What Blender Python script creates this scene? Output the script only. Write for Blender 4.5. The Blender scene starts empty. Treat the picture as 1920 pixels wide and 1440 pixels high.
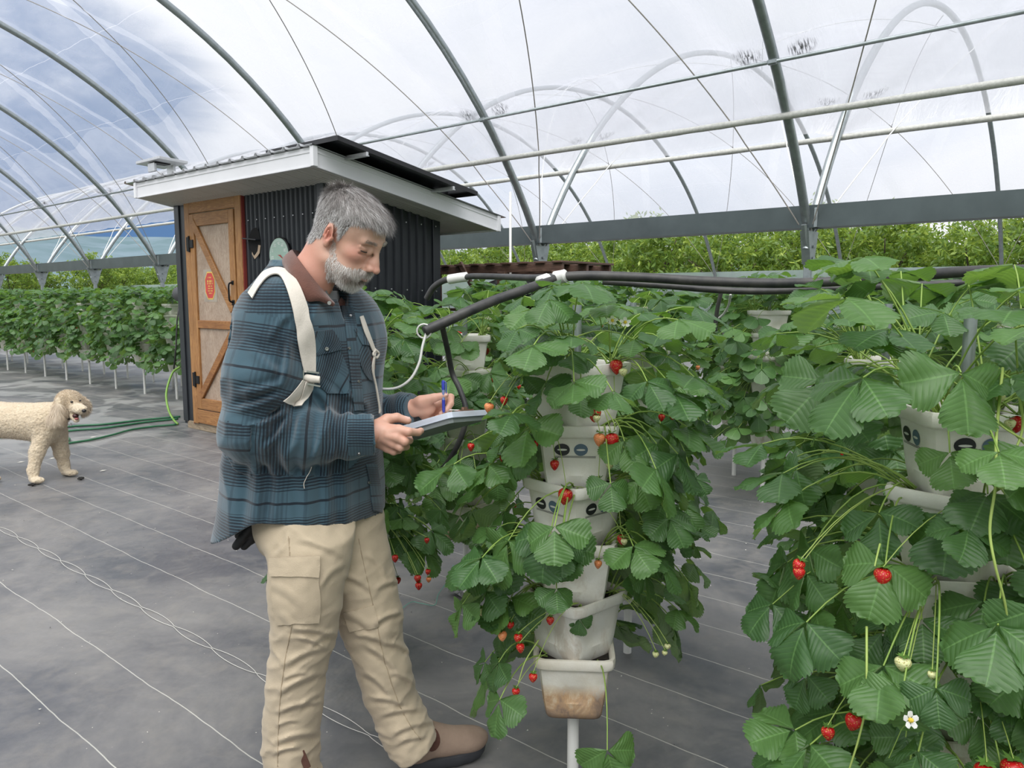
import bpy, math, random
import numpy as np
from mathutils import Vector, Matrix
rng = np.random.default_rng(7)
random.seed(7)
sc = bpy.context.scene
COL = sc.collection
# ------------------------------------------------------------------ camera, sky, sun, exposure
# the greenhouse runs along +Y (rows, gutter), the bays step along +X; the photographer stands at the origin
FPX, CAMH, PITCH = 1440.0, 1.45, math.radians(6.42)
RT = np.array([.642, -.767, 0.0]); FW = np.array([.767, .642, 0.0]); UPV = np.array([0, 0, 1.0])
cd = bpy.data.cameras.new('camera'); cam = bpy.data.objects.new('camera', cd); COL.objects.link(cam)
cd.sensor_width = 36; cd.lens = 36 * FPX / 1920; cd.clip_start = .05; cd.clip_end = 4000
cam.location = (0, 0, CAMH)
cam.rotation_euler = (math.pi / 2 - PITCH, 0, math.atan2(FW[1], FW[0]) - math.pi / 2)
sc.camera = cam
sc.view_settings.view_transform = 'Standard'; sc.view_settings.look = 'None'
sc.view_settings.gamma = 1; sc.view_settings.use_curve_mapping = False
sc.view_settings.exposure = 0.27
sc.cycles.transparent_max_bounces = 24
sc.cycles.max_bounces = 7; sc.cycles.diffuse_bounces = 3; sc.cycles.transmission_bounces = 4
sc.cycles.caustics_reflective = False; sc.cycles.caustics_refractive = False
sc.cycles.use_denoising = True

def ray(px, py):
    X = (px - 960) / FPX; Y = (py - 720) / FPX
    return X * RT + (math.cos(PITCH) - Y * math.sin(PITCH)) * FW + (-math.sin(PITCH) - Y * math.cos(PITCH)) * UPV
def P(px, py, zc):
    """the point of the place that the photograph shows at a pixel, zc metres into the view"""
    return ray(px, py) * zc + np.array([0, 0, CAMH])
def onfloor(px, py):
    d = ray(px, py); return d * (-CAMH / d[2]) + np.array([0, 0, CAMH])
def onx(px, py, x):
    d = ray(px, py); return d * (x / d[0]) + np.array([0, 0, CAMH])
def ony(px, py, y):
    d = ray(px, py); return d * (y / d[1]) + np.array([0, 0, CAMH])

# ------------------------------------------------------------------ node helpers
class NT:
    def __init__(s, tree): s.t = tree
    def n(s, typ, **kw):
        nd = s.t.nodes.new(typ)
        for k, v in kw.items():
            if k.startswith('i_'):
                key = k[2:]; key = int(key) if key.isdigit() else key.replace('_', ' ')
                s.put(nd.inputs[key], v)
            else: setattr(nd, k, v)
        return nd
    def put(s, sock, v):
        if hasattr(v, 'is_output'): s.t.links.new(v, sock)
        elif isinstance(v, bpy.types.Node): s.t.links.new(v.outputs[0], sock)
        else:
            if isinstance(v, (tuple, list)) and len(v) == 3 and sock.type == 'RGBA': v = (*v, 1)
            sock.default_value = v
    def m(s, op, a, b=0.0, c=0.0, clamp=False):
        nd = s.t.nodes.new('ShaderNodeMath'); nd.operation = op; nd.use_clamp = clamp
        for i, v in enumerate((a, b, c)): s.put(nd.inputs[i], v)
        return nd.outputs[0]
    def mix(s, f, a, b, typ='MIX'):
        nd = s.t.nodes.new('ShaderNodeMix'); nd.data_type = 'RGBA'; nd.blend_type = typ
        s.put(nd.inputs[0], f); s.put(nd.inputs[6], a); s.put(nd.inputs[7], b)
        return nd.outputs[2]
    def noise(s, vec, scale, detail=4, rough=.55, dist=0.0):
        return s.n('ShaderNodeTexNoise', i_Vector=vec, i_Scale=scale, i_Detail=detail, i_Roughness=rough, i_Distortion=dist).outputs[0]
    def ramp(s, f, stops, interp='LINEAR'):
        nd = s.t.nodes.new('ShaderNodeValToRGB'); s.put(nd.inputs[0], f); cr = nd.color_ramp; cr.interpolation = interp
        while len(cr.elements) < len(stops): cr.elements.new(.5)
        for e, (p, c) in zip(cr.elements, stops):
            e.position = p; e.color = (*c, 1) if isinstance(c, tuple) else (c, c, c, 1)
        return nd.outputs[0]
    def map(s, vec, scale=(1, 1, 1), loc=(0, 0, 0), rot=(0, 0, 0)):
        return s.n('ShaderNodeMapping', i_Vector=vec, i_Scale=scale, i_Location=loc, i_Rotation=rot).outputs[0]
    def coord(s, kind='Object'):
        return s.n('ShaderNodeTexCoord').outputs[kind]
    def bump(s, h, strength=.3, dist=.01, normal=None):
        nd = s.n('ShaderNodeBump', i_Height=h, i_Strength=strength, i_Distance=dist)
        if normal is not None: s.put(nd.inputs['Normal'], normal)
        return nd.outputs[0]

def newmat(name):
    m = bpy.data.materials.new(name); m.use_nodes = True
    t = m.node_tree; t.nodes.clear()
    k = NT(t); out = k.n('ShaderNodeOutputMaterial')
    return m, k, out
def simple(name, col, rough=.6, metal=0.0, var=.12, vscale=8, bump=0.0, bscale=60, col2=None, spec=.5, sheen=0, sss=0, trans=0, coat=0, kind='Object'):
    m, k, out = newmat(name)
    co = k.coord(kind)
    n = k.noise(co, vscale, 5)
    f = k.ramp(n, [(.3, 0.0), (.7, 1.0)])
    c2 = col2 if col2 else tuple(max(0, c * (1 - var * 2)) for c in col)
    c = k.mix(f, col, c2)
    b = k.n('ShaderNodeBsdfPrincipled', i_Base_Color=c, i_Roughness=rough, i_Metallic=metal)
    b.inputs['Specular IOR Level'].default_value = spec
    if sheen: b.inputs['Sheen Weight'].default_value = sheen
    if coat: b.inputs['Coat Weight'].default_value = coat
    if sss:
        b.inputs['Subsurface Weight'].default_value = sss; b.inputs['Subsurface Radius'].default_value = (.012, .004, .002); b.inputs['Subsurface Scale'].default_value = 1.0
    if bump:
        k.put(b.inputs['Normal'], k.bump(k.noise(co, bscale, 5), bump, .004))
    sh = b.outputs[0]
    if trans:
        tr = k.n('ShaderNodeBsdfTranslucent', i_Color=c)
        sh = k.n('ShaderNodeMixShader', i_0=trans, i_1=sh, i_2=tr.outputs[0]).outputs[0]
    k.put(out.inputs[0], sh)
    return m

# ------------------------------------------------------------------ mesh helpers
class MB:
    """collects vertices and faces (with material slots) of ONE mesh"""
    def __init__(s): s.v = []; s.f = []; s.mi = []; s.n = 0; s.uv = []
    def add(s, v, f, mi=0, uv=None):
        v = np.asarray(v, float).reshape(-1, 3); base = s.n
        s.v.append(v); s.n += len(v)
        for q in f: s.f.append(tuple(int(i) + base for i in q)); s.mi.append(mi)
        s.uv.append(np.asarray(uv, float).reshape(-1, 2) if uv is not None else np.zeros((len(v), 2)))
        return s
    def box(s, c, d, rot=None, mi=0, bev=0.0):
        dx, dy, dz = [x / 2 for x in d]
        if bev <= 0:
            v = np.array([(x, y, z) for z in (-dz, dz) for x, y in ((-dx, -dy), (dx, -dy), (dx, dy), (-dx, dy))])
            f = [(3, 2, 1, 0), (4, 5, 6, 7), (0, 1, 5, 4), (1, 2, 6, 5), (2, 3, 7, 6), (3, 0, 4, 7)]
        else:
            b = min(bev, dx * .9, dy * .9, dz * .9); v = []; f = []
            def ringpts(z, ins):
                a, c_ = dx - ins, dy - ins; r = b
                return [(-a + r, -c_, z), (a - r, -c_, z), (a, -c_ + r, z), (a, c_ - r, z), (a - r, c_, z), (-a + r, c_, z), (-a, c_ - r, z), (-a, -c_ + r, z)]
            for z, i in ((-dz, b), (-dz + b, 0), (dz - b, 0), (dz, b)): v += ringpts(z, i)
            for l in range(3):
                for i in range(8): f.append((l * 8 + i, l * 8 + (i + 1) % 8, l * 8 + 8 + (i + 1) % 8, l * 8 + 8 + i))
            f.append(tuple(range(7, -1, -1))); f.append(tuple(range(24, 32))); v = np.array(v)
        if rot is not None: v = v @ np.array(rot).T
        return s.add(v + np.array(c), f, mi)
    def tube(s, pts, r, seg=8, mi=0, cap=True, closed=False):
        pts = np.asarray(pts, float); n = len(pts); r = np.broadcast_to(np.asarray(r, float), (n,))
        t = np.gradient(pts, axis=0) if not closed else np.roll(pts, -1, 0) - np.roll(pts, 1, 0)
        t /= np.linalg.norm(t, axis=1)[:, None] + 1e-12
        ref = np.array([0, 0, 1.0]) if abs(t[0][2]) < .9 else np.array([1.0, 0, 0])
        u = np.cross(ref, t[0]); u /= np.linalg.norm(u); us = [u]
        for i in range(1, n):
            u = us[-1] - t[i] * (us[-1] @ t[i]); u /= np.linalg.norm(u) + 1e-12; us.append(u)
        us = np.array(us); ws = np.cross(t, us)
        a = np.arange(seg) * 2 * np.pi / seg
        v = (pts[:, None] + r[:, None, None] * (np.cos(a)[None, :, None] * us[:, None] + np.sin(a)[None, :, None] * ws[:, None])).reshape(-1, 3)
        L = np.r_[0, np.cumsum(np.linalg.norm(np.diff(pts, axis=0), axis=1))]
        uv = np.stack([np.tile(np.arange(seg) / seg, n), np.repeat(L, seg)], 1)
        f = []
        for i in range(n if closed else n - 1):
            j = (i + 1) % n
            for k_ in range(seg): f.append((i * seg + k_, i * seg + (k_ + 1) % seg, j * seg + (k_ + 1) % seg, j * seg + k_))
        if cap and not closed: f.append(tuple(range(seg - 1, -1, -1))); f.append(tuple((n - 1) * seg + k_ for k_ in range(seg)))
        return s.add(v, f, mi, uv)
    def grid(s, V, mi=0, uv=None, close_u=False, close_v=False):
        V = np.asarray(V, float); a, b = V.shape[:2]; f = []
        for i in range(a if close_u else a - 1):
            for j in range(b if close_v else b - 1):
                f.append((i * b + j, i * b + (j + 1) % b, ((i + 1) % a) * b + (j + 1) % b, ((i + 1) % a) * b + j))
        return s.add(V.reshape(-1, 3), f, mi, None if uv is None else np.asarray(uv).reshape(-1, 2))
    def loft(s, rings, mi=0, cap0=True, cap1=True):
        R = np.asarray(rings, float); a, b = R.shape[:2]; base = s.n
        s.grid(R, mi, close_v=True)
        if cap0: s.f.append(tuple(base + i for i in range(b - 1, -1, -1))); s.mi.append(mi)
        if cap1: s.f.append(tuple(base + (a - 1) * b + i for i in range(b))); s.mi.append(mi)
        return s
    def build(s, name, mats, parent=None, smooth=False, loc=None, auto=None):
        v = np.concatenate(s.v) if s.v else np.zeros((0, 3)); uv = np.concatenate(s.uv) if s.uv else np.zeros((0, 2))
        return mkobj(name, v, s.f, mats, parent, smooth, loc, uv, s.mi, auto)

def wloc(o):
    p = np.zeros(3)
    while o is not None: p += np.array(o.location); o = o.parent
    return p
def mkobj(name, v, f, mats, parent=None, smooth=False, loc=None, uv=None, mi=None, auto=None):
    """v in world coordinates; the object's origin goes to loc (world) or its parent's origin"""
    me = bpy.data.meshes.new(name)
    base = wloc(parent) if parent is not None else np.zeros(3)
    org = np.array(loc, float) if loc is not None else base
    v = np.asarray(v, float) - org
    isarr = isinstance(f, np.ndarray)
    if isarr:
        nf, k_ = f.shape
        me.vertices.add(len(v)); me.vertices.foreach_set('co', v.astype(np.float32).ravel())
        me.loops.add(nf * k_); me.loops.foreach_set('vertex_index', f.astype(np.int32).ravel())
        me.polygons.add(nf); me.polygons.foreach_set('loop_start', np.arange(0, nf * k_, k_, dtype=np.int32))
        me.update(calc_edges=True)
    else:
        me.from_pydata([tuple(x) for x in v], [], f)
    if not isinstance(mats, (list, tuple)): mats = [mats]
    for m in mats: me.materials.append(m)
    if mi is not None and len(mats) > 1: me.polygons.foreach_set('material_index', np.asarray(mi, np.int32))
    if uv is not None and len(uv) == len(v) and np.any(uv):
        ul = me.uv_layers.new(name='UVMap'); li = np.empty(len(me.loops), np.int32); me.loops.foreach_get('vertex_index', li)
        ul.data.foreach_set('uv', np.asarray(uv, np.float32)[li].ravel())
    if smooth: me.polygons.foreach_set('use_smooth', np.ones(len(me.polygons), bool))
    me.update()
    if smooth and auto: me.set_sharp_from_angle(angle=math.radians(auto))
    o = bpy.data.objects.new(name, me); COL.objects.link(o)
    if parent is not None: o.parent = parent
    o.location = tuple(org - base)
    return o
def thing(name, label, cat, loc=(0, 0, 0), group=None, rotz=0.0):
    o = bpy.data.objects.new(name, None); COL.objects.link(o); o.location = tuple(loc); o.rotation_euler = (0, 0, rotz); o.empty_display_size = .1
    o['label'] = label; o['category'] = cat
    if group: o['group'] = group
    return o
def tag(o, label, cat, group=None):
    o['label'] = label; o['category'] = cat
    if group: o['group'] = group
    return o
def structure(o): o['kind'] = 'structure'; return o
def dup_tree(o, parent=None):
    c = o.copy(); COL.objects.link(c); c.parent = parent
    for ch in list(o.children): dup_tree(ch, c)
    return c
def rz(a): c, s_ = math.cos(a), math.sin(a); return np.array([[c, -s_, 0], [s_, c, 0], [0, 0, 1.0]])
def rx(a): c, s_ = math.cos(a), math.sin(a); return np.array([[1.0, 0, 0], [0, c, -s_], [0, s_, c]])
def ry(a): c, s_ = math.cos(a), math.sin(a); return np.array([[c, 0, s_], [0, 1.0, 0], [-s_, 0, c]])
def bez(p, n=24):
    """smooth curve through points (Catmull-Rom)"""
    p = np.asarray(p, float); q = np.vstack([2 * p[0] - p[1], p, 2 * p[-1] - p[-2]]); out = []
    per = max(2, n // (len(p) - 1))
    for i in range(len(p) - 1):
        a, b, c, d = q[i:i + 4]
        for t in np.linspace(0, 1, per, endpoint=False):
            out.append(.5 * ((2 * b) + (-a + c) * t + (2 * a - 5 * b + 4 * c - d) * t * t + (-a + 3 * b - 3 * c + d) * t ** 3))
    out.append(p[-1]); return np.array(out)
def unit(v): v = np.asarray(v, float); return v / (np.linalg.norm(v) + 1e-12)

# ------------------------------------------------------------------ sky: bright overcast with blue-grey gaps
w = bpy.data.worlds.new('overcast_sky'); sc.world = w; w.use_nodes = True; w.node_tree.nodes.clear()
k = NT(w.node_tree); wo = k.n('ShaderNodeOutputWorld'); gen = k.coord('Generated')
n1 = k.noise(k.map(gen, (1, 1, 2.2)), 3.2, 7, .55, .6)
cloud = k.ramp(n1, [(.34, 0.0), (.56, 1.0)])
def skyblob(px, py, r0, r1):
    d = unit(ray(px, py)); dt = k.n('ShaderNodeVectorMath', operation='DOT_PRODUCT', i_0=gen, i_1=tuple(d)).outputs['Value']
    dt = k.m('ADD', dt, k.m('MULTIPLY', k.m('SUBTRACT', n1, .5), .045))
    return k.n('ShaderNodeMapRange', interpolation_type='SMOOTHSTEP', i_0=dt, i_1=math.cos(math.radians(r1)), i_2=math.cos(math.radians(r0))).outputs[0]
gap = skyblob(120, 285, 4, 10.5)
gap = k.m('MAXIMUM', gap, skyblob(-220, 330, 5, 15))
gap2 = k.m('MAXIMUM', skyblob(900, 410, 1, 8), k.m('MULTIPLY', skyblob(1350, 350, 2, 12), .4))
cl = k.mix(cloud, (.74, .78, .86), (.93, .945, .98))
cl = k.mix(k.m('MULTIPLY', gap, .97), cl, (.085, .195, .40))
cl = k.mix(k.m('MULTIPLY', gap2, .6), cl, (.42, .52, .68))
bg = k.n('ShaderNodeBackground', i_Color=cl, i_Strength=.90)
k.put(wo.inputs[0], bg.outputs[0])
sd = bpy.data.lights.new('sun', 'SUN'); sd.energy = 4.6; sd.angle = math.radians(60); sd.color = (1, .98, .95)
so = bpy.data.objects.new('sun', sd); COL.objects.link(so)
so.rotation_euler = Vector(tuple(FW * .55 + RT * .12 - UPV)).to_track_quat('-Z', 'Y').to_euler()      # high, from behind the photographer
# ------------------------------------------------------------------ materials of the place
GALV = simple('galvanised_steel', (.36, .40, .41), .42, .75, .12, 14, .05, 90)
GALVD = simple('gutter_steel', (.105, .13, .135), .42, .45, .12, 3, .03, 40)
PVC = simple('white_pvc', (.72, .72, .68), .45, 0, .06, 9)
WRAP = simple('film_wrapped_pipe', (.62, .62, .58), .4, 0, .12, 30, .8, 50)
STRAP = simple('rope_fibre', (.42, .39, .36), .8, 0, .1, 30)
STRAPW = simple('white_strap', (.8, .8, .78), .6, 0, .05, 30)
BLK = simple('black_poly_pipe', (.018, .019, .021), .5, 0, .3, 18, .1, 60, col2=(.06, .058, .052))
SOIL = simple('dark_potting_mix', (.03, .022, .016), .95, 0, .4, 60, .8, 120)

def film_mat(name, op=.30, col=(.78, .79, .85), bays=True):
    m, k, out = newmat(name)
    uv = k.coord('UV'); sep = k.n('ShaderNodeSeparateXYZ', i_0=uv); s_, v_ = sep.outputs[0], sep.outputs[1]
    n = k.noise(k.map(uv, (1.2, .5, 1)), 1.6, 5, .6, .8)
    fine = k.noise(k.map(uv, (1, 5, 1)), 3.0, 4, .6)
    o = k.m('ADD', op, k.m('MULTIPLY', k.m('SUBTRACT', n, .5), .26))
    # folds gathered beside the ropes: whitish strips with frills
    if bays:
        q = k.m('DIVIDE', k.m('SUBTRACT', v_, 2.87), 3.58)
        for sg in (1, -1):
            t = k.m('ADD', q, k.m('MULTIPLY', s_, sg * .115))
            fr = k.m('ABSOLUTE', k.m('SUBTRACT', k.m('FRACT', k.m('ADD', t, .5 + .035 * sg)), .5))
            band = k.m('LESS_THAN', fr, k.m('ADD', .028, k.m('MULTIPLY', fine, .012)))
            o = k.m('ADD', o, k.m('MULTIPLY', band, k.m('ADD', .07, k.m('MULTIPLY', fine, .12))))
        fr = k.m('ABSOLUTE', k.m('SUBTRACT', k.m('FRACT', k.m('ADD', q, .5)), .5))
        hoopb = k.m('LESS_THAN', fr, k.m('ADD', .02, k.m('MULTIPLY', k.noise(k.map(uv, (1, 26, 1)), 3, 3), .05)))
        o = k.m('ADD', o, k.m('MULTIPLY', hoopb, .06))
        # welded seams running along the house
        seam = k.m('LESS_THAN', k.m('ABSOLUTE', k.m('SUBTRACT', k.m('FRACT', k.m('DIVIDE', k.m('ADD', s_, k.m('MULTIPLY', k.noise(k.map(uv, (.1, .35, 1)), 1, 2), .25)), 1.35)), .5)), .004)
        o = k.m('ADD', o, k.m('MULTIPLY', seam, .22))
        # the second sheet lapped over the lower metre
        lap = k.m('ADD', 1.75, k.m('MULTIPLY', k.m('SINE', k.m('MULTIPLY', v_, 1.755)), .14))
        o = k.m('ADD', o, k.m('MULTIPLY', k.m('LESS_THAN', s_, lap), k.m('ADD', .10, k.m('MULTIPLY', k.m('LESS_THAN', s_, 0.9), .04))))
    spot = 0.0
    if bays:
        for sg in (1, -1):
            t = k.m('ADD', q, k.m('MULTIPLY', s_, sg * .115)); fr = k.m('ABSOLUTE', k.m('SUBTRACT', k.m('FRACT', k.m('ADD', t, .5)), .5))
            dd = k.m('ADD', k.m('POWER', k.m('DIVIDE', fr, .045), 2), k.m('POWER', k.m('DIVIDE', k.m('SUBTRACT', s_, .62), .10), 2))
            spot = k.m('MAXIMUM', spot, k.m('MULTIPLY', k.m('SUBTRACT', 1, dd, clamp=True), k.ramp(k.noise(k.map(uv, (6, 26, 1)), 2.5, 4), [(.42, 0.0), (.6, 1.0)])))
        o = k.m('ADD', o, k.m('MULTIPLY', spot, .75))
    o = k.m('MAXIMUM', k.m('MINIMUM', o, .97), .04)
    tr = k.n('ShaderNodeBsdfTransparent', i_Color=(.97, .975, .985))
    cc = k.mix(spot, col, (.03, .03, .03)) if bays else col
    df = k.n('ShaderNodeBsdfTranslucent', i_Color=cc)
    d2 = k.n('ShaderNodeBsdfDiffuse', i_Color=cc)
    gl = k.n('ShaderNodeBsdfGlossy', i_Color=(1, 1, 1), i_Roughness=.25)
    wr = k.noise(k.map(uv, (.7, 3.5, 1)), 2.2, 5, .65, 1.2)
    bp = k.bump(wr, .22, .05)
    for nd in (df, d2, gl): k.put(nd.inputs['Normal'], bp)
    a = k.n('ShaderNodeMixShader', i_0=.25, i_1=df.outputs[0], i_2=d2.outputs[0])
    b = k.n('ShaderNodeMixShader', i_0=o, i_1=tr.outputs[0], i_2=a.outputs[0])
    c = k.n('ShaderNodeMixShader', i_0=.05, i_1=b.outputs[0], i_2=gl.outputs[0])
    k.put(out.inputs[0], c.outputs[0]); return m
FILM = film_mat('greenhouse_film')
FILM2 = film_mat('side_curtain_film', .72, (.72, .84, .93), False)

# ------------------------------------------------------------------ ground cloth
m, k, out = newmat('woven_ground_cloth'); co = k.coord('Object'); sep = k.n('ShaderNodeSeparateXYZ', i_0=co)
X_, Y_ = sep.outputs[0], sep.outputs[1]
dust = k.ramp(k.noise(k.map(co, (1, .8, 1)), 1.1, 8, .68, .6), [(.38, 0.0), (.66, 1.0)])
dust2 = k.ramp(k.noise(co, 7, 7, .7, .4), [(.48, 0.0), (.72, 1.0)])
speck = k.ramp(k.n('ShaderNodeTexVoronoi', i_Vector=co, i_Scale=22).outputs[0], [(.035, 1.0), (.06, 0.0)])
base = k.mix(dust, (.082, .086, .097), (.215, .208, .200))
base = k.mix(k.m('MULTIPLY', dust2, .45), base, (.25, .232, .205))
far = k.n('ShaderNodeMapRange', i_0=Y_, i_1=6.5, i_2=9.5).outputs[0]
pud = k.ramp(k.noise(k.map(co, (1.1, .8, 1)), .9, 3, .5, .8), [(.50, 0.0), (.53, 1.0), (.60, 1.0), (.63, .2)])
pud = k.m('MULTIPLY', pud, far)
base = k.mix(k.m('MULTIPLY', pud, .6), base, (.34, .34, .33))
wob = k.m('MULTIPLY', k.m('SUBTRACT', k.noise(k.map(co, (0, 1, 0)), 2.2, 3), .5), .035)
xx = k.m('DIVIDE', k.m('ADD', k.m('SUBTRACT', X_, .925), wob), .308)
ln = k.m('ABSOLUTE', k.m('SUBTRACT', k.m('FRACT', k.m('ADD', xx, .5)), .5))
line = k.m('LESS_THAN', ln, .0066)
hole = k.m('LESS_THAN', k.m('ABSOLUTE', k.m('SUBTRACT', X_, 1.54)), .12)
line = k.m('MULTIPLY', line, k.m('SUBTRACT', 1, hole))
line = k.m('MULTIPLY', line, k.m('ADD', .45, k.m('MULTIPLY', k.noise(co, 3, 4), .8)), clamp=True)
base = k.mix(k.m('MULTIPLY', line, .85), base, (.55, .54, .48))
base = k.mix(k.m('MULTIPLY', speck, k.m('GREATER_THAN', k.noise(co, 2.1, 2), .56)), base, (.6, .57, .5))
wet = k.ramp(k.noise(k.map(co, (1, 1, 1), (5, 2, 0)), .55, 4), [(.42, 0.0), (.62, 1.0)])
ro = k.m('ADD', .36, k.m('MULTIPLY', k.m('MAXIMUM', dust, dust2), .25)); ro = k.m('SUBTRACT', ro, k.m('MULTIPLY', wet, .08))
weave = k.n('ShaderNodeTexWave', i_Vector=co, i_Scale=170, wave_type='BANDS').outputs[1]
und = k.noise(co, 2.5, 4, .6, .5)
h = k.m('ADD', k.m('MULTIPLY', weave, .015), k.m('ADD', und, k.m('MULTIPLY', k.noise(co, 30, 3), .04)))
b = k.n('ShaderNodeBsdfPrincipled', i_Base_Color=base, i_Roughness=ro, i_Normal=k.bump(h, .5, .03))
b.inputs['Specular IOR Level'].default_value = .5
k.put(out.inputs[0], b.outputs[0]); CLOTH = m
xs = np.linspace(-5, 21.5, 90); ys = np.linspace(-6, 52, 180)
XX, YY = np.meshgrid(xs, ys, indexing='ij')
ZZ = .006 * np.sin(XX * 2.1 + YY * .7) * np.sin(YY * 1.3 + XX * .4) - .006
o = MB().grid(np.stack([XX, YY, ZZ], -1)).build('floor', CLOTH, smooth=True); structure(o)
GRASS = simple('orchard_grass', (.10, .17, .035), .9, 0, .4, 2, .6, 20, col2=(.05, .10, .02))
s0 = MB(); gx = np.linspace(-320, 400, 40); gy = np.linspace(-40, 700, 40)
A_, B_ = np.meshgrid(gx, gy, indexing='ij'); s0.grid(np.stack([A_, B_, -.06 + 0 * A_], -1))
o = s0.build('ground', GRASS); structure(o)

# ------------------------------------------------------------------ houses: hoops, gutters, purlins, ropes, film
RAD, CZ, C1, GUT = 7.36, -1.40, 1.81, 8.3
C2 = 2 * GUT - C1; FAR = C2 + (GUT - C1)
def arcpt(cx, th, y, dr=0.0): return np.array([cx + (RAD + dr) * math.cos(th), y, CZ + (RAD + dr) * math.sin(th)])
TH0 = math.acos((GUT - C1) / RAD)      # where an arch meets its gutter
HOOPS = [2.87 + 3.58 * i for i in range(-2, 10)]
def hoop_mesh(cx, y, t0, t1):
    mb = MB(); n = 44; rings = []
    for th in np.linspace(t0, t1, n):
        c, s_ = math.cos(th), math.sin(th); r = []
        for a in np.linspace(0, 2 * math.pi, 12, endpoint=False):      # oval tube with a flat inner face
            dy = .046 * math.cos(a); dr = .052 * max(-.75, math.sin(a))
            r.append((cx + (RAD + dr) * c, y + dy, CZ + (RAD + dr) * s_))
        rings.append(r)
    return mb.loft(rings)
names = ['first', 'second', 'third', 'fourth', 'fifth', 'sixth', 'seventh', 'eighth', 'ninth', 'tenth', 'eleventh', 'twelfth']
for i, y in enumerate(HOOPS):
    if y < 2: where = 'beside the camera out at right, ' + ('nearer' if i else 'farther')
    else:
        where = ['', '', 'rightmost complete one, near the nearest tower', 'just right of the shed', 'foot hidden behind the shed\'s solar panel', 'meeting the shed roof edge beside the bracket',
                 'first left of the shed', 'second left of the shed', 'third left of the shed', 'fourth left of the shed', 'fifth left of the shed', 'sixth left of the shed'][i]
    o = hoop_mesh(C1, y, TH0 - .02, math.pi - TH0).build('roof_hoop', GALV, smooth=True, auto=40, loc=(GUT, y, 0))
    tag(o, f'steel roof hoop overhead, {where}', 'hoop', 'hoops of the near house')
    o = hoop_mesh(C2, y, TH0, math.pi - TH0 + .02).build('roof_hoop', GALV, smooth=True, auto=40, loc=(GUT, y, 0))
    tag(o, f'hoop beyond the gutter, {where}', 'hoop', 'hoops of the house beyond the gutter')
for i, y in enumerate(HOOPS[1:], 1):
    p = thing('gutter_post', f'steel post with gusset under the gutter, {"right of centre" if i == 2 else "behind the middle tower" if i == 3 else "near the camera side" if i == 1 else "hidden behind the shed" if i in (4, 5) else names[i - 6] + " one left of the shed"}', 'post', (GUT, y, 0), 'posts under the gutter')
    MB().box((GUT, y, 1.03), (.07, .07, 2.06), bev=.006).build('post_tube', GALV, p)
    g = MB()
    for sg in (-1, 1):
        g.tube([(GUT, y, 1.86), (GUT + sg * .10, y, 2.02), (GUT + sg * .17, y, 2.20)], [.022, .026, .03], 6)
    pr = [(GUT - .05, y - .045, 1.80), (GUT + .05, y - .045, 1.80), (GUT + .15, y - .045, 2.14), (GUT - .15, y - .045, 2.14)]
    pr2 = [(a, y + .045, c) for a, _, c in pr]
    g.add(pr + pr2, [(0, 1, 2, 3), (7, 6, 5, 4), (0, 4, 5, 1), (1, 5, 6, 2), (2, 6, 7, 3), (3, 7, 4, 0)])
    for dz in (1.86, 1.98): g.box((GUT, y - .06, dz), (.03, .02, .03), bev=.003)
    g.build('gusset_bracket', GALV, p)
YS = np.array([-6.0, 34.0])
def beam(x, label, zt=2.40, zb=2.17):
    t = thing('roof_gutter', label, 'gutter', (x, 0, 0))
    pr = [(-.12, zt), (-.105, zt), (-.105, zt - .02), (-.10, zb + .01), (.10, zb + .01), (.105, zt - .02), (.105, zt), (.12, zt), (.115, zb), (-.115, zb)]
    y0, y1 = YS
    v = [(x + a, y0, z) for a, z in pr] + [(x + a, y1, z) for a, z in pr]; n = len(pr)
    f = [(i, (i + 1) % n, n + (i + 1) % n, n + i) for i in range(n)]
    MB().add(v, f).build('gutter_channel', GALVD, t)
    for i, y in enumerate(HOOPS):
        if 2 < y < 26: MB().box((x - .0, y - .10, 2.27), (.25, .035, .20), bev=.004).build('splice_plate', GALV, t)
    return t
beam(GUT, 'long dark grey steel gutter beam running across the picture behind the shed')

def purlin(cx, th, r, mat, label, inner=.05, wrapped=False, name='purlin_pipe'):
    t = thing(name, label, 'pipe', tuple(arcpt(cx, th, 0)))
    n = 400 if wrapped else 2
    yy = np.linspace(YS[0], YS[1], n); p0 = arcpt(cx, th, 0, -inner)
    pts = np.stack([np.full(n, p0[0]), yy, np.full(n, p0[2])], 1)
    rr = r
    if wrapped: rr = r * (1 + .16 * np.abs(np.sin(yy * 2.3 + 2 * np.sin(yy * 1.7))) * (rng.random(n) * .6 + .6))
    MB().tube(pts, rr, 10).build('pipe_run', mat, t, smooth=True)
    for y in HOOPS:
        if 2 < y < 26: MB().box((p0[0], y, p0[2]), (.05, .09, .05), bev=.01).build('clamp', GALV, t)
    return t
thp = lambda z, : math.asin((z - CZ) / RAD)
purlin(C1, thp(3.63), .017, GALV, 'bare steel purlin pipe, topmost of the three long pipes under the roof film')
purlin(C1, thp(3.21), .030, WRAP, 'thicker pipe wrapped in white film, middle of the three long pipes', wrapped=True, name='film_roller_pipe')
purlin(C2, math.pi - thp(3.26), .030, WRAP, 'white film wrapped pipe just above the gutter, lowest of the three long pipes', wrapped=True, name='film_roller_pipe')
purlin(C2, thp(3.3), .022, GALV, 'far purlin pipe on the outer side of the next house')

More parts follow.
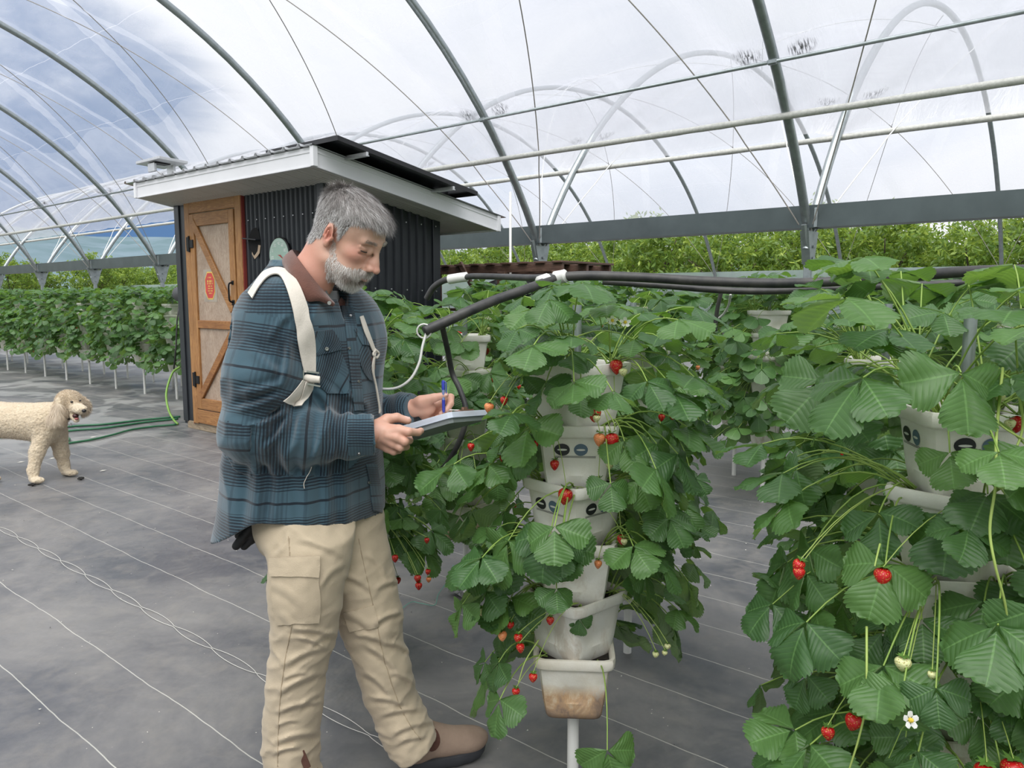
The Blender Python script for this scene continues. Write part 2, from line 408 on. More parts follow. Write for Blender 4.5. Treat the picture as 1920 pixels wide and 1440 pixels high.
def film(cx, t0, t1, name, flip=False, sag=.05):
    n, ny = 60, 260
    th = np.linspace(t0, t1, n); y = np.linspace(YS[0], YS[1], ny)
    T, Y = np.meshgrid(th, y, indexing='ij')
    ph = (Y - 2.87) / 3.58
    dr = .055 - sag * np.abs(np.sin(np.pi * ph)) * .6
    s_ = RAD * (T - t0) if not flip else RAD * (t1 - T)
    for sg in (1, -1):
        q = ph + sg * .115 * s_
        dr = dr - .05 * np.exp(-((q - np.round(q)) / .035) ** 2)
    dr += .012 * np.sin(Y * 5.1 + T * 30) + .008 * np.sin(Y * 13 + 9 * T)
    V = np.stack([cx + (RAD + dr) * np.cos(T), Y, CZ + (RAD + dr) * np.sin(T)], -1)
    o = MB().grid(V, uv=np.stack([s_, Y], -1)).build(name, FILM, smooth=True); return structure(o)
film(C1, thp(3.20), math.pi - TH0, 'ceiling')
film(C2, thp(3.30), math.pi - thp(3.26), 'ceiling', flip=True)
# ropes lacing the film down, zigzag from post to post
RK = .115 * 3.58
def rope(cx, y0, sg, side, label, mat=STRAP):
    pts = []
    for s_ in np.linspace(0, RAD * 1.15, 46):
        th = TH0 + s_ / RAD
        if side < 0: th = math.pi - th
        p = arcpt(cx, th, 0, -.012 + (0 if s_ > 1.3 else -.02))
        pts.append((p[0], y0 + sg * RK * s_ * (1.0 if s_ > .2 else 1), p[2]))
    pts = np.array(pts)
    w = .009
    mb = MB(); t = np.gradient(pts, axis=0); t /= np.linalg.norm(t, axis=1)[:, None]
    mb.tube(pts, .0065, 6)
    o = mb.build('film_rope', mat, loc=(pts[0][0], pts[0][1], pts[0][2])); tag(o, label, 'rope', 'ropes lacing the roof film')
for i, y in enumerate(HOOPS[1:10]):
    for sg in (1, -1):
        rope(C1, y, sg, 1, f'thin dark roof rope running {"leftward" if sg > 0 else "rightward"} from the {names[i]} hoop from the right', STRAP)
        if 2 < y < 22: rope(C2, y, sg, 1, f'rope on the far slope beyond, {"leftward" if sg > 0 else "rightward"} at the {names[i]} hoop from the right', STRAP)
        if 2 < y < 26: rope(C2, y, sg, -1, f'white strap rising {"leftward" if sg > 0 else "rightward"} above the gutter at the {names[i]} post from the right', STRAPW)
# cross brace rods and the white standpipe by the shed
# far side curtain
V = np.array([[(FAR + .02, y, z) for z in np.linspace(.1, 2.2, 8)] for y in np.linspace(-8, 50, 120)])
V[:, :, 0] += .05 * np.sin(V[:, :, 1] * 1.9) * (V[:, :, 2] < 2.1)
o = MB().grid(V, uv=V[:, :, 1:3]).build('wall_far', FILM2, smooth=True); structure(o)
# end wall of film at the left far end of the next house
V = []
for z in np.linspace(0, 1, 12):
    V.append([(GUT + .1 + t * (FAR - GUT - .2), 40.0, z * (CZ + math.sqrt(max(0, RAD ** 2 - (GUT + t * (FAR - GUT) - C2) ** 2)))) for t in np.linspace(0, 1, 40)])

# ------------------------------------------------------------------ hills far behind
HILL = simple('hazy_hillside', (.15, .20, .235), 1.0, 0, .15, .03, 0, 60, col2=(.10, .15, .165), spec=0)  # distance haze is put into these bluish base colours
V = []
for j, rr in enumerate(np.linspace(420, 900, 10)):
    row = []
    for a in np.linspace(math.radians(15), math.radians(120), 120):
        az = a; h = (38 + 26 * math.sin(a * 5 + .6) + 12 * math.sin(a * 13) + 5 * math.sin(a * 31)) * (1.0 if a > 1.0 else .55 + .45 * (a / 1.0) ** 2)
        row.append((rr * math.cos(az), rr * math.sin(az), -4 + h * (j / 9.0) ** .8 * 1.5 + 3 * math.sin(a * 40 + j * 2)))
    V.append(row)
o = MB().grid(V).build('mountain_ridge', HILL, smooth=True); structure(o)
# ------------------------------------------------------------------ strawberry towers
def leaf_mat(name, top, top2, under, gloss=.38):
    m, k, out = newmat(name); uv = k.coord('UV'); sep = k.n('ShaderNodeSeparateXYZ', i_0=uv)
    s_, t_ = sep.outputs[0], sep.outputs[1]          # s: -1..1 across (0..2 stored), t: 0..1 along a side vein; t + 4 per leaf shade
    shade = k.m('DIVIDE', k.m('FLOOR', t_), 8.0); tt = k.m('FRACT', t_)
    a = k.m('ABSOLUTE', k.m('SUBTRACT', s_, 1))
    vein = k.m('ABSOLUTE', k.m('SUBTRACT', k.m('FRACT', k.m('MULTIPLY', tt, 9.0)), .5))
    vline = k.m('LESS_THAN', vein, .07); mid = k.m('LESS_THAN', a, .035)
    vl = k.m('MAXIMUM', k.m('MULTIPLY', vline, .24), k.m('MULTIPLY', mid, .7))
    n = k.noise(k.coord('Object'), 26, 4)
    c = k.mix(shade, top, top2); c = k.mix(k.m('MULTIPLY', k.m('SUBTRACT', n, .3), .5, clamp=True), c, tuple(x * .6 for x in top))
    c = k.mix(k.m('MULTIPLY', vl, .5), c, tuple(min(1, x * 2.0 + .03) for x in top2))
    u2 = k.mix(k.m('MULTIPLY', vl, .6), under, tuple(min(1, x * 1.35) for x in under))
    bf = k.n('ShaderNodeNewGeometry').outputs['Backfacing']
    col = k.mix(bf, c, u2)
    hgt = k.m('ADD', k.m('MULTIPLY', k.m('POWER', k.m('MULTIPLY', vein, 2), .5), 1.0), k.m('MULTIPLY', n, .35))
    bp = k.bump(hgt, .35, .0016)
    b = k.n('ShaderNodeBsdfPrincipled', i_Base_Color=col, i_Roughness=gloss, i_Normal=bp)
    b.inputs['Specular IOR Level'].default_value = .42
    tr = k.n('ShaderNodeBsdfTranslucent', i_Color=k.mix(shade, (.16, .34, .03), (.28, .50, .06)), i_Normal=bp)
    mx = k.n('ShaderNodeMixShader', i_0=.30, i_1=b.outputs[0], i_2=tr.outputs[0])
    k.put(out.inputs[0], mx.outputs[0]); return m
LEAF = leaf_mat('strawberry_leaf', (.052, .122, .040), (.100, .205, .055), (.24, .34, .18))
STEM = simple('leaf_stem', (.20, .33, .06), .5, 0, .2, 12, col2=(.32, .45, .10), trans=.15)
RUNNER = simple('pale_runner', (.42, .55, .14), .5, 0, .1, 12, trans=.2)
def berry_mat(name, c1, c2, seed):
    m, k, out = newmat(name); co = k.coord('Object')
    vo = k.n('ShaderNodeTexVoronoi', i_Vector=co, i_Scale=260); d = vo.outputs[0]
    f = k.ramp(d, [(.22, 1.0), (.34, 0.0)])
    n = k.noise(co, 40, 3)
    c = k.mix(n, c1, c2); c = k.mix(f, c, seed)
    b = k.n('ShaderNodeBsdfPrincipled', i_Base_Color=c, i_Roughness=.26, i_Normal=k.bump(k.ramp(d, [(.15, 0.0), (.5, 1.0)]), .6, .0015))
    b.inputs['Subsurface Weight'].default_value = .15; b.inputs['Subsurface Radius'].default_value = (.01, .002, .001)
    k.put(out.inputs[0], b.outputs[0]); return m
RED = berry_mat('ripe_berry', (.55, .012, .012), (.42, .006, .010), (.62, .30, .06))
ORG = berry_mat('half_ripe_berry', (.75, .16, .05), (.80, .38, .16), (.6, .3, .1))
GRN = berry_mat('unripe_berry', (.58, .62, .26), (.70, .68, .40), (.35, .30, .08))
CAL = simple('berry_cap', (.13, .27, .05), .5, 0, .2, 40, trans=.2)
PETAL = simple('white_petal', (.85, .85, .82), .6, 0, 0.02, 8, trans=.3)
YEL = simple('flower_centre', (.75, .55, .05), .7, 0, .1, 80)
m, k, out = newmat('white_foam_pot'); co = k.coord('Object'); sp = k.n('ShaderNodeSeparateXYZ', i_0=co)
n = k.noise(co, 9, 6, .65, .5); n2 = k.noise(k.map(co, (1, 1, .35)), 16, 6, .7, .8)
c = k.mix(k.ramp(n, [(.35, 0.0), (.75, 1.0)]), (.80, .79, .74), (.70, .67, .58))
dirt = k.m('MULTIPLY', k.ramp(n2, [(.50, 0.0), (.62, 1.0)]), k.n('ShaderNodeMapRange', i_0=sp.outputs[2], i_1=.95, i_2=.33).outputs[0])
c = k.mix(k.m('MULTIPLY', dirt, .55), c, (.36, .24, .13))
b = k.n('ShaderNodeBsdfPrincipled', i_Base_Color=c, i_Roughness=.62, i_Normal=k.bump(k.noise(co, 45, 5, .7), .22, .006)); k.put(out.inputs[0], b.outputs[0]); POT = m
m, k, out = newmat('rust_stained_foam_pot'); co = k.coord('Object'); sp = k.n('ShaderNodeSeparateXYZ', i_0=co)
n2 = k.noise(k.map(co, (1, 1, .6)), 11, 6, .7, .6)
z = sp.outputs[2]
st = k.m('MULTIPLY', k.n('ShaderNodeMapRange', i_0=k.m('ADD', z, k.m('MULTIPLY', k.m('SUBTRACT', n2, .5), .09)), i_1=.398, i_2=.365).outputs[0], 1.0)
c = k.mix(k.ramp(k.noise(co, 9, 6), [(.35, 0.0), (.7, 1.0)]), (.80, .78, .71), (.66, .60, .48))
c = k.mix(k.m('MULTIPLY', st, .8), c, k.ramp(n2, [(.35, (.70, .62, .46)), (.5, (.45, .24, .09)), (.62, (.16, .07, .03))]))
c = k.mix(k.m('MULTIPLY', k.n('ShaderNodeMapRange', i_0=k.m('ADD', z, k.m('MULTIPLY', n2, .03)), i_1=.325, i_2=.305).outputs[0], .9), c, (.05, .03, .02))
b = k.n('ShaderNodeBsdfPrincipled', i_Base_Color=c, i_Roughness=.62, i_Normal=k.bump(k.noise(co, 45, 5, .7), .25, .006)); k.put(out.inputs[0], b.outputs[0]); POTR = m
LABEL = simple('label_paper', (.78, .78, .74), .5); INK = simple('label_ink', (.02, .022, .025), .5); INKB = simple('label_ink_blue', (.10, .16, .22), .5)

def leaflet(L, fold, droop, cup, hi=True, ns=None, wide=.92, tw=0.0):
    """vertices (a,b,c) of a toothed strawberry leaflet: along +y, normal +z"""
    nt, nh = (28, 4) if hi else (6, 1)
    t = np.linspace(0, 1, nt)[:, None]; s_ = np.linspace(-1, 1, 2 * nh + 1)[None, :]
    w = L * wide * .5 * (np.abs(np.sin(np.pi * np.clip(t, 0, 1) ** .86)) ** .60) * (.98 + .08 * t) + .0015
    w = w * (1 - .12 * t ** 7)
    i3 = (np.arange(nt) % 3)[:, None]; odd = (i3 > 0) * 1
    a = np.abs(s_)
    tooth = (np.array([-.030, .030, .034])[i3]) * (a > .99) if hi else 0
    y = L * (t + (.60 * (1 - t) ** .9 * t ** .35) * a) ; y = y / y.max() * L * (1 + 0 * a)
    y = y + L * tooth * .7 * (t > .04)
    x = w * s_ * (1 + tooth * 1.1)
    z = np.abs(x) * fold + cup * (a ** 2) * w * -.35 - droop * (y / L) ** 2 * L * .5
    if hi: z = z + (1 - odd) * .0010 * np.sin(np.pi * a) * (t > .05) * (t < .97) + .004 * np.sin(s_ * 5 + t * 9) * a * L / .1
    x2 = x * np.cos(tw * t) - z * np.sin(tw * t); z2 = x * np.sin(tw * t) + z * np.cos(tw * t)
    V = np.stack([x2, y, z2], -1)
    uv = np.stack([s_ + 1 + 0 * t, np.clip(t, 0.001, .999) + 0 * s_], -1)
    return V, uv
class LeafBag:
    def __init__(s): s.v = []; s.uv = []; s.grids = []; s.n = 0
    def put(s, V, uv, R, o, shade):
        a, b = V.shape[:2]
        W = V.reshape(-1, 3) @ R.T + o
        u = uv.reshape(-1, 2).copy(); u[:, 1] += shade
        s.v.append(W); s.uv.append(u); s.grids.append((s.n, a, b)); s.n += a * b
    def arrays(s):
        fs = []
        for base, a, b in s.grids:
            i, j = np.meshgrid(np.arange(a - 1), np.arange(b - 1), indexing='ij'); q = (base + i * b + j).ravel()
            fs.append(np.stack([q, q + 1, q + b + 1, q + b], 1))
        return np.concatenate(s.v), np.concatenate(fs), np.concatenate(s.uv)
def frame(yd, zd):
    y = unit(yd); z = unit(zd - y * np.dot(zd, y)); x = np.cross(y, z); return np.stack([x, y, z], 1)
def trifoliate(bag, stems, base, tip, outward, L, hi, shade, r, drop=.5, ctrl=None):
    """a leaf: stalk from base to tip, three leaflets at the tip"""
    up = np.array([0, 0, 1.0])
    mid = ctrl if ctrl is not None else (base + tip) / 2 + up * (.04 + .25 * np.linalg.norm((tip - base)[:2])) + r.normal(size=3) * .01
    T = np.linspace(0, 1, 8 if hi else 4)[:, None]
    pts = (1 - T) ** 2 * base + 2 * T * (1 - T) * mid + T ** 2 * tip
    if stems is not None: stems.tube(pts, np.linspace(.0024, .0016, len(pts)), 5 if hi else 3, cap=False)
    d = unit(pts[-1] - pts[-2]); o = unit(outward)
    yd = unit(o * (1.0 - drop * .7) + d * .35 - up * drop * .9 + r.normal(size=3) * .16)
    nz = unit(up * (1.05 - drop * .35) + o * (.35 + drop * .7) + r.normal(size=3) * .22)
    F = frame(yd, nz)
    fold = r.uniform(.12, .5); 
    for ang, sc_, off in ((0, 1.0, .012), (1.28 + r.normal() * .12, .92, .003), (-1.28 + r.normal() * .12, .92, .003)):
        V, uv = leaflet(L * sc_ * r.uniform(.92, 1.06), fold, r.uniform(.05, .5), r.uniform(.2, 1.0), hi, tw=r.normal() * .25, wide=r.uniform(.90, 1.08))
        R = F @ rz(ang) @ rx(-abs(r.normal()) * .18 - (.12 if ang else 0))
        bag.put(V, uv, R, tip + R[:, 1] * off * (L / .1), shade)
def pot_mesh(z0, rot, mat, stain=False):
    """rounded square foam pot, top 23 cm, with rim, recessed panels and soil"""
    mb = MB(); n = 48; an = np.linspace(0, 2 * np.pi, n, endpoint=False)
    def ring(hw, z, e=8.5, dent=0.0):
        c, s_ = np.cos(an), np.sin(an); rr = hw / (np.abs(c) ** e + np.abs(s_) ** e) ** (1 / e)
        flat = np.exp(-((np.abs(((an + np.pi / 4) % (np.pi / 2)) - np.pi / 4)) / .42) ** 6)
        rr = rr * (1 - dent * flat)
        return np.stack([rr * c, rr * s_, np.full(n, z)], 1) @ rz(rot).T
    R = [ring(.06, z0), ring(.074, z0 + .001), ring(.078, z0 + .006), ring(.083, z0 + .035), ring(.086, z0 + .05, dent=.0), ring(.087, z0 + .056, dent=.05), ring(.091, z0 + .09, dent=.05), ring(.092, z0 + .098, dent=0), ring(.0985, z0 + .148), ring(.1005, z0 + .152), ring(.108, z0 + .155), ring(.1115, z0 + .160), ring(.1135, z0 + .18), ring(.1115, z0 + .186), ring(.105, z0 + .187), ring(.1005, z0 + .183), ring(.097, z0 + .165)]
    mb.loft(R, 0, True, False)
    top = ring(.0972, z0 + .166); c = np.array([[0, 0, z0 + .170]])
    mb.add(np.vstack([top, c]), [(i, (i + 1) % n, n) for i in range(n)], 1)
    return mb
def berry_mesh(mb, p, size, kind, tilt=0.0, top=None, r=None, hi=True):
    """kind 0 ripe 1 half ripe 2 unripe; material slots: fruit, cap, stalk"""
    r = r or rng; nu, nv = (14, 18) if hi else (6, 8)
    T = np.linspace(0, 1, nu); an = np.linspace(0, 2 * np.pi, nv, endpoint=False)
    rad = size * .5 * np.sin(np.pi * T ** .72) ** .62 * (1.06 - .22 * T); rad[0] = size * .1; rad[-1] = size * .02
    z = -T * size * (1.12 if kind != 2 else .95)
    V = np.stack([rad[:, None] * np.cos(an), rad[:, None] * np.sin(an) * .93, z[:, None] + 0 * an], -1)
    R = rx(tilt) @ rz(r.uniform(0, 6)); V = V.reshape(-1, 3) @ R.T + p
    mb.grid(V.reshape(nu, nv, 3), kind, close_v=True)
    m_ = 8 if hi else 5
    for i in range(m_):
        a = i * 2 * np.pi / m_ + .2; d = np.array([math.cos(a), math.sin(a), 0]); w_ = np.array([-d[1], d[0], 0])
        l = size * .48 * r.uniform(.8, 1.15); lift = r.uniform(-.15, .5)
        q = [np.zeros(3), d * l * .5 + w_ * size * .11 + [0, 0, .001], d * l + [0, 0, l * lift], d * l * .5 - w_ * size * .11 + [0, 0, .001]]
        mb.add(np.array(q) @ R.T + p + [0, 0, .0015], [(0, 1, 2, 3)], 3)
    if top is not None:
        c = (p + top) / 2; c[2] = max(p[2], top[2]) + .015
        T2 = np.linspace(0, 1, 8)[:, None]; mb.tube((1 - T2) ** 2 * top + 2 * T2 * (1 - T2) * c + T2 ** 2 * (p + [0, 0, .002]), .0011, 5, 4, cap=False)
BERRY_MATS = [RED, ORG, GRN, CAL, RUNNER]
def flower_mesh(p, facing, size=.026, r=None):
    mb = MB(); F = frame(np.cross(facing, [0.3, .2, 1]), facing)
    for i in range(5):
        a = i * 2 * np.pi / 5; d = np.array([math.cos(a), math.sin(a), 0]); w_ = np.array([-d[1], d[0], 0]); l = size * .55
        pts = [d * l * .15, d * l * .5 + w_ * l * .36 + [0, 0, .002], d * l * .95 + w_ * l * .30 + [0, 0, .003], d * l * 1.05 + [0, 0, .004], d * l * .95 - w_ * l * .30 + [0, 0, .003], d * l * .5 - w_ * l * .36 + [0, 0, .002]]
        mb.add(np.array(pts) @ F.T + p, [(0, 1, 2, 3, 4, 5)], 0)
    an = np.linspace(0, 2 * np.pi, 8, endpoint=False)
    rr = [np.stack([size * q * np.cos(an), size * q * np.sin(an), np.full(8, z)], 1) @ F.T + p for q, z in ((.16, .001), (.15, .005), (.06, .008))]
    mb.loft(rr, 1)
    mb.tube([p, p - F[:, 2] * .02 - [0, 0, .02], p - F[:, 2] * .05 - [0, 0, .08]], .001, 4, 2, cap=False); return mb
ORD = ['lowest', 'second lowest', 'third lowest', 'third highest', 'second highest', 'topmost']
def blocked(p, zones):
    """True where a leaf would poke through the man's hands and clipboard or lie over a bare pot front"""
    d = np.array(p) - [0, 0, CAMH]; a = d @ RT; b = d @ FW; zc = b * math.cos(PITCH) - d[2] * math.sin(PITCH); yc = -(b * math.sin(PITCH) + d[2] * math.cos(PITCH))
    x, y = 960 + FPX * a / zc, 720 + FPX * yc / zc
    return any(x0 < x < x1 and y0 < y < y1 and zc < zm for x0, y0, x1, y1, zm in zones)
MANZ = (560, 300, 945, 860, 2.42)
def tower(name, label, loc, group, seed, berries=(), flowers=(), hi=True, per=None, leafL=.088, reach=1.0, z0=.29, tiers=6, pitch=.16, polez=1.43, low_thin=1.0, rot0=0.0, side_bias=None, auto_berries=0, stain=True, rodmat=None, top_boost=1.0, clear=None):
    """pole, stacked square pots (each turned 45 degrees on the last) and strawberry plants in every pot"""
    r = np.random.default_rng(seed); loc = np.array([loc[0], loc[1], 0.0])
    t = thing(name, label, 'strawberry tower', loc, group)
    MB().tube([loc + [0, 0, -.02], loc + [0, 0, z0 + .02]], .0168, 16).build('support_pole', PVC, t, smooth=True, auto=50)
    MB().tube([loc + [0, 0, z0 + .02], loc + [0, 0, polez]], .0125, 10).build('centre_rod', rodmat or GALV, t, smooth=True, auto=50)
    plants = []
    for i in range(tiers):
        z = z0 + i * pitch; rot = rot0 + (i % 2) * math.pi / 4
        po = pot_mesh(z, rot, POT); v = po.v; po.v = [q + loc for q in v]
        p_ = po.build('pot', [POTR if (i == 0 and stain) else POT, SOIL], t, smooth=True, auto=38, loc=loc)
        crowns = 4
        for j in range(crowns):
            az = rot + math.pi / 4 + j * math.pi / 2 + r.normal() * .08
            od = np.array([math.cos(az), math.sin(az), 0]); crown = loc + od * .098 + [0, 0, z + .172]
            bag = LeafBag(); st = MB()
            top = i == tiers - 1
            nl = per if per else ((10 if top_boost > 1.2 else 9) if not top else int(13 * top_boost))
            if i <= 1: nl = max(2, int(nl * (.62 if i == 0 else .85) * low_thin))
            if per and top: nl = int(per * 1.7)
            for q in range(nl):
                a2 = az + (r.normal() * .62 if not top else (r.normal() * 1.0 if r.random() < .65 else r.uniform(0, 6.28))); o2 = np.array([math.cos(a2), math.sin(a2), 0])
                reachv = reach * r.uniform(.07, .235)
                if top:
                    h = r.uniform(.04, .235) * top_boost; drop = r.uniform(0, .6)
                    reachv *= (1.15 - h * 1.2) * (1 if hi else r.uniform(.5, 1.1))
                    if r.random() < .25: h = -r.uniform(0, .05)
                else: h = r.uniform(-.13, .075); drop = np.clip(.5 - h * 3 + r.normal() * .2, .05, 1.15)
                tip = crown + o2 * reachv + [0, 0, h]
                L = leafL * r.uniform(.62, 1.12)
                if clear and blocked(tip, clear): continue
                trifoliate(bag, st, crown + r.normal(size=3) * .008, tip, o2, L, hi, int(r.choice([0, 0, 1, 2, 3, 3, 5, 7])), r, drop)
            if not bag.v: trifoliate(bag, st, crown, crown + od * .03 - [0, 0, .02], od, leafL * .4, hi, 1, r, .9)
            v, f, uv = bag.arrays()
            o = mkobj('strawberry_plant', v, f, LEAF, t, True, loc, uv)
            st.build('stems', STEM, o, smooth=True, loc=loc)
            plants.append((crown, o))
            if auto_berries:
                for q in range(r.poisson(auto_berries)):
                    a2 = az + r.normal() * .5; o2 = np.array([math.cos(a2), math.sin(a2), 0])
                    p = crown + o2 * r.uniform(.05, .16) * reach + [0, 0, -r.uniform(.05, .14)]
                    kd = int(r.choice([0, 0, 0, 1, 2])); mb = MB(); berry_mesh(mb, p, r.uniform(.018, .028), kd, r.normal() * .15, crown + [0, 0, .01], r, hi)
                    mb.build('strawberry', BERRY_MATS, o, smooth=True, loc=loc)
    for (p, size, kd) in berries:
        p = np.array(p); cr, o = min(plants, key=lambda c: np.linalg.norm(c[0] - p - [0, 0, .06]) + (0 if c[0][2] > p[2] else .3))
        mb = MB(); berry_mesh(mb, p, size, kd, r.normal() * .12, cr + [0, 0, .012], r); mb.build('strawberry', BERRY_MATS, o, smooth=True, loc=loc)
    for p, fc in flowers:
        p = np.array(p); cr, o = min(plants, key=lambda c: np.linalg.norm(c[0] - p))
        flower_mesh(p, np.array(fc), r=r).build('flower', [PETAL, YEL, STEM], o, loc=loc)
    t['plants'] = len(plants); t.pop('plants')
    return t, plants
TWR = 'strawberry towers of the near rows'
# the middle tower
Cz = 1.97
def front(px, py, zc): return P(px, py, zc)
tc = P(1075, 1322, 2.2); tc[2] = 0
cb = [((1054, 735), 1.98, .031, 0), ((1115, 763), 1.95, .036, 0), ((1146, 812), 1.93, .037, 0), ((1125, 812), 1.94, .032, 1), ((1040, 862), 2.0, .026, 0), ((1062, 916), 1.97, .041, 0), ((1122, 897), 1.97, .026, 0),
      ((1155, 674), 2.0, .036, 0), ((1168, 690), 1.99, .024, 2), ((1033, 733), 1.99, .020, 2), ((1119, 778), 1.93, .021, 2), ((918, 755), 1.98, .026, 1), ((945, 743), 2.0, .022, 0), ((939, 769), 1.97, .021, 2), ((1004, 826), 2.05, .02, 0),
      ((1152, 750), 2.02, .018, 0), ((1143, 868), 2.0, .02, 2), ((883, 830), 2.1, .022, 0), ((944, 852), 2.05, .022, 0), ((1241, 776), 2.14, .02, 0), ((1260, 773), 2.14, .02, 0), ((1254, 735), 2.14, .019, 2), ((1264, 752), 2.14, .018, 2),
      ((1122, 1050), 1.98, .022, 1), ((1165, 1002), 2.02, .026, 0), ((1170, 1010), 1.97, .019, 2), ((942, 1183), 2.0, .026, 1), ((972, 1188), 1.98, .024, 0), ((975, 1206), 1.97, .024, 0), ((1000, 1262), 1.98, .024, 0), ((904, 1140), 2.0, .024, 2), ((958, 1165), 2.02, .022, 0),
      ((1252, 1207), 2.05, .018, 2), ((1230, 1222), 2.05, .019, 2), ((1247, 1220), 2.05, .016, 2), ((1032, 1156), 2.02, .022, 0), ((968, 1290), 2.0, .022, 0), ((1005, 655), 2.05, .019, 2)]
tC, plC = tower('strawberry_tower', 'strawberry tower in the middle, rust stains on its lowest white pot', tc, TWR, 11,
    [(P(a, b, z), s, kd) for (a, b), z, s, kd in cb], [(P(1172, 605, 1.95), (-.6, -.6, .5)), (P(1148, 602, 1.95), (-.6, -.5, .6))], leafL=.098, reach=1.12, rot0=math.radians(36), low_thin=.9, clear=[MANZ, (985, 1165, 1185, 1400, 2.18), (1000, 820, 1110, 950, 2.1), (560, 860, 830, 1440, 2.4)])
# label bands on its fourth pot
def pot_label(t, loc, tier, rot, z0=.29, pitch=.16):
    z = z0 + tier * pitch
    lab = MB(); n = 40
    an = np.linspace(0, 2 * np.pi, n + 1)
    def rr(hw, a, e=8.5): c, s_ = np.cos(a), np.sin(a); return hw / (np.abs(c) ** e + np.abs(s_) ** e) ** (1 / e)
    def pt(a, zz, off=.0012):
        hw = np.interp(zz, [.098, .148], [.092, .0985]) if zz < .152 else np.interp(zz, [.155, .16, .18], [.108, .1115, .1135])
        q = rr(hw + off, a); return np.array([q * math.cos(a), q * math.sin(a), z + zz]) @ rz(rot).T + loc
    for a0 in np.arange(4) * math.pi / 2:
        for da in (-.36, .12):
            c = a0 + da
            lab.add([pt(c + .185 * math.cos(w_), .122 + .0165 * math.sin(w_)) for w_ in np.linspace(0, 2 * np.pi, 20, endpoint=False)], [tuple(range(20))], 1 if da < 0 else 2)
            lab.add([pt(c + .12 * math.cos(w_), .122 + .0028 * math.sin(w_), .0022) for w_ in np.linspace(0, 2 * np.pi, 12, endpoint=False)], [tuple(range(12))], 0)
        for zz in (.101, .104):
            g = [[pt(a, q) for q in (zz - .0006, zz + .0006)] for a in np.linspace(a0 - .55, a0 + .5, 12)]
            lab.grid(g, 1)
    return lab
pot_label(tC, tc, 4, math.radians(36)).build('pot_label', [LABEL, INK, INKB], t_ := [c for c in tC.children if c.name.startswith('pot')][4])
pot_label(tC, tc, 3, math.radians(36) + math.pi / 4).build('pot_label', [LABEL, INK, INKB], [c for c in tC.children if c.name.startswith('pot')][3])
# the nearest tower at the right
tr_ = P(1800, 900, 1.6); tr_[2] = 0
rb = [((1874, 837), 1.36, .034, 0), ((1873, 735), 1.37, .024, 2), ((1908, 780), 1.38, .028, 0), ((1893, 786), 1.37, .02, 2), ((1694, 1232), 1.36, .029, 2), ((1699, 1278), 1.37, .030, 0), ((1656, 1065), 1.42, .034, 0), ((1499, 1063), 1.5, .024, 0), ((1502, 1050), 1.5, .026, 0),
      ((1604, 1340), 1.45, .032, 0), ((1552, 1362), 1.48, .026, 0), ((1850, 1432), 1.30, .04, 0), ((1900, 1425), 1.32, .04, 0), ((1893, 1315), 1.42, .032, 0), ((1748, 1258), 1.33, .017, 2), ((1606, 730), 1.5, .018, 0), ((1508, 733), 1.55, .022, 0)]
tR, plR = tower('strawberry_tower', 'nearest strawberry tower filling the right edge with large leaves', tr_, TWR, 23,
    [(P(a, b, z), s, kd) for (a, b), z, s, kd in rb], [(P(1706, 1350, 1.30), (-.6, -.7, .35)), (P(1884, 1358, 1.4), (-.5, -.7, .3))], leafL=.096, reach=1.40, rot0=math.radians(-12), stain=False, low_thin=1.5, z0=.20, pitch=.168, top_boost=1.35)
pot_label(tR, tr_, 5, math.radians(-12) + math.pi / 4, .20, .168).build('pot_label', [LABEL, INK, INKB], [c for c in tR.children if c.name.startswith('pot')][5])
# towers behind: third of this row, and the next row
tl = np.array([1.82, 2.30, 0.0])
lb = [((740, 1040), 2.74, .026, 0), ((783, 1078), 2.72, .026, 0), ((785, 1092), 2.72, .026, 0), ((803, 1067), 2.74, .021, 0), ((804, 1082), 2.74, .019, 1), ((800, 1008), 2.74, .02, 0)]
tL, _ = tower('strawberry_tower', 'strawberry tower just behind the man, right of his shirt', tl, TWR, 37,
    [(P(a, b, z), s, kd) for (a, b), z, s, kd in lb], leafL=.092, reach=1.05, rot0=math.radians(10), auto_berries=.25, z0=.27, clear=[(420, 300, 790, 1440, 2.45), MANZ])
def copy_tower(src, x, y, rot, label, group):
    o = dup_tree(src); o.location = (x, y, 0); o.rotation_euler = (0, 0, rot); o['label'] = label; o['group'] = group; return o
copy_tower(tL, 2.63, 1.58, 1.9, 'strawberry tower behind the middle tower, seen over its right shoulder', TWR)
copy_tower(tC, 2.64, 2.50, 2.6, 'strawberry tower of the second row, its white pole left of the middle tower', TWR)
copy_tower(tL, 2.66, 0.66, 3.9, 'strawberry tower hidden mostly behind the nearest right hand tower', TWR)
copy_tower(tC, 2.64, 3.42, .9, 'strawberry tower of the second row hidden behind the man', TWR)
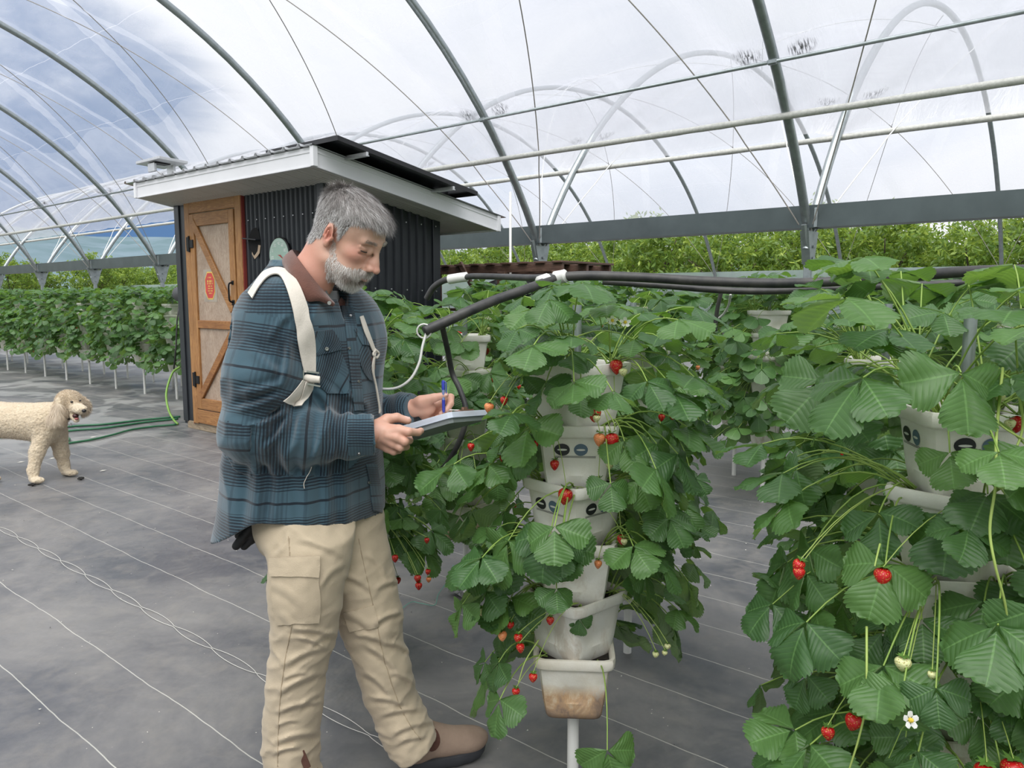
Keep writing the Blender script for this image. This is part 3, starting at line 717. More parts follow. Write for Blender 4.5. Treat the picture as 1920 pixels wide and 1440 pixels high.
# far rows: lighter towers
fars = []
for sd in (51, 52, 53):
    q, _ = tower('strawberry_tower', 'x', (0, 0, 0), 'x', sd, hi=False, per=11, leafL=.098, reach=1.35, auto_berries=.16, z0=.42 if sd == 51 else .40, pitch=.155, polez=1.5, stain=False, top_boost=1.1)
    fars.append(q)
FG = 'strawberry towers in the far rows'
spots = []
for y in np.arange(8.75, 24, 1.0): spots.append((5.32, y, 'front'))
for y in np.arange(8.3, 22, 1.0): spots.append((6.18, y, 'second'))
for y in (4.6, 3.6, 2.08, 1.1): spots.append((5.28, y, 'rf'))
for y in (5.2, 4.35, 3.45, 2.59, 1.65, .7): spots.append((5.95, y, 'rb'))
for y in (5.0, 3.0, 1.0, -.5): spots.append((6.9, y, 'rc'))
n_ = 0
for i, (x, y, kd) in enumerate(spots):
    src = fars[i % 3]
    if i < 3: o = src; o.location = (x, y, 0)
    else: o = dup_tree(src); o.location = (x, y, 0)
    o.rotation_euler = (0, 0, random.uniform(0, 6.28)); 
    if kd == 'front': o['label'] = 'leafy strawberry tower on a white pole, front row left of the shed'; o['group'] = 'front row of towers left of the shed'
    elif kd == 'second': o['label'] = 'strawberry tower in the row behind the front one, left of the shed'; o['group'] = 'second row of towers left of the shed'
    else: o['label'] = 'distant strawberry tower beyond the near rows, right of the shed'; o['group'] = 'distant towers right of the shed'

def runners(t, plants, L):
    for pts, rad in L:
        q = bez([P(*p) for p in pts], 50); cr, o = min(plants, key=lambda c: np.linalg.norm(c[0] - q[0]))
        MB().tube(q, rad * np.linspace(1, .7, len(q)) , 6).build('runner', RUNNER, o, smooth=True, loc=tuple(t.location))
runners(tR, plR, [([(1880, 690, 1.38), (1868, 820, 1.30), (1868, 900, 1.27), (1856, 990, 1.26), (1866, 1060, 1.25), (1884, 1130, 1.26), (1893, 1200, 1.28)], .0027),
    ([(1800, 720, 1.42), (1840, 760, 1.36), (1880, 800, 1.33), (1930, 830, 1.32)], .0024), ([(1905, 720, 1.4), (1918, 790, 1.34), (1905, 840, 1.32), (1880, 865, 1.31), (1860, 878, 1.30)], .0024),
    ([(1625, 1175, 1.42), (1625, 1250, 1.38), (1624, 1320, 1.37), (1610, 1385, 1.37), (1590, 1450, 1.38)], .0024), ([(1650, 1020, 1.4), (1645, 1040, 1.38), (1640, 1062, 1.37)], .002)])
runners(tC, plC, [([(1110, 690, 2.02), (1128, 720, 1.96), (1120, 740, 1.95), (1150, 790, 1.93), (1152, 806, 1.93)], .0019), ([(1220, 735, 2.1), (1320, 790, 2.1)], .0015), ([(1010, 1200, 2.0), (985, 1240, 1.96), (972, 1280, 1.95)], .002)])
# ------------------------------------------------------------------ the dark steel-clad shed
CLAD = simple('charcoal_steel_cladding', (.022, .026, .032), .42, .25, .12, 4, .03, 60)
CLADT = simple('charcoal_corner_trim', (.026, .030, .036), .38, .25, .08, 4)
REDT = simple('dark_red_trim', (.16, .025, .022), .55)
VINYL = simple('white_vinyl_fascia', (.80, .80, .83), .5, 0, .04, 3)
SOFF = simple('beige_grey_soffit', (.60, .58, .54), .6, 0, .06, 3)
ALU = simple('raw_aluminium', (.62, .63, .64), .35, .85, .06, 20)
PANB = simple('solar_panel_back', (.012, .013, .016), .35, .1, .2, 5)
BLKM = simple('black_iron', (.010, .010, .011), .5, .5)
def wood_mat(name, c1, c2, axis=2, scale=1.0, contrast=1.0, ply=False):
    m, k, out = newmat(name); co = k.coord('Object')
    sc_ = [14, 14, 14]; sc_[axis] = 1.3
    q = k.map(co, tuple(x * scale for x in sc_))
    nd = k.n('ShaderNodeTexNoise', i_Vector=q, i_Scale=1.6, i_Detail=6, i_Roughness=.6, i_Distortion=.8 if not ply else 2.2).outputs[0]
    rings = k.m('ABSOLUTE', k.m('SINE', k.m('MULTIPLY', nd, 34 if ply else 22)))
    f = k.m('POWER', rings, 2.2 if ply else 1.4)
    c = k.mix(k.m('MULTIPLY', f, contrast), c1, c2)
    c = k.mix(k.ramp(k.noise(k.map(co, (3, 3, 3)), 1.5, 4), [(.4, 0.0), (.8, .5)]), c, tuple(x * .55 for x in c2))
    b = k.n('ShaderNodeBsdfPrincipled', i_Base_Color=c, i_Roughness=.55, i_Normal=k.bump(f, .15, .002)); k.put(out.inputs[0], b.outputs[0]); return m
CED = wood_mat('stained_cedar_upright', (.42, .215, .075), (.30, .135, .042))
CEDH = wood_mat('stained_cedar_rail', (.40, .20, .07), (.27, .12, .038), axis=1)
CEDD = wood_mat('dark_stained_brace', (.36, .165, .05), (.25, .10, .03), axis=1)
PLY = wood_mat('weathered_plywood', (.50, .40, .31), (.30, .20, .135), axis=2, scale=.8, contrast=.9, ply=True)
PALW = wood_mat('weathered_pallet_wood', (.15, .085, .062), (.09, .05, .036), axis=1)
SX, Y0, Y1, BX = 4.23, 5.68, 8.36, 5.62
shed = thing('garden_shed', 'small charcoal corrugated steel shed with white overhanging roof and cedar door', 'shed', ((SX + BX) / 2, (Y0 + Y1) / 2, 0))
def corr(a, b, z0, ztop, out, pitch=.075, depth=.016, name='cladding_panel', holes=None):
    """corrugated sheet from a to b (xy), ztop(t) its upper edge"""
    a = np.array(a); b = np.array(b); L = np.linalg.norm(b - a); d = (b - a) / L; nrm = np.array(out)
    xs_ = []; off = []; n = int(L / pitch)
    for i in range(n):
        for f_, o_ in ((0, 0), (.55, 0), (.66, 1), (.88, 1)): xs_.append((i + f_) * pitch); off.append(o_ * depth)
    xs_.append(L); off.append(0)
    zs = np.linspace(0, 1, 9); V = []
    for x_, o_ in zip(xs_, off):
        p = a + d * x_ + nrm * o_; zt = ztop(x_ / L)
        V.append([(p[0], p[1], z0 + (zt - z0) * q) for q in zs])
    return MB().grid(np.array(V))
zfr = 2.49; zbk = 2.27
DY0, DY1, DZ = 7.0, 8.12, 2.46
corr((SX, Y0 + .06), (SX, DY0 - .02), .07, lambda t: zfr, (-1, 0)).build('cladding_panel', CLAD, shed)
MB().box((SX + .0, (DY1 + Y1) / 2 + .005, 1.25), (.02, Y1 - DY1, 2.42)).build('cladding_panel', CLADT, shed)
corr((SX + .02, Y0), (BX - .08, Y0), .07, lambda t: zfr + (zbk - zfr) * t, (0, -1), pitch=.10, depth=.022).build('cladding_panel', CLAD, shed)
MB().box((BX, (Y0 + Y1) / 2, 1.15), (.02, Y1 - Y0, 2.2)).build('cladding_panel', CLAD, shed)
MB().box(((SX + BX) / 2, Y1, 1.19), (BX - SX, .02, 2.24)).build('cladding_panel', CLAD, shed)
for x, y in ((SX, Y0), (SX, Y1)):
    sy = 1 if y == Y0 else -1
    MB().box((SX - .012, y + sy * .045, 1.28), (.028, .10, 2.42), bev=.004).box((SX + .04, y - sy * .006, 1.28), (.10, .028, 2.42), bev=.004).build('corner_trim', CLADT, shed)
MB().box((BX - .045, Y0 - .006, 1.17), (.10, .028, 2.2), bev=.004).build('corner_trim', CLADT, shed)
MB().box((SX - .02, (Y0 + Y1) / 2, zfr - .012), (.03, Y1 - Y0 + .04, .028)).build('red_trim_strip', REDT, shed)
v = np.array([(SX, Y0 - .03, zfr - .03), (BX, Y0 - .03, zbk - .03), (BX, Y0 - .03, zbk), (SX, Y0 - .03, zfr), (SX, Y0, zfr - .03), (BX, Y0, zbk - .03), (BX, Y0, zbk), (SX, Y0, zfr)])
MB().add(v, [(0, 1, 2, 3), (7, 6, 5, 4), (0, 4, 5, 1), (3, 2, 6, 7)]).build('red_trim_strip', REDT, shed)
scr = MB()
for z in (2.2, 1.55, .9, .35):
    for i in range(9): scr.tube([(SX - .016, Y0 + .16 + i * .15, z), (SX - .024, Y0 + .16 + i * .15, z)], .006, 6)
    for i in range(7): scr.tube([(SX + .12 + i * .2, Y0 - .024, z - .03 * i * .2), (SX + .12 + i * .2, Y0 - .034, z - .03 * i * .2)], .007, 6)
sw = scr.build('screws', ALU, shed); sw['kind'] = 'stuff'
MB().box((SX + .02, 7.0, .035), (.07, 2.6, .09), bev=.006).box(((SX + BX) / 2, Y0 + .03, .035), (BX - SX, .07, .09)).build('timber_sill', wood_mat('sill_board', (.40, .32, .22), (.25, .19, .12), axis=1), shed)
# rough hole, its inner shade painted as a black disc, with bent metal flap
hc = np.array([SX - .020, 6.79, 1.985]); hr = np.random.default_rng(4)
pts = [(hc[0], hc[1] + (.085 + .02 * hr.random()) * math.cos(a) , hc[2] + (.13 + .035 * hr.random()) * math.sin(a)) for a in np.linspace(0, 2 * math.pi, 13, endpoint=False)]
MB().add(pts, [tuple(range(13))]).build('hole_shade_disc', simple('hole_darkness', (.004, .004, .004), 1), shed)
inner = [(hc[0] - .002, y, z) for _, y, z in pts[7:12]]; outer = [(hc[0] - .003, hc[1] + (y - hc[1]) * .72 + .01, hc[2] + (z - hc[2]) * .80) for _, y, z in pts[7:12]]
MB().grid(np.array([inner, outer])).build('cut_edge', simple('raw_board_edge', (.45, .34, .24), .8), shed)
MB().box((hc[0] - .03, hc[1] + .02, hc[2] + .03), (.05, .24, .012), rot=rx(.10), bev=.003).build('bent_flap', CLADT, shed)
# door
door = MB().box((SX - .005, (DY0 + DY1) / 2, 1.25), (.03, DY1 - DY0 - .22, 2.2)).build('door', PLY, shed)
def bd(y0, z0, y1, z1, w_, mat, name, dx=.0, th=.028):
    a = np.array([y0, z0]); b = np.array([y1, z1]); L = np.linalg.norm(b - a); ang = math.atan2(b[1] - a[1], b[0] - a[0]); c = (a + b) / 2
    R = rx(ang)
    return MB().box((SX - .022 - dx, c[0], c[1]), (th, L, w_), rot=R, bev=.004).build(name, mat, door)
fr = MB()
MB().box((SX - .016, DY1 - .05, 1.27), (.045, .10, 2.40), bev=.005).build('frame_board', CED, shed)
MB().box((SX - .016, DY0 + .055, 1.27), (.045, .11, 2.40), bev=.005).build('frame_board', CED, shed)
MB().box((SX - .018, (DY0 + DY1) / 2, 2.405), (.045, DY1 - DY0 - .2, .13), bev=.005).build('frame_board', CEDH, shed)
MB().box((SX - .018, (DY0 + DY1) / 2, .155), (.045, DY1 - DY0 - .2, .15), bev=.005).build('frame_board', CEDH, shed)
ya, yb = 7.13, 8.01
MB().box((SX - .028, yb - .045, 1.285), (.03, .09, 2.09), bev=.004).build('door_stile', CED, door)
MB().box((SX - .028, ya + .05, 1.285), (.03, .10, 2.09), bev=.004).build('door_stile', CED, door)
bd(ya + .1, 2.265, yb - .09, 2.265, .13, CEDH, 'door_rail', .006); bd(ya + .1, .30, yb - .09, .30, .12, CEDH, 'door_rail', .006)
bd(ya + .1, 1.165, yb - .09, 1.165, .085, CEDD, 'door_rail', .006)
bd(yb - .06, 2.26, ya + .08, 1.32, .085, CEDH, 'door_brace', .012); bd(yb - .08, .38, ya + .10, 1.10, .085, CEDD, 'door_brace', .012)
MB().box((SX - .012, DY1 + .008, 1.27), (.03, .014, 2.42)).box((SX - .012, DY0 - .004, 1.27), (.034, .010, 2.42)).box((SX - .012, (DY0 + DY1) / 2, 2.478), (.05, DY1 - DY0 + .03, .016)).build('red_door_trim', simple('red_edge_strip', (.30, .05, .04), .6), shed)
for z in (2.02, .56):
    hg = MB().box((SX - .047, yb + .035, z), (.012, .055, .15), bev=.003).box((SX - .049, yb - .045, z), (.012, .07, .085), bev=.003)
    hg.tube([(SX - .052, yb + .002, z - .085), (SX - .052, yb + .002, z + .085)], .010, 8).build('hinge', BLKM, door)
MB().tube(bez([(SX - .045, ya + .052, 1.60), (SX - .085, ya + .052, 1.585), (SX - .09, ya + .052, 1.50), (SX - .085, ya + .052, 1.42), (SX - .045, ya + .052, 1.40)], 20), .009, 8).box((SX - .046, ya + .052, 1.40), (.01, .05, .05), bev=.004).box((SX - .046, ya + .052, 1.60), (.01, .04, .04), bev=.004).build('pull_handle', BLKM, door, smooth=False)
MB().tube([(SX - .05, ya + .05, 1.39), (SX - .055, ya + .052, 1.2), (SX - .052, ya + .052, 1.12)], .004, 6).build('hanging_latch', BLKM, door)
MB().box((SX - .022, 7.86, .44), (.004, .045, .05)).build('sticker', simple('white_sticker', (.75, .74, .7), .5), door)
# octagonal red notice on the door
sg = MB(); cy, cz = 7.665, 1.575
def octo(w_, h_, x):
    return [(x, cy + a * w_, cz + b * h_) for a, b in ((-.5, -.25), (-.25, -.5), (.25, -.5), (.5, -.25), (.5, .25), (.25, .5), (-.25, .5), (-.5, .25))]
sg.add([(SX - .0215, cy - .13, cz - .17), (SX - .0215, cy + .13, cz - .17), (SX - .0215, cy + .13, cz + .17), (SX - .0215, cy - .13, cz + .17)], [(3, 2, 1, 0)], 2)
sg.add(octo(.20, .29, SX - .0235), [tuple(range(7, -1, -1))], 1).add(octo(.178, .262, SX - .0250), [tuple(range(7, -1, -1))], 0)
sg.add(octo(.20, .29, SX - .0205) , [tuple(range(8))], 1)
for i, (w_, z) in enumerate(((.085, .085), (.11, .045), (.13, .02), (.10, -.005), (.12, -.03), (.13, -.055), (.08, -.08))):
    hh = .012 if i in (1,) else .006
    n_s = int(w_ / .011); 
    for q in range(n_s):
        if (q * 7 + i * 3) % 5 == 0: continue
        y_ = cy - w_ / 2 + q * .011
        sg.add([(SX - .0258, y_, cz + z - hh), (SX - .0258, y_ + .008, cz + z - hh), (SX - .0258, y_ + .008, cz + z + hh), (SX - .0258, y_, cz + z + hh)], [(3, 2, 1, 0)], 1)
o = sg.build('octagon_notice', [simple('notice_red', (.62, .06, .05), .5), simple('notice_yellow', (.80, .55, .12), .5), simple('notice_sleeve', (.42, .36, .29), .4)], loc=(SX - .03, cy, cz))
tag(o, 'red octagonal notice with yellow border fixed to the plywood of the cedar door', 'sign')
# roof
F0, R0, R1 = 3.83, 5.28, 8.40; BK = 6.08
slope = (2.13 - 2.50) / (BK - F0)
def zb(x): return 2.50 + slope * (x - F0)
roof = MB()
fh = .155
def slab(pts, th):  # pts list of (x,y,z) lower face CCW from above
    v = [(x, y, z) for x, y, z in pts] + [(x, y, z + th) for x, y, z in pts]; return v, [(3, 2, 1, 0), (4, 5, 6, 7), (0, 1, 5, 4), (1, 2, 6, 5), (2, 3, 7, 6), (3, 0, 4, 7)]
def fascia(x0, y0, x1, y1, th, name):
    a = np.array([x0, y0]); b = np.array([x1, y1]); d = unit(np.r_[b - a, 0])[:2]; n_ = np.array([-d[1], d[0]]) * th
    v = [(x0, y0, zb(x0)), (x1, y1, zb(x1)), (x1 + n_[0], y1 + n_[1], zb(x1)), (x0 + n_[0], y0 + n_[1], zb(x0))]
    v2 = [(x, y, z + fh) for x, y, z in v]
    mb = MB().add(v + v2, [(3, 2, 1, 0), (4, 5, 6, 7), (0, 1, 5, 4), (1, 2, 6, 5), (2, 3, 7, 6), (3, 0, 4, 7)])
    e = .004
    for off, hh in ((.112, .018), (.0, .012)):
        w_ = [(x - (n_[0] * .3), y - (n_[1] * .3), zb(x) + off) for x, y, z in v[:2]] + [(x + 0, y + 0, zb(x) + off) for x, y, z in v[1::-1]]
        w2 = [(x, y, z + hh) for x, y, z in w_]
        mb.add(w_ + w2, [(0, 1, 2, 3), (7, 6, 5, 4), (0, 4, 5, 1), (1, 5, 6, 2), (2, 6, 7, 3), (3, 7, 4, 0)])
    return mb.build(name, VINYL, shed)
fascia(F0, R1, F0, R0, .02, 'fascia_board'); fascia(F0, R0, BK, R0, .02, 'fascia_board'); fascia(BK, R0, BK, R1, .02, 'fascia_board'); fascia(BK, R1, F0, R1, .02, 'fascia_board')
cm = MB()
for x_, y_ in ((F0, R0), (BK, R0), (F0, R1), (BK, R1)): cm.box((x_, y_, zb(x_) + fh / 2 + .001), (.046, .046, fh + .004), bev=.002)
for q_, cpt in zip(range(4), cm.v): pass
cm.build('corner_cap', VINYL, shed)
# ribbed soffit
V = []
yy = np.arange(R0 + .01, R1, .05)
sf = MB()
for y in yy:
    for x0_, x1_ in ((F0 + .01, BK - .01),):
        sf.add([(x0_, y, zb(x0_) + .010), (x0_, y + .044, zb(x0_) + .010), (x1_, y + .044, zb(x1_) + .010), (x1_, y, zb(x1_) + .010)], [(0, 1, 2, 3)])
        sf.add([(x0_, y + .044, zb(x0_) + .016), (x0_, y + .05, zb(x0_) + .016), (x1_, y + .05, zb(x1_) + .016), (x1_, y + .044, zb(x1_) + .016)], [(0, 1, 2, 3)])
sf.build('soffit', SOFF, shed)
# ribbed metal roofing
xs_ = []; prof = []
y = R0 - .03
while y < R1 + .05:
    for f_, h_ in ((0, 0), (.155, 0), (.17, .022), (.195, .022), (.21, 0)): xs_.append(y + f_); prof.append(h_)
    y += .21
x0_, x1_ = F0 - .035, BK + .10
g = np.array([[(x, y, zb(x) + fh + .004 + h_ + dz) for x in (x0_, x1_)] for y, h_, dz in [(a, b, 0.0) for a, b in zip(xs_, prof)]])
g2 = g + [0, 0, .004]
MB().grid(g).grid(g2).grid(np.stack([g[:, 0], g2[:, 0]], 1)).build('metal_roofing', ALU, shed)
# solar panel on rails
nx = unit([1, 0, slope]); 
pan = thing('solar_panel', 'long black solar panel on aluminium rails above the right side of the shed roof', 'solar panel', (4.8, 5.5, 2.6))
c0 = P(633, 253, 0); 
pa = ony(633, 253, 5.02); pb = pa + nx * 1.66
zz = lambda x: pa[2] + slope * (x - pa[0])
Lr = [(pa[0], 5.02), (pa[0] + 1.62, 5.02), (pa[0] + 1.62, 6.02), (pa[0], 6.02)]
v = [(x, y, zz(x) - .038) for x, y in Lr] + [(x, y, zz(x)) for x, y in Lr]
MB().add(v, [(0, 1, 5, 4), (1, 2, 6, 5), (2, 3, 7, 6), (3, 0, 4, 7), (4, 5, 6, 7)]).build('panel_frame', simple('panel_frame_black', (.03, .03, .033), .35, .4), pan)
v2 = [(x, y, zz(x) - .006) for x, y in Lr]; MB().add(v2, [(3, 2, 1, 0)]).build('panel_back', PANB, pan)
for xr in (pa[0] + .28, pa[0] + 1.28):
    MB().box((xr, 5.55, zz(xr) - .060), (.024, 1.10, .030), bev=.003).box((xr, 5.55, zz(xr) - .076), (.036, 1.10, .006)).build('mounting_rail', ALU, pan)
    for y_ in (5.5, 6.0): MB().box((xr, y_, (zz(xr) - .08 + zb(xr) + fh) / 2), (.03, .03, max(.02, zz(xr) - .08 - zb(xr) - fh))).build('rail_foot', ALU, pan)
# roof bracket, exhaust pipe, round dial
br = thing('roof_bracket', 'flat aluminium bracket standing on the left end of the shed roof', 'bracket', (3.95, 8.1, 2.7))
bc = onx(303, 307, 3.95)
MB().box((bc[0], bc[1], bc[2] + .01), (.30, .52, .03), rot=ry(.05), bev=.004).build('bracket_plate', ALU, br)
MB().box((bc[0] - .1, bc[1], bc[2] - .05), (.03, .14, .09), bev=.004).box((bc[0] + .1, bc[1], bc[2] - .05), (.03, .14, .09), bev=.004).build('bracket_leg', ALU, br)
MB().box((bc[0] - .03, bc[1] - .03, bc[2] - .008), (.16, .13, .012), bev=.003).build('dark_slot', BLKM, br)
ec = np.array([4.5, 8.37, 1.50])
ex = thing('exhaust_duct', 'grey round duct elbow sticking out of the left end of the shed', 'duct', ec)
MB().tube([(4.38, 8.36, 1.5), (4.38, 8.44, 1.5)], .095, 20).build('duct_collar', ALU, ex, smooth=True, auto=40)
MB().tube([(4.38, 8.43, 1.5), (4.37, 8.66, 1.49)], .085, 20).build('duct_pipe', simple('dark_grey_duct', (.07, .072, .075), .5), ex, smooth=True, auto=40)
dc = onx(524, 478, SX - .03)
di = thing('dial_thermometer', 'round pale green dial thermometer on the dark shed wall behind the collar', 'thermometer', dc)
def disc(c, r, x, n=40): return [(x, c[1] + r * math.cos(a), c[2] + r * math.sin(a)) for a in np.linspace(0, 2 * math.pi, n, endpoint=False)]
MB().loft([disc(dc, .165, SX - .0), disc(dc, .168, SX - .03), disc(dc, .16, SX - .036), disc(dc, .152, SX - .034)]).build('dial_rim', BLKM, di, smooth=True, auto=40)
MB().add(disc(dc, .156, SX - .0365), [tuple(range(39, -1, -1))]).build('dial_face', simple('dial_face_green', (.30, .43, .36), .35, 0, .05, 10), di)
mk = MB()
SEG = {'0': 'abcdef', '1': 'bc', '2': 'abged', '4': 'fgbc', '6': 'afgedc', '8': 'abcdefg', '3': 'abgcd'}
def digit(mb, ch, y, z, h, mir=-1):
    w_ = h * .55; t_ = h * .16; x = SX - .0375
    S = {'a': (0, h / 2, w_, t_), 'g': (0, 0, w_, t_), 'd': (0, -h / 2, w_, t_), 'b': (w_ / 2, h / 4, t_, h / 2), 'c': (w_ / 2, -h / 4, t_, h / 2), 'f': (-w_ / 2, h / 4, t_, h / 2), 'e': (-w_ / 2, -h / 4, t_, h / 2)}
    for s_ in SEG[ch]:
        a, b, ww, hh = S[s_]; cy_ = y + mir * a
        mb.add([(x, cy_ - ww / 2, z + b - hh / 2), (x, cy_ + ww / 2, z + b - hh / 2), (x, cy_ + ww / 2, z + b + hh / 2), (x, cy_ - ww / 2, z + b + hh / 2)], [(3, 2, 1, 0)])
for i, s_ in enumerate(['40', '20', '0', '20', '40', '60', '80', '100', '120']):
    a = math.radians(225 - i * 270 / 8); y_ = dc[1] - .108 * math.cos(a); z_ = dc[2] + .108 * math.sin(a)
    for q, ch in enumerate(s_): digit(mk, ch, y_ - (q - (len(s_) - 1) / 2) * .020, z_, .024)
for i in range(49):
    a = math.radians(225 - i * 270 / 48); r0, r1 = (.128, .145); c, s_ = math.cos(a), math.sin(a)
    mk.add([(SX - .0375, dc[1] - r0 * c + .0015 * s_, dc[2] + r0 * s_ + .0015 * c), (SX - .0375, dc[1] - r1 * c + .0015 * s_, dc[2] + r1 * s_ + .0015 * c), (SX - .0375, dc[1] - r1 * c - .0015 * s_, dc[2] + r1 * s_ - .0015 * c), (SX - .0375, dc[1] - r0 * c - .0015 * s_, dc[2] + r0 * s_ - .0015 * c)], [(0, 1, 2, 3)])
mk.build('dial_markings', simple('dial_white', (.8, .85, .8), .5), di)
MB().add([(SX - .039, dc[1] + .02, dc[2] + .0), (SX - .039, dc[1] - .015, dc[2] - .012), (SX - .039, dc[1] - .085, dc[2] - .07 + .02), (SX - .039, dc[1] - .03, dc[2] - .0)], [(0, 1, 2, 3)]).build('dial_pointer', simple('dial_red', (.4, .03, .03), .5), di)

# ------------------------------------------------------------------ pallet table beyond, white standpipe
pt = thing('pallet_table', 'weathered wooden pallet standing on posts beyond the middle tower', 'pallet', (6.5, 5.7, 0))
zt_ = 1.82
dk = MB()
for i in range(9):
    y_ = 4.80 + i * .235; dk.box((6.95, y_, zt_), (1.0, .13, .022), bev=.003)
dk.build('deck_boards', PALW, pt)
for x_ in (6.5, 6.95, 7.4): MB().box((x_, 5.75, zt_ - .055), (.04, 2.0, .085), bev=.003).build('stringer', PALW, pt)
for y_ in (4.80, 5.55, 6.6): MB().box((6.48, y_, zt_ / 2 - .05), (.09, .11, zt_ - .08), bev=.004).build('post', PALW, pt)
MB().box((6.47, 5.95, 1.50), (.03, .85, .06), rot=rx(.95), bev=.003).build('diagonal_brace', PALW, pt)
bg_ = MB(); n = 22
for i in range(n):
    t = i / (n - 1); rr_ = .16 * math.sin(math.pi * min(max(t, .04), .96)) ** .5
    pass
rings = []
for i in range(n):
    t = i / (n - 1); R_ = .17 * max(.08, math.sin(math.pi * t)) ** .45
    rings.append([(6.9 + R_ * 1.6 * math.cos(a) + .02 * math.sin(5 * a + i), 4.95 + t * 1.5, 1.50 + R_ * (1 + .12 * math.sin(3 * a + i * .7)) * math.sin(a)) for a in np.linspace(0, 2 * math.pi, 20, endpoint=False)])
bag_ = MB().loft(rings).build('rolled_tarpaulin', simple('black_plastic_sheet', (.012, .013, .016), .35, 0, .2, 9, .5, 14), smooth=True, loc=(6.9, 5.6, 1.5))
tag(bag_, 'black rolled plastic sheeting lying beneath the pallet boards', 'tarpaulin')
MB().box((6.9, 5.6, 1.31), (.9, 1.9, .03)).build('lower_shelf', PALW, pt)
sp_ = ony(957, 430, 5.5); sp_ = P(957, 430, 8.6)
o = MB().tube([(sp_[0], sp_[1], 0), (sp_[0], sp_[1], 2.62)], .014, 8).build('standpipe', PVC, smooth=True, loc=(sp_[0], sp_[1], 0))
tag(o, 'thin white upright pipe beyond the shed, left of the middle post', 'pipe')
# ------------------------------------------------------------------ orchard trees
BARK = simple('orchard_bark', (.10, .075, .055), .9, 0, .3, 9, .6, 30)
def tree_leafmat():
    m, k, out = newmat('orchard_leaf'); uv = k.coord('UV'); sp = k.n('ShaderNodeSeparateXYZ', i_0=uv)
    c = k.ramp(sp.outputs[0], [(0, (.055, .115, .02)), (.5, (.13, .22, .035)), (1, (.36, .44, .08))])
    b = k.n('ShaderNodeBsdfPrincipled', i_Base_Color=c, i_Roughness=.5)
    t_ = k.n('ShaderNodeBsdfTranslucent', i_Color=k.mix(.6, c, (.45, .6, .08)))
    k.put(out.inputs[0], k.n('ShaderNodeMixShader', i_0=.4, i_1=b.outputs[0], i_2=t_.outputs[0]).outputs[0]); return m
TLEAF = tree_leafmat()
def tree(seed, n=7500, H=3.6):
    r = np.random.default_rng(seed)
    t = thing('orchard_tree', 'leafy green orchard tree in the hedge-like row beyond the far film', 'tree', (0, 0, 0), 'orchard trees beyond the greenhouse')
    tr = MB(); tr.tube(bez([(0, 0, -.1), (.03, .02, .6), (.0, .05, 1.3)], 10), np.linspace(.09, .06, 11), 8)
    tips = []
    for i in range(9):
        a = i * 2.4 + r.normal() * .3; l = r.uniform(.8, 1.5); e = np.array([math.cos(a) * l, math.sin(a) * l, r.uniform(2.0, H - .4)])
        tr.tube(bez([(0, .05, 1.0 + .05 * i), e * [.4, .4, .7] + [0, 0, .1], e], 10), np.linspace(.045, .012, 11)[:11], 6); tips.append(e)
    tr.build('trunk', BARK, t, smooth=True)
    # leaves gathered in drooping sprays
    nc = 300; cc = []
    while len(cc) < nc:
        p = r.uniform([-1.6, -1.7, .7], [1.6, 1.7, H]); q = (p - [0, 0, H * .56]) / [1.45, 1.6, H * .45]
        if .35 < np.linalg.norm(q) < 1.0 + .12 * math.sin(p[0] * 4 + seed) * math.cos(p[1] * 5): cc.append(p)
    cc = np.array(cc); own = r.integers(0, nc, n)
    shoot = r.normal(size=(nc, 3)) * [.6, .6, .35] + [0, 0, .35]
    u = r.random(n)[:, None]
    c = cc[own] + shoot[own] * u * .42 + r.normal(size=(n, 3)) * .055
    d = r.normal(size=(n, 3)) + [0, 0, -.5]; d /= np.linalg.norm(d, axis=1)[:, None]
    s_ = np.cross(d, r.normal(size=(n, 3))); s_ /= np.linalg.norm(s_, axis=1)[:, None]
    L = r.uniform(.12, .24, n)[:, None]; W = L * .34
    V = np.stack([c, c + d * L * .5 + s_ * W * .5, c + d * L, c + d * L * .5 - s_ * W * .5], 1).reshape(-1, 3)
    F = np.arange(4 * n).reshape(-1, 4)
    tone = np.clip(r.random(n) * .55 + u[:, 0] * .45 * (r.random(nc)[own] > .45), 0, .99)
    uv = np.stack([np.repeat(tone, 4), np.ones(4 * n)], 1)
    mkobj('foliage', V, F, TLEAF, t, False, None, uv); return t
rowend = [(x, 47 + (i % 2) * 2.4) for i, x in enumerate(np.arange(-12, 23, 2.2))]
protos = [tree(1), tree(2, H=3.4), tree(3, H=3.8)]
k_ = 0
for x, y in rowend:
    o = protos[k_] if k_ < 3 else dup_tree(protos[k_ % 3])
    o.location = (x, y, 0); o.rotation_euler = (0, 0, random.uniform(0, 6.28)); o['label'] = 'green tree beyond the left far end of the greenhouse'; o['group'] = 'trees beyond the left far end'; k_ += 1
for row, x in enumerate((23.6, 26.8)):
    for y in np.arange(-3.5, 56, 2.35):
        o = protos[k_] if k_ < 3 else dup_tree(protos[k_ % 3])
        o.location = (x + random.uniform(-.3, .3), y + random.uniform(-.3, .3) + row, 0); o.rotation_euler = (0, 0, random.uniform(0, 6.28))
        s_ = random.uniform(.92, 1.08) + .10 * row; o.scale = (s_, s_, s_ * (.96 if y > 20 else 1)); k_ += 1
        if not row: o['label'] = 'leafy orchard tree in the front line beyond the far film'; o['group'] = 'orchard trees beyond the greenhouse'
        if row: o['label'] = 'orchard tree in the second line behind the front orchard trees'; o['group'] = 'second line of orchard trees'
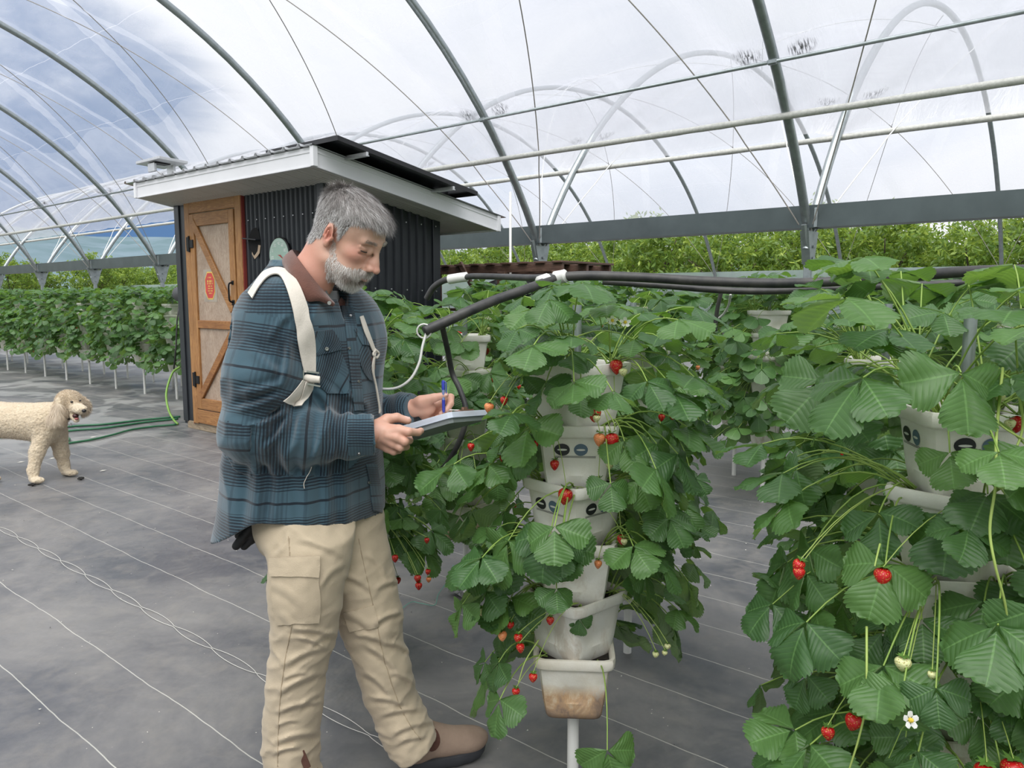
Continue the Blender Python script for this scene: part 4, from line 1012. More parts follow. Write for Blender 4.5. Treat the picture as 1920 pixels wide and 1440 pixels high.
# ------------------------------------------------------------------ implicit modelling: smooth unions of limbs, meshed with surface nets
def L2W(v): v = np.asarray(v, float); return v[..., 0:1] * RT + v[..., 1:2] * FW + v[..., 2:3] * UPV
def PL(px, py, zc):
    d = ray(px, py) * zc + np.array([0, 0, CAMH]); return np.array([d @ RT, d @ FW, d[2]])
_lat = np.random.default_rng(99).random((32, 32, 32)).astype(np.float32)
def vnoise(x, y, z):
    xi, yi, zi = np.floor(x).astype(int), np.floor(y).astype(int), np.floor(z).astype(int)
    fx, fy, fz = x - xi, y - yi, z - zi
    fx, fy, fz = [f * f * (3 - 2 * f) for f in (fx, fy, fz)]
    def g(a, b, c): return _lat[(xi + a) & 31, (yi + b) & 31, (zi + c) & 31]
    x00 = g(0, 0, 0) * (1 - fx) + g(1, 0, 0) * fx; x10 = g(0, 1, 0) * (1 - fx) + g(1, 1, 0) * fx
    x01 = g(0, 0, 1) * (1 - fx) + g(1, 0, 1) * fx; x11 = g(0, 1, 1) * (1 - fx) + g(1, 1, 1) * fx
    return (x00 * (1 - fy) + x10 * fy) * (1 - fz) + (x01 * (1 - fy) + x11 * fy) * fz
def fbm(x, y, z, o=3):
    s_ = 0; a = .5
    for i in range(o): s_ = s_ + a * vnoise(x * 2 ** i + 7.3 * i, y * 2 ** i + 3.1 * i, z * 2 ** i + 5.7 * i); a *= .5
    return s_ / (1 - .5 ** o)
class Field:
    def __init__(s, lo, hi, h):
        s.lo = np.array(lo, float); s.h = h; s.shape = tuple(np.ceil((np.array(hi) - s.lo) / h).astype(int) + 1)
        s.ax = [s.lo[i] + h * np.arange(s.shape[i]) for i in range(3)]
        s.D = np.full(s.shape, .25, np.float32)
    def sl(s, lo, hi, pad):
        r = []
        for i in range(3):
            a = int(max(0, math.floor((lo[i] - pad - s.lo[i]) / s.h))); b = int(min(s.shape[i], math.ceil((hi[i] + pad - s.lo[i]) / s.h) + 1)); r.append(slice(a, max(a, b)))
        return tuple(r)
    def pts(s, sl): return np.meshgrid(s.ax[0][sl[0]], s.ax[1][sl[1]], s.ax[2][sl[2]], indexing='ij', sparse=True)
    def comb(s, sl, d, k, mode):
        a = s.D[sl]
        if mode == 'sub': d = -d
        if mode == 'add':
            h = np.maximum(k - np.abs(a - d), 0) / max(k, 1e-6); s.D[sl] = np.minimum(a, d) - h * h * k * .25
        else:
            h = np.maximum(k - np.abs(a - d), 0) / max(k, 1e-6); s.D[sl] = np.maximum(a, d) + h * h * k * .25
    def ell(s, c, r, R=None, k=.02, mode='add'):
        c = np.array(c, float); r = np.array(r, float); m = r.max(); sl = s.sl(c - m, c + m, k + .02)
        X, Y, Z = s.pts(sl); x, y, z = X - c[0], Y - c[1], Z - c[2]
        if R is not None:
            R = np.array(R); x, y, z = (R[0, 0] * x + R[1, 0] * y + R[2, 0] * z, R[0, 1] * x + R[1, 1] * y + R[2, 1] * z, R[0, 2] * x + R[1, 2] * y + R[2, 2] * z)
        q = np.sqrt((x / r[0]) ** 2 + (y / r[1]) ** 2 + (z / r[2]) ** 2); q2 = np.sqrt((x / r[0] ** 2) ** 2 + (y / r[1] ** 2) ** 2 + (z / r[2] ** 2) ** 2) + 1e-9
        s.comb(sl, (q * (q - 1) / q2).astype(np.float32), k, mode)
    def cap(s, a, b, ra, rb, k=.02, mode='add'):
        a = np.array(a, float); b = np.array(b, float); m = max(ra, rb); sl = s.sl(np.minimum(a, b) - m, np.maximum(a, b) + m, k + .02)
        X, Y, Z = s.pts(sl); d = b - a; L2 = d @ d + 1e-12
        t = np.clip(((X - a[0]) * d[0] + (Y - a[1]) * d[1] + (Z - a[2]) * d[2]) / L2, 0, 1)
        q = np.sqrt((X - a[0] - t * d[0]) ** 2 + (Y - a[1] - t * d[1]) ** 2 + (Z - a[2] - t * d[2]) ** 2) - (ra + (rb - ra) * t)
        s.comb(sl, q.astype(np.float32), k, mode)
    def chain(s, pts, rs, k=.02, kin=None):
        for i in range(len(pts) - 1): s.cap(pts[i], pts[i + 1], rs[i], rs[i + 1], kin if (kin and i) else k)
    def box(s, c, hx, R, rnd, k=.01, mode='add'):
        c = np.array(c, float); hx = np.array(hx, float); m = np.linalg.norm(hx); sl = s.sl(c - m, c + m, k + .01); X, Y, Z = s.pts(sl); x, y, z = X - c[0], Y - c[1], Z - c[2]; R = np.array(R)
        x, y, z = (R[0, 0] * x + R[1, 0] * y + R[2, 0] * z, R[0, 1] * x + R[1, 1] * y + R[2, 1] * z, R[0, 2] * x + R[1, 2] * y + R[2, 2] * z)
        q = [np.abs(v) - (h - rnd) for v, h in zip((x, y, z), hx)]
        d = np.sqrt(sum(np.maximum(v, 0) ** 2 for v in q)) + np.minimum(np.maximum(np.maximum(q[0], q[1]), q[2]), 0) - rnd
        s.comb(sl, d.astype(np.float32), k, mode)
    def column(s, zs, cen, W, Dp, ang, k=.02, e=2.3, flo=None, mode='add'):
        """body made of horizontal slices: centre, half width, half depth and heading (radians) at heights zs (ascending)"""
        zs = np.array(zs); cen = np.array(cen); W = np.array(W); Dp = np.array(Dp); ang = np.broadcast_to(np.array(ang, float), zs.shape)
        m = max(W.max(), Dp.max()); sl = s.sl((cen[:, 0].min() - m, cen[:, 1].min() - m, zs[0]), (cen[:, 0].max() + m, cen[:, 1].max() + m, zs[-1]), k + .02)
        X, Y, Z = s.pts(sl); z1 = s.ax[2][sl[2]]
        f = lambda v: sm_interp(z1, zs, v)[None, None, :]
        x, y = X - f(cen[:, 0]), Y - f(cen[:, 1]); A_ = f(ang); w_, d_ = f(W), f(Dp)
        u = x * np.cos(A_) + y * np.sin(A_); v = -x * np.sin(A_) + y * np.cos(A_)      # u: facing direction (depth), v: sideways
        q = ((np.abs(u) / d_) ** e + (np.abs(v) / w_) ** e) ** (1 / e)
        d = (q - 1) * np.minimum(w_, d_)
        zz = np.maximum(zs[0] - Z, Z - zs[-1]); d = np.maximum(d, zz)
        s.comb(sl, d.astype(np.float32), k, mode)
    def sample(s, p):
        p = np.asarray(p, float); g = (p - s.lo) / s.h; g = np.clip(g, 0, np.array(s.shape) - 1.001); i = g.astype(int); f = g - i; r = 0
        for a in (0, 1):
            for b in (0, 1):
                for c in (0, 1):
                    w_ = (f[..., 0] if a else 1 - f[..., 0]) * (f[..., 1] if b else 1 - f[..., 1]) * (f[..., 2] if c else 1 - f[..., 2]); r = r + w_ * s.D[i[..., 0] + a, i[..., 1] + b, i[..., 2] + c]
        return r
    def hit(s, px, py, z0=1.6, z1=2.7, off=0.004):
        """where the line of sight through a pixel of the photograph meets the surface (so that straps and pockets lie on it)"""
        px = np.atleast_1d(np.asarray(px, float)); py = np.atleast_1d(np.asarray(py, float)); out = np.zeros((len(px), 3)); ts = np.linspace(z0, z1, 440)
        for i in range(len(px)):
            a = PL(px[i], py[i], 1.0) - [0, 0, CAMH]; p = a[None] * ts[:, None] + [0, 0, CAMH]; d = s.sample(p)
            ins = np.all((p > s.lo) & (p < s.lo + s.h * (np.array(s.shape) - 1)), 1); w_ = np.where((d < 0) & ins)[0]
            if len(w_) == 0: j = int(np.argmin(np.where(ins, d, 9))); out[i] = p[j]
            else: j = w_[0]; out[i] = p[j]
        g = s.grad(out); return out + g * off, g
    def grad(s, p, e=.006):
        g = np.stack([s.sample(p + d) - s.sample(p - d) for d in np.eye(3) * e], -1); return g / (np.linalg.norm(g, axis=-1, keepdims=True) + 1e-9)
    def mesh(s, smooth=1):
        D = s.D; S = D < 0; nx, ny, nz = s.shape
        C = [S[i:nx - 1 + i, j:ny - 1 + j, k_:nz - 1 + k_] for i in (0, 1) for j in (0, 1) for k_ in (0, 1)]
        cnt = sum(c.astype(np.int8) for c in C); act = (cnt > 0) & (cnt < 8); idx = -np.ones(act.shape, np.int64); cells = np.argwhere(act); idx[act] = np.arange(len(cells))
        acc = np.zeros((len(cells), 3)); num = np.zeros(len(cells)); ci = cells
        for ax in range(3):
            o1, o2 = [q for q in range(3) if q != ax]
            for a in (0, 1):
                for b in (0, 1):
                    p = ci.copy(); p[:, o1] += a; p[:, o2] += b; q = p.copy(); q[:, ax] += 1
                    d0 = D[p[:, 0], p[:, 1], p[:, 2]]; d1 = D[q[:, 0], q[:, 1], q[:, 2]]; cr = (d0 < 0) != (d1 < 0)
                    t = np.where(cr, d0 / np.where(cr, d0 - d1, 1), 0); pt = p.astype(float); pt[:, ax] += t; acc[cr] += pt[cr]; num[cr] += 1
        V = acc / num[:, None] * s.h + s.lo; F = []
        for ax in range(3):
            o1, o2 = (ax + 1) % 3, (ax + 2) % 3
            a = [slice(None)] * 3; b = [slice(None)] * 3; a[ax] = slice(0, -1); b[ax] = slice(1, None)
            s0, s1 = S[tuple(a)], S[tuple(b)]; e = np.argwhere(s0 != s1); e = e[(e[:, o1] > 0) & (e[:, o2] > 0) & (e[:, o1] < s.shape[o1] - 1) & (e[:, o2] < s.shape[o2] - 1)]
            fl = s0[e[:, 0], e[:, 1], e[:, 2]]
            def cell(d1, d2): q = e.copy(); q[:, o1] -= d1; q[:, o2] -= d2; return idx[q[:, 0], q[:, 1], q[:, 2]]
            Q = np.stack([cell(1, 1), cell(0, 1), cell(0, 0), cell(1, 0)], 1); Q[~fl] = Q[~fl][:, ::-1]; F.append(Q)
        F = np.concatenate(F); F = F[(F >= 0).all(1)]
        for _ in range(smooth):
            A_ = np.zeros_like(V); n_ = np.zeros(len(V))
            for i in range(4):
                for j in ((i + 1) % 4, (i + 3) % 4): np.add.at(A_, F[:, i], V[F[:, j]]); np.add.at(n_, F[:, i], 1)
            V = V * .5 + A_ / np.maximum(n_, 1)[:, None] * .5
        return V, F
def sm_interp(x, xp, fp):
    """cubic-ish interpolation of a table"""
    xp = np.asarray(xp, float); fp = np.asarray(fp, float); m_ = np.gradient(fp, xp)
    i = np.clip(np.searchsorted(xp, x) - 1, 0, len(xp) - 2); h = xp[i + 1] - xp[i]; t = np.clip((x - xp[i]) / h, 0, 1)
    return (2 * t ** 3 - 3 * t ** 2 + 1) * fp[i] + (t ** 3 - 2 * t ** 2 + t) * h * m_[i] + (-2 * t ** 3 + 3 * t ** 2) * fp[i + 1] + (t ** 3 - t ** 2) * h * m_[i + 1]
def seg_t(V, a, b):
    d = b - a; t = ((V - a) @ d) / (d @ d); tc_ = np.clip(t, 0, 1); return t, np.linalg.norm(V - a - tc_[:, None] * d, axis=1)
def strands(P0, D0, L, W, nrm, bend, r, seg=3):
    """thin tapering hairs: roots P0, directions D0, lengths L, widths W, bend vector"""
    n = len(P0); T = np.linspace(0, 1, seg + 1); side = np.cross(D0, nrm); side /= np.linalg.norm(side, axis=1)[:, None] + 1e-9
    rings = []
    for t in T:
        c = P0 + D0 * (L * t)[:, None] + bend * (L * t * t)[:, None]; w_ = (W * (1 - .85 * t))[:, None]
        rings.append(np.stack([c - side * w_ + 0 * nrm, c + side * w_], 1))
    V = np.stack(rings, 1).reshape(-1, 3); m_ = (seg + 1) * 2; base = np.arange(n)[:, None] * m_; F = []
    for i in range(seg): F.append(base + np.array([2 * i, 2 * i + 1, 2 * i + 3, 2 * i + 2])[None])
    return V, np.concatenate(F)
# ------------------------------------------------------------------ the man with the clipboard
def skin_mat():
    m, k, out = newmat('sunburnt_skin'); uv = k.coord('UV'); sp = k.n('ShaderNodeSeparateXYZ', i_0=uv); co = k.coord('Object')
    n = k.noise(co, 60, 5); n2 = k.noise(co, 18, 4)
    c = k.mix(k.ramp(n2, [(.3, 0.0), (.7, 1.0)]), (.53, .315, .225), (.57, .36, .27))
    c = k.mix(sp.outputs[0], c, (.53, .195, .14))
    c = k.mix(k.m('MULTIPLY', sp.outputs[1], .8), c, (.42, .13, .11))
    b = k.n('ShaderNodeBsdfPrincipled', i_Base_Color=c, i_Roughness=.48, i_Normal=k.bump(n, .35, .0016))
    b.inputs['Subsurface Weight'].default_value = .12; b.inputs['Subsurface Radius'].default_value = (.01, .004, .002)
    k.put(out.inputs[0], b.outputs[0]); return m
SKIN = skin_mat()
def plaid_mat(name, diag=False):
    m, k, out = newmat(name); uv = k.coord('UV')
    if diag: uv = k.map(uv, rot=(0, 0, math.radians(42)))
    wob = k.noise(uv, 9, 3); sp = k.n('ShaderNodeSeparateXYZ', i_0=uv)
    U = k.m('ADD', sp.outputs[0], k.m('MULTIPLY', k.m('SUBTRACT', wob, .5), .008)); V = k.m('ADD', sp.outputs[1], k.m('MULTIPLY', k.m('SUBTRACT', wob, .5), .012))
    def bands(x, per, fine):
        f = k.m('FRACT', k.m('DIVIDE', x, per))
        env = k.ramp(f, [(0.0, 0.0), (.40, 0.0), (.46, .45), (.60, .75), (.68, 1.0), (.76, .75), (.90, .5), (.97, 0.0)])
        fr = k.m('FRACT', k.m('DIVIDE', x, fine)); ln = k.m('LESS_THAN', fr, k.m('ADD', .22, k.m('MULTIPLY', env, .5)))
        st = k.m('MULTIPLY', ln, k.m('GREATER_THAN', env, .1))
        one = k.m('LESS_THAN', k.m('ABSOLUTE', k.m('SUBTRACT', f, .20)), .022)
        return k.m('MAXIMUM', k.m('MULTIPLY', st, .95), one), env
    h1, e1_ = bands(V, .150, .0078); v1, e2_ = bands(U, .165, .0085)
    base = k.mix(k.noise(uv, 3, 3), (.040, .082, .108), (.056, .108, .138))
    c = k.mix(k.m('MULTIPLY', e2_, .30), base, (.022, .045, .062))
    c = k.mix(k.m('MULTIPLY', v1, .34), c, (.012, .022, .034)); c = k.mix(k.m('MULTIPLY', e1_, .35), c, (.020, .040, .056)); c = k.mix(k.m('MULTIPLY', h1, .95), c, (.006, .011, .018))
    tw = k.n('ShaderNodeTexWave', i_Vector=uv, i_Scale=260, bands_direction='DIAGONAL').outputs[1]
    h = k.m('ADD', k.m('MULTIPLY', tw, .3), k.noise(uv, 160, 3))
    b = k.n('ShaderNodeBsdfPrincipled', i_Base_Color=c, i_Roughness=.88, i_Normal=k.bump(h, .3, .0012)); b.inputs['Specular IOR Level'].default_value = .2
    b.inputs['Sheen Weight'].default_value = .35; b.inputs['Sheen Roughness'].default_value = .5
    k.put(out.inputs[0], b.outputs[0]); return m
PLAID = plaid_mat('teal_plaid_flannel'); PLAIDD = plaid_mat('teal_plaid_flannel_bias', True)
KHAKI = simple('khaki_canvas', (.50, .415, .295), .85, 0, .06, 12, .25, 380, spec=.2, sheen=.15)
KHAKIS = simple('khaki_seam', (.40, .32, .215), .9)
CORD = simple('brown_corduroy', (.125, .047, .030), .9, 0, .14, 30, .4, 300, sheen=.3)
COTT = simple('cream_cotton_webbing', (.66, .61, .53), .85, 0, .06, 30, .3, 300)
GREYT = simple('grey_tshirt', (.30, .30, .31), .9)
SUEDE = simple('tan_suede', (.31, .225, .165), .8, 0, .22, 14, .35, 160, col2=(.24, .17, .125))
SOLE = simple('dark_rubber_sole', (.035, .037, .042), .7, 0, .1, 20)
GORE = simple('brown_elastic_gore', (.10, .042, .028), .85, 0, .1, 60, .4, 200)
MET = simple('snap_metal', (.45, .45, .44), .3, .9)
def hair_mat(name, c0, c1, c2):
    m, k, out = newmat(name); uv = k.coord('UV'); sp = k.n('ShaderNodeSeparateXYZ', i_0=uv)
    c = k.ramp(sp.outputs[0], [(0, c0), (.5, c1), (1, c2)])
    b = k.n('ShaderNodeBsdfPrincipled', i_Base_Color=c, i_Roughness=.42); b.inputs['Specular IOR Level'].default_value = .5; k.put(out.inputs[0], b.outputs[0]); return m
HAIR = hair_mat('silver_hair', (.13, .11, .10), (.36, .34, .325), (.66, .65, .64))
BEARD = hair_mat('grey_beard', (.10, .072, .055), (.42, .36, .31), (.78, .76, .73))
SCALP = simple('hair_underlayer', (.15, .13, .12), .8, 0, .2, 40)
root_c = L2W(np.array(PL(640, 1420, 2.35)))
root = np.array([root_c[0], root_c[1], 0.0])
man = thing('person', 'person with grey hair and beard in teal plaid shirt and khaki trousers writing on clipboard', 'person', root)
def lobj(name, V, F, mats, parent=man, smooth=True, uv=None, mi=None, **kw): return mkobj(name, L2W(V), F, mats, parent, smooth, kw.get('loc'), uv, mi)
class LMB(MB):
    def build(s, name, mats, parent=man, smooth=False, loc=None, auto=None):
        s.v = [L2W(v) for v in s.v]; return MB.build(s, name, mats, parent, smooth, loc, auto)
TH = math.radians(-27)                       # he faces right and a little towards the camera
face_dir = np.array([math.cos(TH), math.sin(TH), 0]); left_dir = np.array([-math.sin(TH), math.cos(TH), 0])
# head frame
pit = math.radians(31)
HA = math.radians(-22); HR0 = np.stack([[math.cos(HA), math.sin(HA), 0], [-math.sin(HA), math.cos(HA), 0], [0, 0, 1.0]], 1)
def headR(p, roll=0): return HR0 @ ry(p) @ rx(roll)
HR = headR(pit, math.radians(2)); HS = .93
ear_px = PL(619, 445, 1.95)
HO = ear_px - HR @ (np.array([0, -.077, .0]) * HS)
def h2l(v): return (np.asarray(v, float) * HS) @ HR.T + HO
def l2h(v): return ((np.asarray(v, float) - HO) @ HR) / HS
neck_base = l2h(PL(566, 585, 2.10)); neck_mid = l2h(PL(585, 520, 2.045))
f = Field((-.15, -.115, -.24), (.150, .115, .155), .0024)
f.ell((-.012, 0, .052), (.100, .076, .080), k=.01)
f.ell((.040, 0, .058), (.056, .060, .048), k=.03)
f.ell((.034, 0, -.018), (.060, .058, .078), k=.03)
f.ell((.028, 0, -.068), (.060, .053, .040), k=.03)
f.ell((.072, 0, -.094), (.026, .027, .022), k=.025)
for y in (-1, 1):
    f.ell((.058, .040 * y, -.014), (.030, .023, .022), k=.02)
    f.cap((.012, .056 * y, -.06), (.06, .034 * y, -.092), .018, .016, k=.03)
    f.ell((.060, .034 * y, -.062), (.030, .022, .026), k=.025)
f.cap((.094, 0, .034), (.082, -.040, .034), .0105, .010, k=.016); f.cap((.094, 0, .034), (.082, .040, .034), .0105, .010, k=.016)
for y in (-1, 1): f.ell((.107, .033 * y, .0135), (.026, .020, .0135), k=.014, mode='sub')
for y in (-1, 1):
    f.ell((.0755, .033 * y, .0125), (.0165, .0165, .0145), k=.004)
    f.cap((.089, .020 * y, .0195), (.080, .047 * y, .018), .0045, .004, k=.004)
    f.cap((.0905, .020 * y, .0040), (.080, .047 * y, .0045), .0030, .003, k=.004)
    f.cap((.0960, .020 * y, .0235), (.0835, .048 * y, .0215), .0022, .0016, k=.003, mode='sub'); f.cap((.094, .022 * y, -.002), (.082, .046 * y, -.003), .0016, .0012, k=.004, mode='sub')
f.cap((.099, 0, .028), (.125, 0, -.027), .0070, .0082, k=.012); f.ell((.1275, 0, -.0305), (.0105, .0108, .0098), k=.007)
f.ell((.108, 0, -.020), (.017, .0145, .018), k=.010)
for y in (-1, 1): f.ell((.112, .0135 * y, -.033), (.0125, .0075, .0085), k=.005)
for y in (-1, 1): f.ell((.116, .0065 * y, -.0425), (.0065, .0036, .005), k=.003, mode='sub')
f.ell((.088, 0, -.055), (.022, .030, .020), k=.018)
f.cap((.108, 0, -.0585), (.094, -.024, -.0655), .0052, .003, k=.006); f.cap((.108, 0, -.0585), (.094, .024, -.0655), .0052, .003, k=.006)
f.cap((.1065, 0, -.0705), (.094, -.021, -.0675), .0068, .003, k=.006); f.cap((.1065, 0, -.0705), (.094, .021, -.0675), .0068, .003, k=.006)
for q in (-1, 1): f.cap((.1135, 0, -.0640), (.098, .024 * q, -.0665), .0020, .0014, k=.0025, mode='sub')
f.ell((.097, 0, -.083), (.012, .018, .005), k=.01, mode='sub')
# crow's feet and cheek crease
for y in (-1, 1):
    f.ell((.093, .0165 * y, .010), (.0085, .0075, .011), k=.008)
    f.cap((.105, .019 * y, -.035), (.086, .035 * y, -.060), .0018, .0012, k=.006, mode='sub')
# ears
for y in (-1, 1):
    R_ = rz(y * .30) @ ry(-.16)
    f.ell((-.008, .0795 * y, .006), (.0175, .0065, .0315), R_, k=.006)
    f.ell((-.004, .0870 * y, .010), (.0110, .0075, .0205), R_, k=.003, mode='sub')
    f.cap((-.014, .0835 * y, .024), (-.018, .083 * y, -.004), .0032, .003, k=.003)
    f.cap((-.007, .0855 * y, .016), (-.008, .0840 * y, -.006), .0028, .0028, k=.003)
    f.ell((.0085, .0795 * y, .0), (.0045, .005, .007), k=.004)
    f.ell((-.002, .0800 * y, -.022), (.008, .0048, .009), k=.006)
    f.ell((.000, .0835 * y, .003), (.0050, .006, .0065), k=.002, mode='sub')
f.cap((-.040, 0, -.005), neck_mid, .058, .057, k=.03); f.cap(neck_mid, neck_base, .058, .062, k=.03)
f.cap((-.012, -.040, -.045), neck_mid + [.05, -.020, -.02], .016, .014, k=.03)
f.ell(neck_mid + [.055, 0, -.005], (.014, .014, .016), k=.02)
HF = f
hv, hf = f.mesh(1)
x, y, z = hv.T
flush = np.exp(-((x - .123) ** 2 + (z + .03) ** 2 + y ** 2) / .022 ** 2) * .6 + np.exp(-((x + .008) ** 2 + (np.abs(y) - .085) ** 2 + (z - .005) ** 2) / .03 ** 2) * .85 + .75 * np.exp(-((x - .07) ** 2 + (z + .012) ** 2 + (np.abs(y) - .045) ** 2) / .028 ** 2) + .5 / (1 + np.exp((z + .065 + x * .6) / .012))
lips = np.exp(-((x - .108) ** 2 / .014 ** 2 + (z + .0655) ** 2 / .0085 ** 2 + y ** 2 / .02 ** 2))
head_uv = np.stack([np.clip(flush, 0, 1), np.clip(lips, 0, 1)], 1)
# ---------------- hands
def hand_field(pts, h=.0022, pad=.03):
    pts = [np.array(p) for p in pts]; lo = np.min(pts, 0) - pad; hi = np.max([np.array(p) for p in pts], 0) + pad; return Field(lo, hi, h)
R = lambda px, py, zc: PL(px, py, zc)
rh = dict(w0=R(672, 815, 2.035), w=R(700, 813, 2.03), pa=R(722, 812, 2.035), pb=R(728, 828, 2.035), kn=[R(748, 806, 2.015), R(744, 820, 2.010), R(737, 832, 2.02), R(726, 841, 2.035)],
          pip=[R(766, 810, 2.005), R(759, 828, 2.005), R(751, 839, 2.015), R(738, 847, 2.035)], tip=[R(784, 811, 2.03), R(768, 826, 2.045), R(762, 838, 2.055), R(748, 845, 2.065)], tip2=[R(789, 808, 2.045), R(766, 817, 2.065), R(760, 829, 2.075), R(748, 836, 2.085)])
f = hand_field([rh['w0'], R(795, 780, 1.98), R(740, 860, 2.1), R(760, 780, 2.12)])
f.cap(rh['w0'], rh['w'], .030, .028, k=.02); f.ell((rh['w'] + rh['pa']) / 2, (.036, .021, .029), k=.015)
for i, (kr, pr, tr) in enumerate(((.0135, .0115, .0098), (.0135, .0115, .0095), (.0125, .0108, .009), (.0112, .0098, .0085))):
    f.cap((rh['w'] * .55 + rh['pa'] * .45) + (rh['kn'][i] - rh['kn'][1]) * .5, rh['kn'][i], .018, kr, k=.012)
    f.cap(rh['kn'][i], rh['pip'][i], kr, pr, k=.0035); f.cap(rh['pip'][i], rh['tip'][i], pr, tr, k=.003); f.cap(rh['tip'][i], rh['tip2'][i], tr, tr * .92, k=.003)
f.cap(R(706, 800, 2.05), R(726, 787, 2.06), .019, .0155, k=.015); f.cap(R(726, 787, 2.06), R(744, 783, 2.065), .0150, .0125, k=.006); f.cap(R(744, 783, 2.065), R(765, 789, 2.07), .0120, .0098, k=.004)
for i in range(3): a = rh['kn'][i] * .6 + rh['w'] * .4 - [0, .010, 0]; f.cap(a, rh['kn'][i] - [0, .0065, 0], .006, .0065, k=.010)
rv, rf = f.mesh(1)
lw = R(772, 766, 2.275)
f = hand_field([R(745, 762, 2.28), R(862, 730, 2.2), R(850, 805, 2.34)])
f.cap(R(745, 762, 2.28), lw, .030, .027, k=.02); f.ell(R(794, 764, 2.27), (.038, .022, .027), ry(.1), k=.015)
f.ell(R(790, 755, 2.255), (.026, .016, .015), ry(.15), k=.012)
f.cap(R(790, 752, 2.25), R(814, 746, 2.245), .0165, .0130, k=.012); f.cap(R(814, 746, 2.245), R(835, 741, 2.245), .0122, .0098, k=.004)
f.cap(R(805, 764, 2.29), R(826, 756, 2.295), .018, .0128, k=.012); f.cap(R(826, 756, 2.295), R(845, 745, 2.285), .0125, .0112, k=.004); f.cap(R(845, 745, 2.285), R(845, 757, 2.26), .0110, .0098, k=.003); f.cap(R(845, 757, 2.26), R(838, 768, 2.25), .0098, .0085, k=.003)
f.cap(R(803, 770, 2.29), R(824, 769, 2.30), .017, .0122, k=.012); f.cap(R(824, 769, 2.30), R(841, 770, 2.29), .012, .0108, k=.004); f.cap(R(841, 770, 2.29), R(828, 776, 2.26), .0105, .009, k=.003)
f.cap(R(800, 775, 2.29), R(819, 779, 2.30), .016, .0115, k=.012); f.cap(R(819, 779, 2.30), R(834, 781, 2.29), .0112, .010, k=.004); f.cap(R(834, 781, 2.29), R(820, 783, 2.265), .0098, .0085, k=.003)
f.cap(R(796, 779, 2.29), R(812, 787, 2.30), .014, .0105, k=.012); f.cap(R(812, 787, 2.30), R(826, 790, 2.295), .0100, .009, k=.004); f.cap(R(826, 790, 2.295), R(814, 790, 2.27), .009, .008, k=.003)
lv, lf = f.mesh(1)
# ---------------- jacket field (also carries the trunk under it)
sh_n = R(527, 588, 1.985); el_n = R(479, 800, 1.955); wr_n = R(700, 815, 2.02)
sh_f = R(640, 590, 2.32); el_f = R(640, 790, 2.42); wr_f = R(776, 767, 2.275)
J = Field((-.86, 1.62, .72), (-.22, 2.62, 1.66), .0050)
tz = [.70, .80, .90, 1.02, 1.14, 1.26, 1.36, 1.44, 1.50, 1.545]
def tc(px, z, zc0=2.15):
    b = zc0; return np.array([(px - 960) / FPX * (b * math.cos(PITCH) + (CAMH - z) * math.sin(PITCH)), b])
cx_ = [568, 569, 572, 576, 580, 584, 586, 580, 572, 568]
cen = np.array([tc(p_, z, 2.155) for p_, z in zip(cx_, tz)])
W_ = [.262, .258, .250, .240, .238, .240, .238, .215, .140, .085]; D_ = [.212, .205, .196, .186, .176, .168, .158, .130, .098, .075]
J.column(tz, cen, W_, D_, TH, k=.01, e=2.25)
J.ell(sh_n + [.015, .02, -.01], (.088, .088, .080), k=.06); J.ell(sh_f + [-.01, -.02, 0], (.080, .080, .075), k=.06)
J.cap(sh_n, R(497, 700, 1.955), .086, .088, k=.045); J.cap(R(497, 700, 1.955), el_n, .087, .080, k=.03)
J.cap(el_n, R(560, 818, 1.965), .078, .070, k=.035); J.cap(R(560, 818, 1.965), R(650, 820, 2.005), .068, .060, k=.02); J.cap(R(650, 820, 2.005), R(699, 816, 2.02), .058, .0545, k=.008)
J.cap(sh_f, el_f, .082, .070, k=.04); J.cap(el_f, R(700, 778, 2.34), .068, .060, k=.03); J.cap(R(700, 778, 2.34), R(773, 768, 2.277), .060, .050, k=.02)
sl = tuple(slice(None) for _ in range(3)); X, Y, Z = J.pts(sl)
# folds
def creases(px, py, L):
    s_ = np.zeros_like(px)
    for x0, y0, x1, y1, A_, w_ in L:
        dx, dy = x1 - x0, y1 - y0; l = math.hypot(dx, dy); t = ((px - x0) * dx + (py - y0) * dy) / l ** 2; d = ((px - x0) * -dy + (py - y0) * dx) / l + 4 * np.sin(np.clip(t, 0, 1) * 3.14)
        e_ = np.clip(np.minimum(t + .12, 1.12 - t) / .3, 0, 1); s_ = s_ + A_ * e_ * (np.exp(-(d / w_) ** 2) - .8 * np.exp(-((d - w_ * 1.5) / (w_ * .9)) ** 2))
    return s_
def topx(a, b, c):
    zc_ = b * math.cos(PITCH) + (CAMH - c) * math.sin(PITCH); return a / zc_ * FPX + 960, 720 - ((c - CAMH) * math.cos(PITCH) + b * math.sin(PITCH)) / zc_ * FPX
def ridge(n): return 1 - np.abs(2 * n - 1)
dn = np.zeros(J.shape, np.float32)
near = np.abs(J.D) < .04
ii = np.where(near); px_, py_, pz_ = J.ax[0][ii[0]], J.ax[1][ii[1]], J.ax[2][ii[2]]
pp = np.stack([px_, py_, pz_], 1)
t_u, d_u = seg_t(pp, sh_n, el_n); t_f, d_f = seg_t(pp, el_n, wr_n); isu = (d_u < .13) & (d_u <= d_f); isf = (d_f < .12) & ~isu
n1_ = ridge(fbm(px_ * 5 + pz_ * 4, py_ * 4, pz_ * 13 - px_ * 5, 2)); n2_ = ridge(fbm(px_ * 14 + pz_ * 7 + 3, py_ * 8, pz_ * 8 - px_ * 12, 2)); n3_ = ridge(fbm(px_ * 10, py_ * 8, pz_ * 3.5, 2))
amp = .010 * n3_ ** 2 + .004 * fbm(px_ * 9, py_ * 9, pz_ * 9, 2)
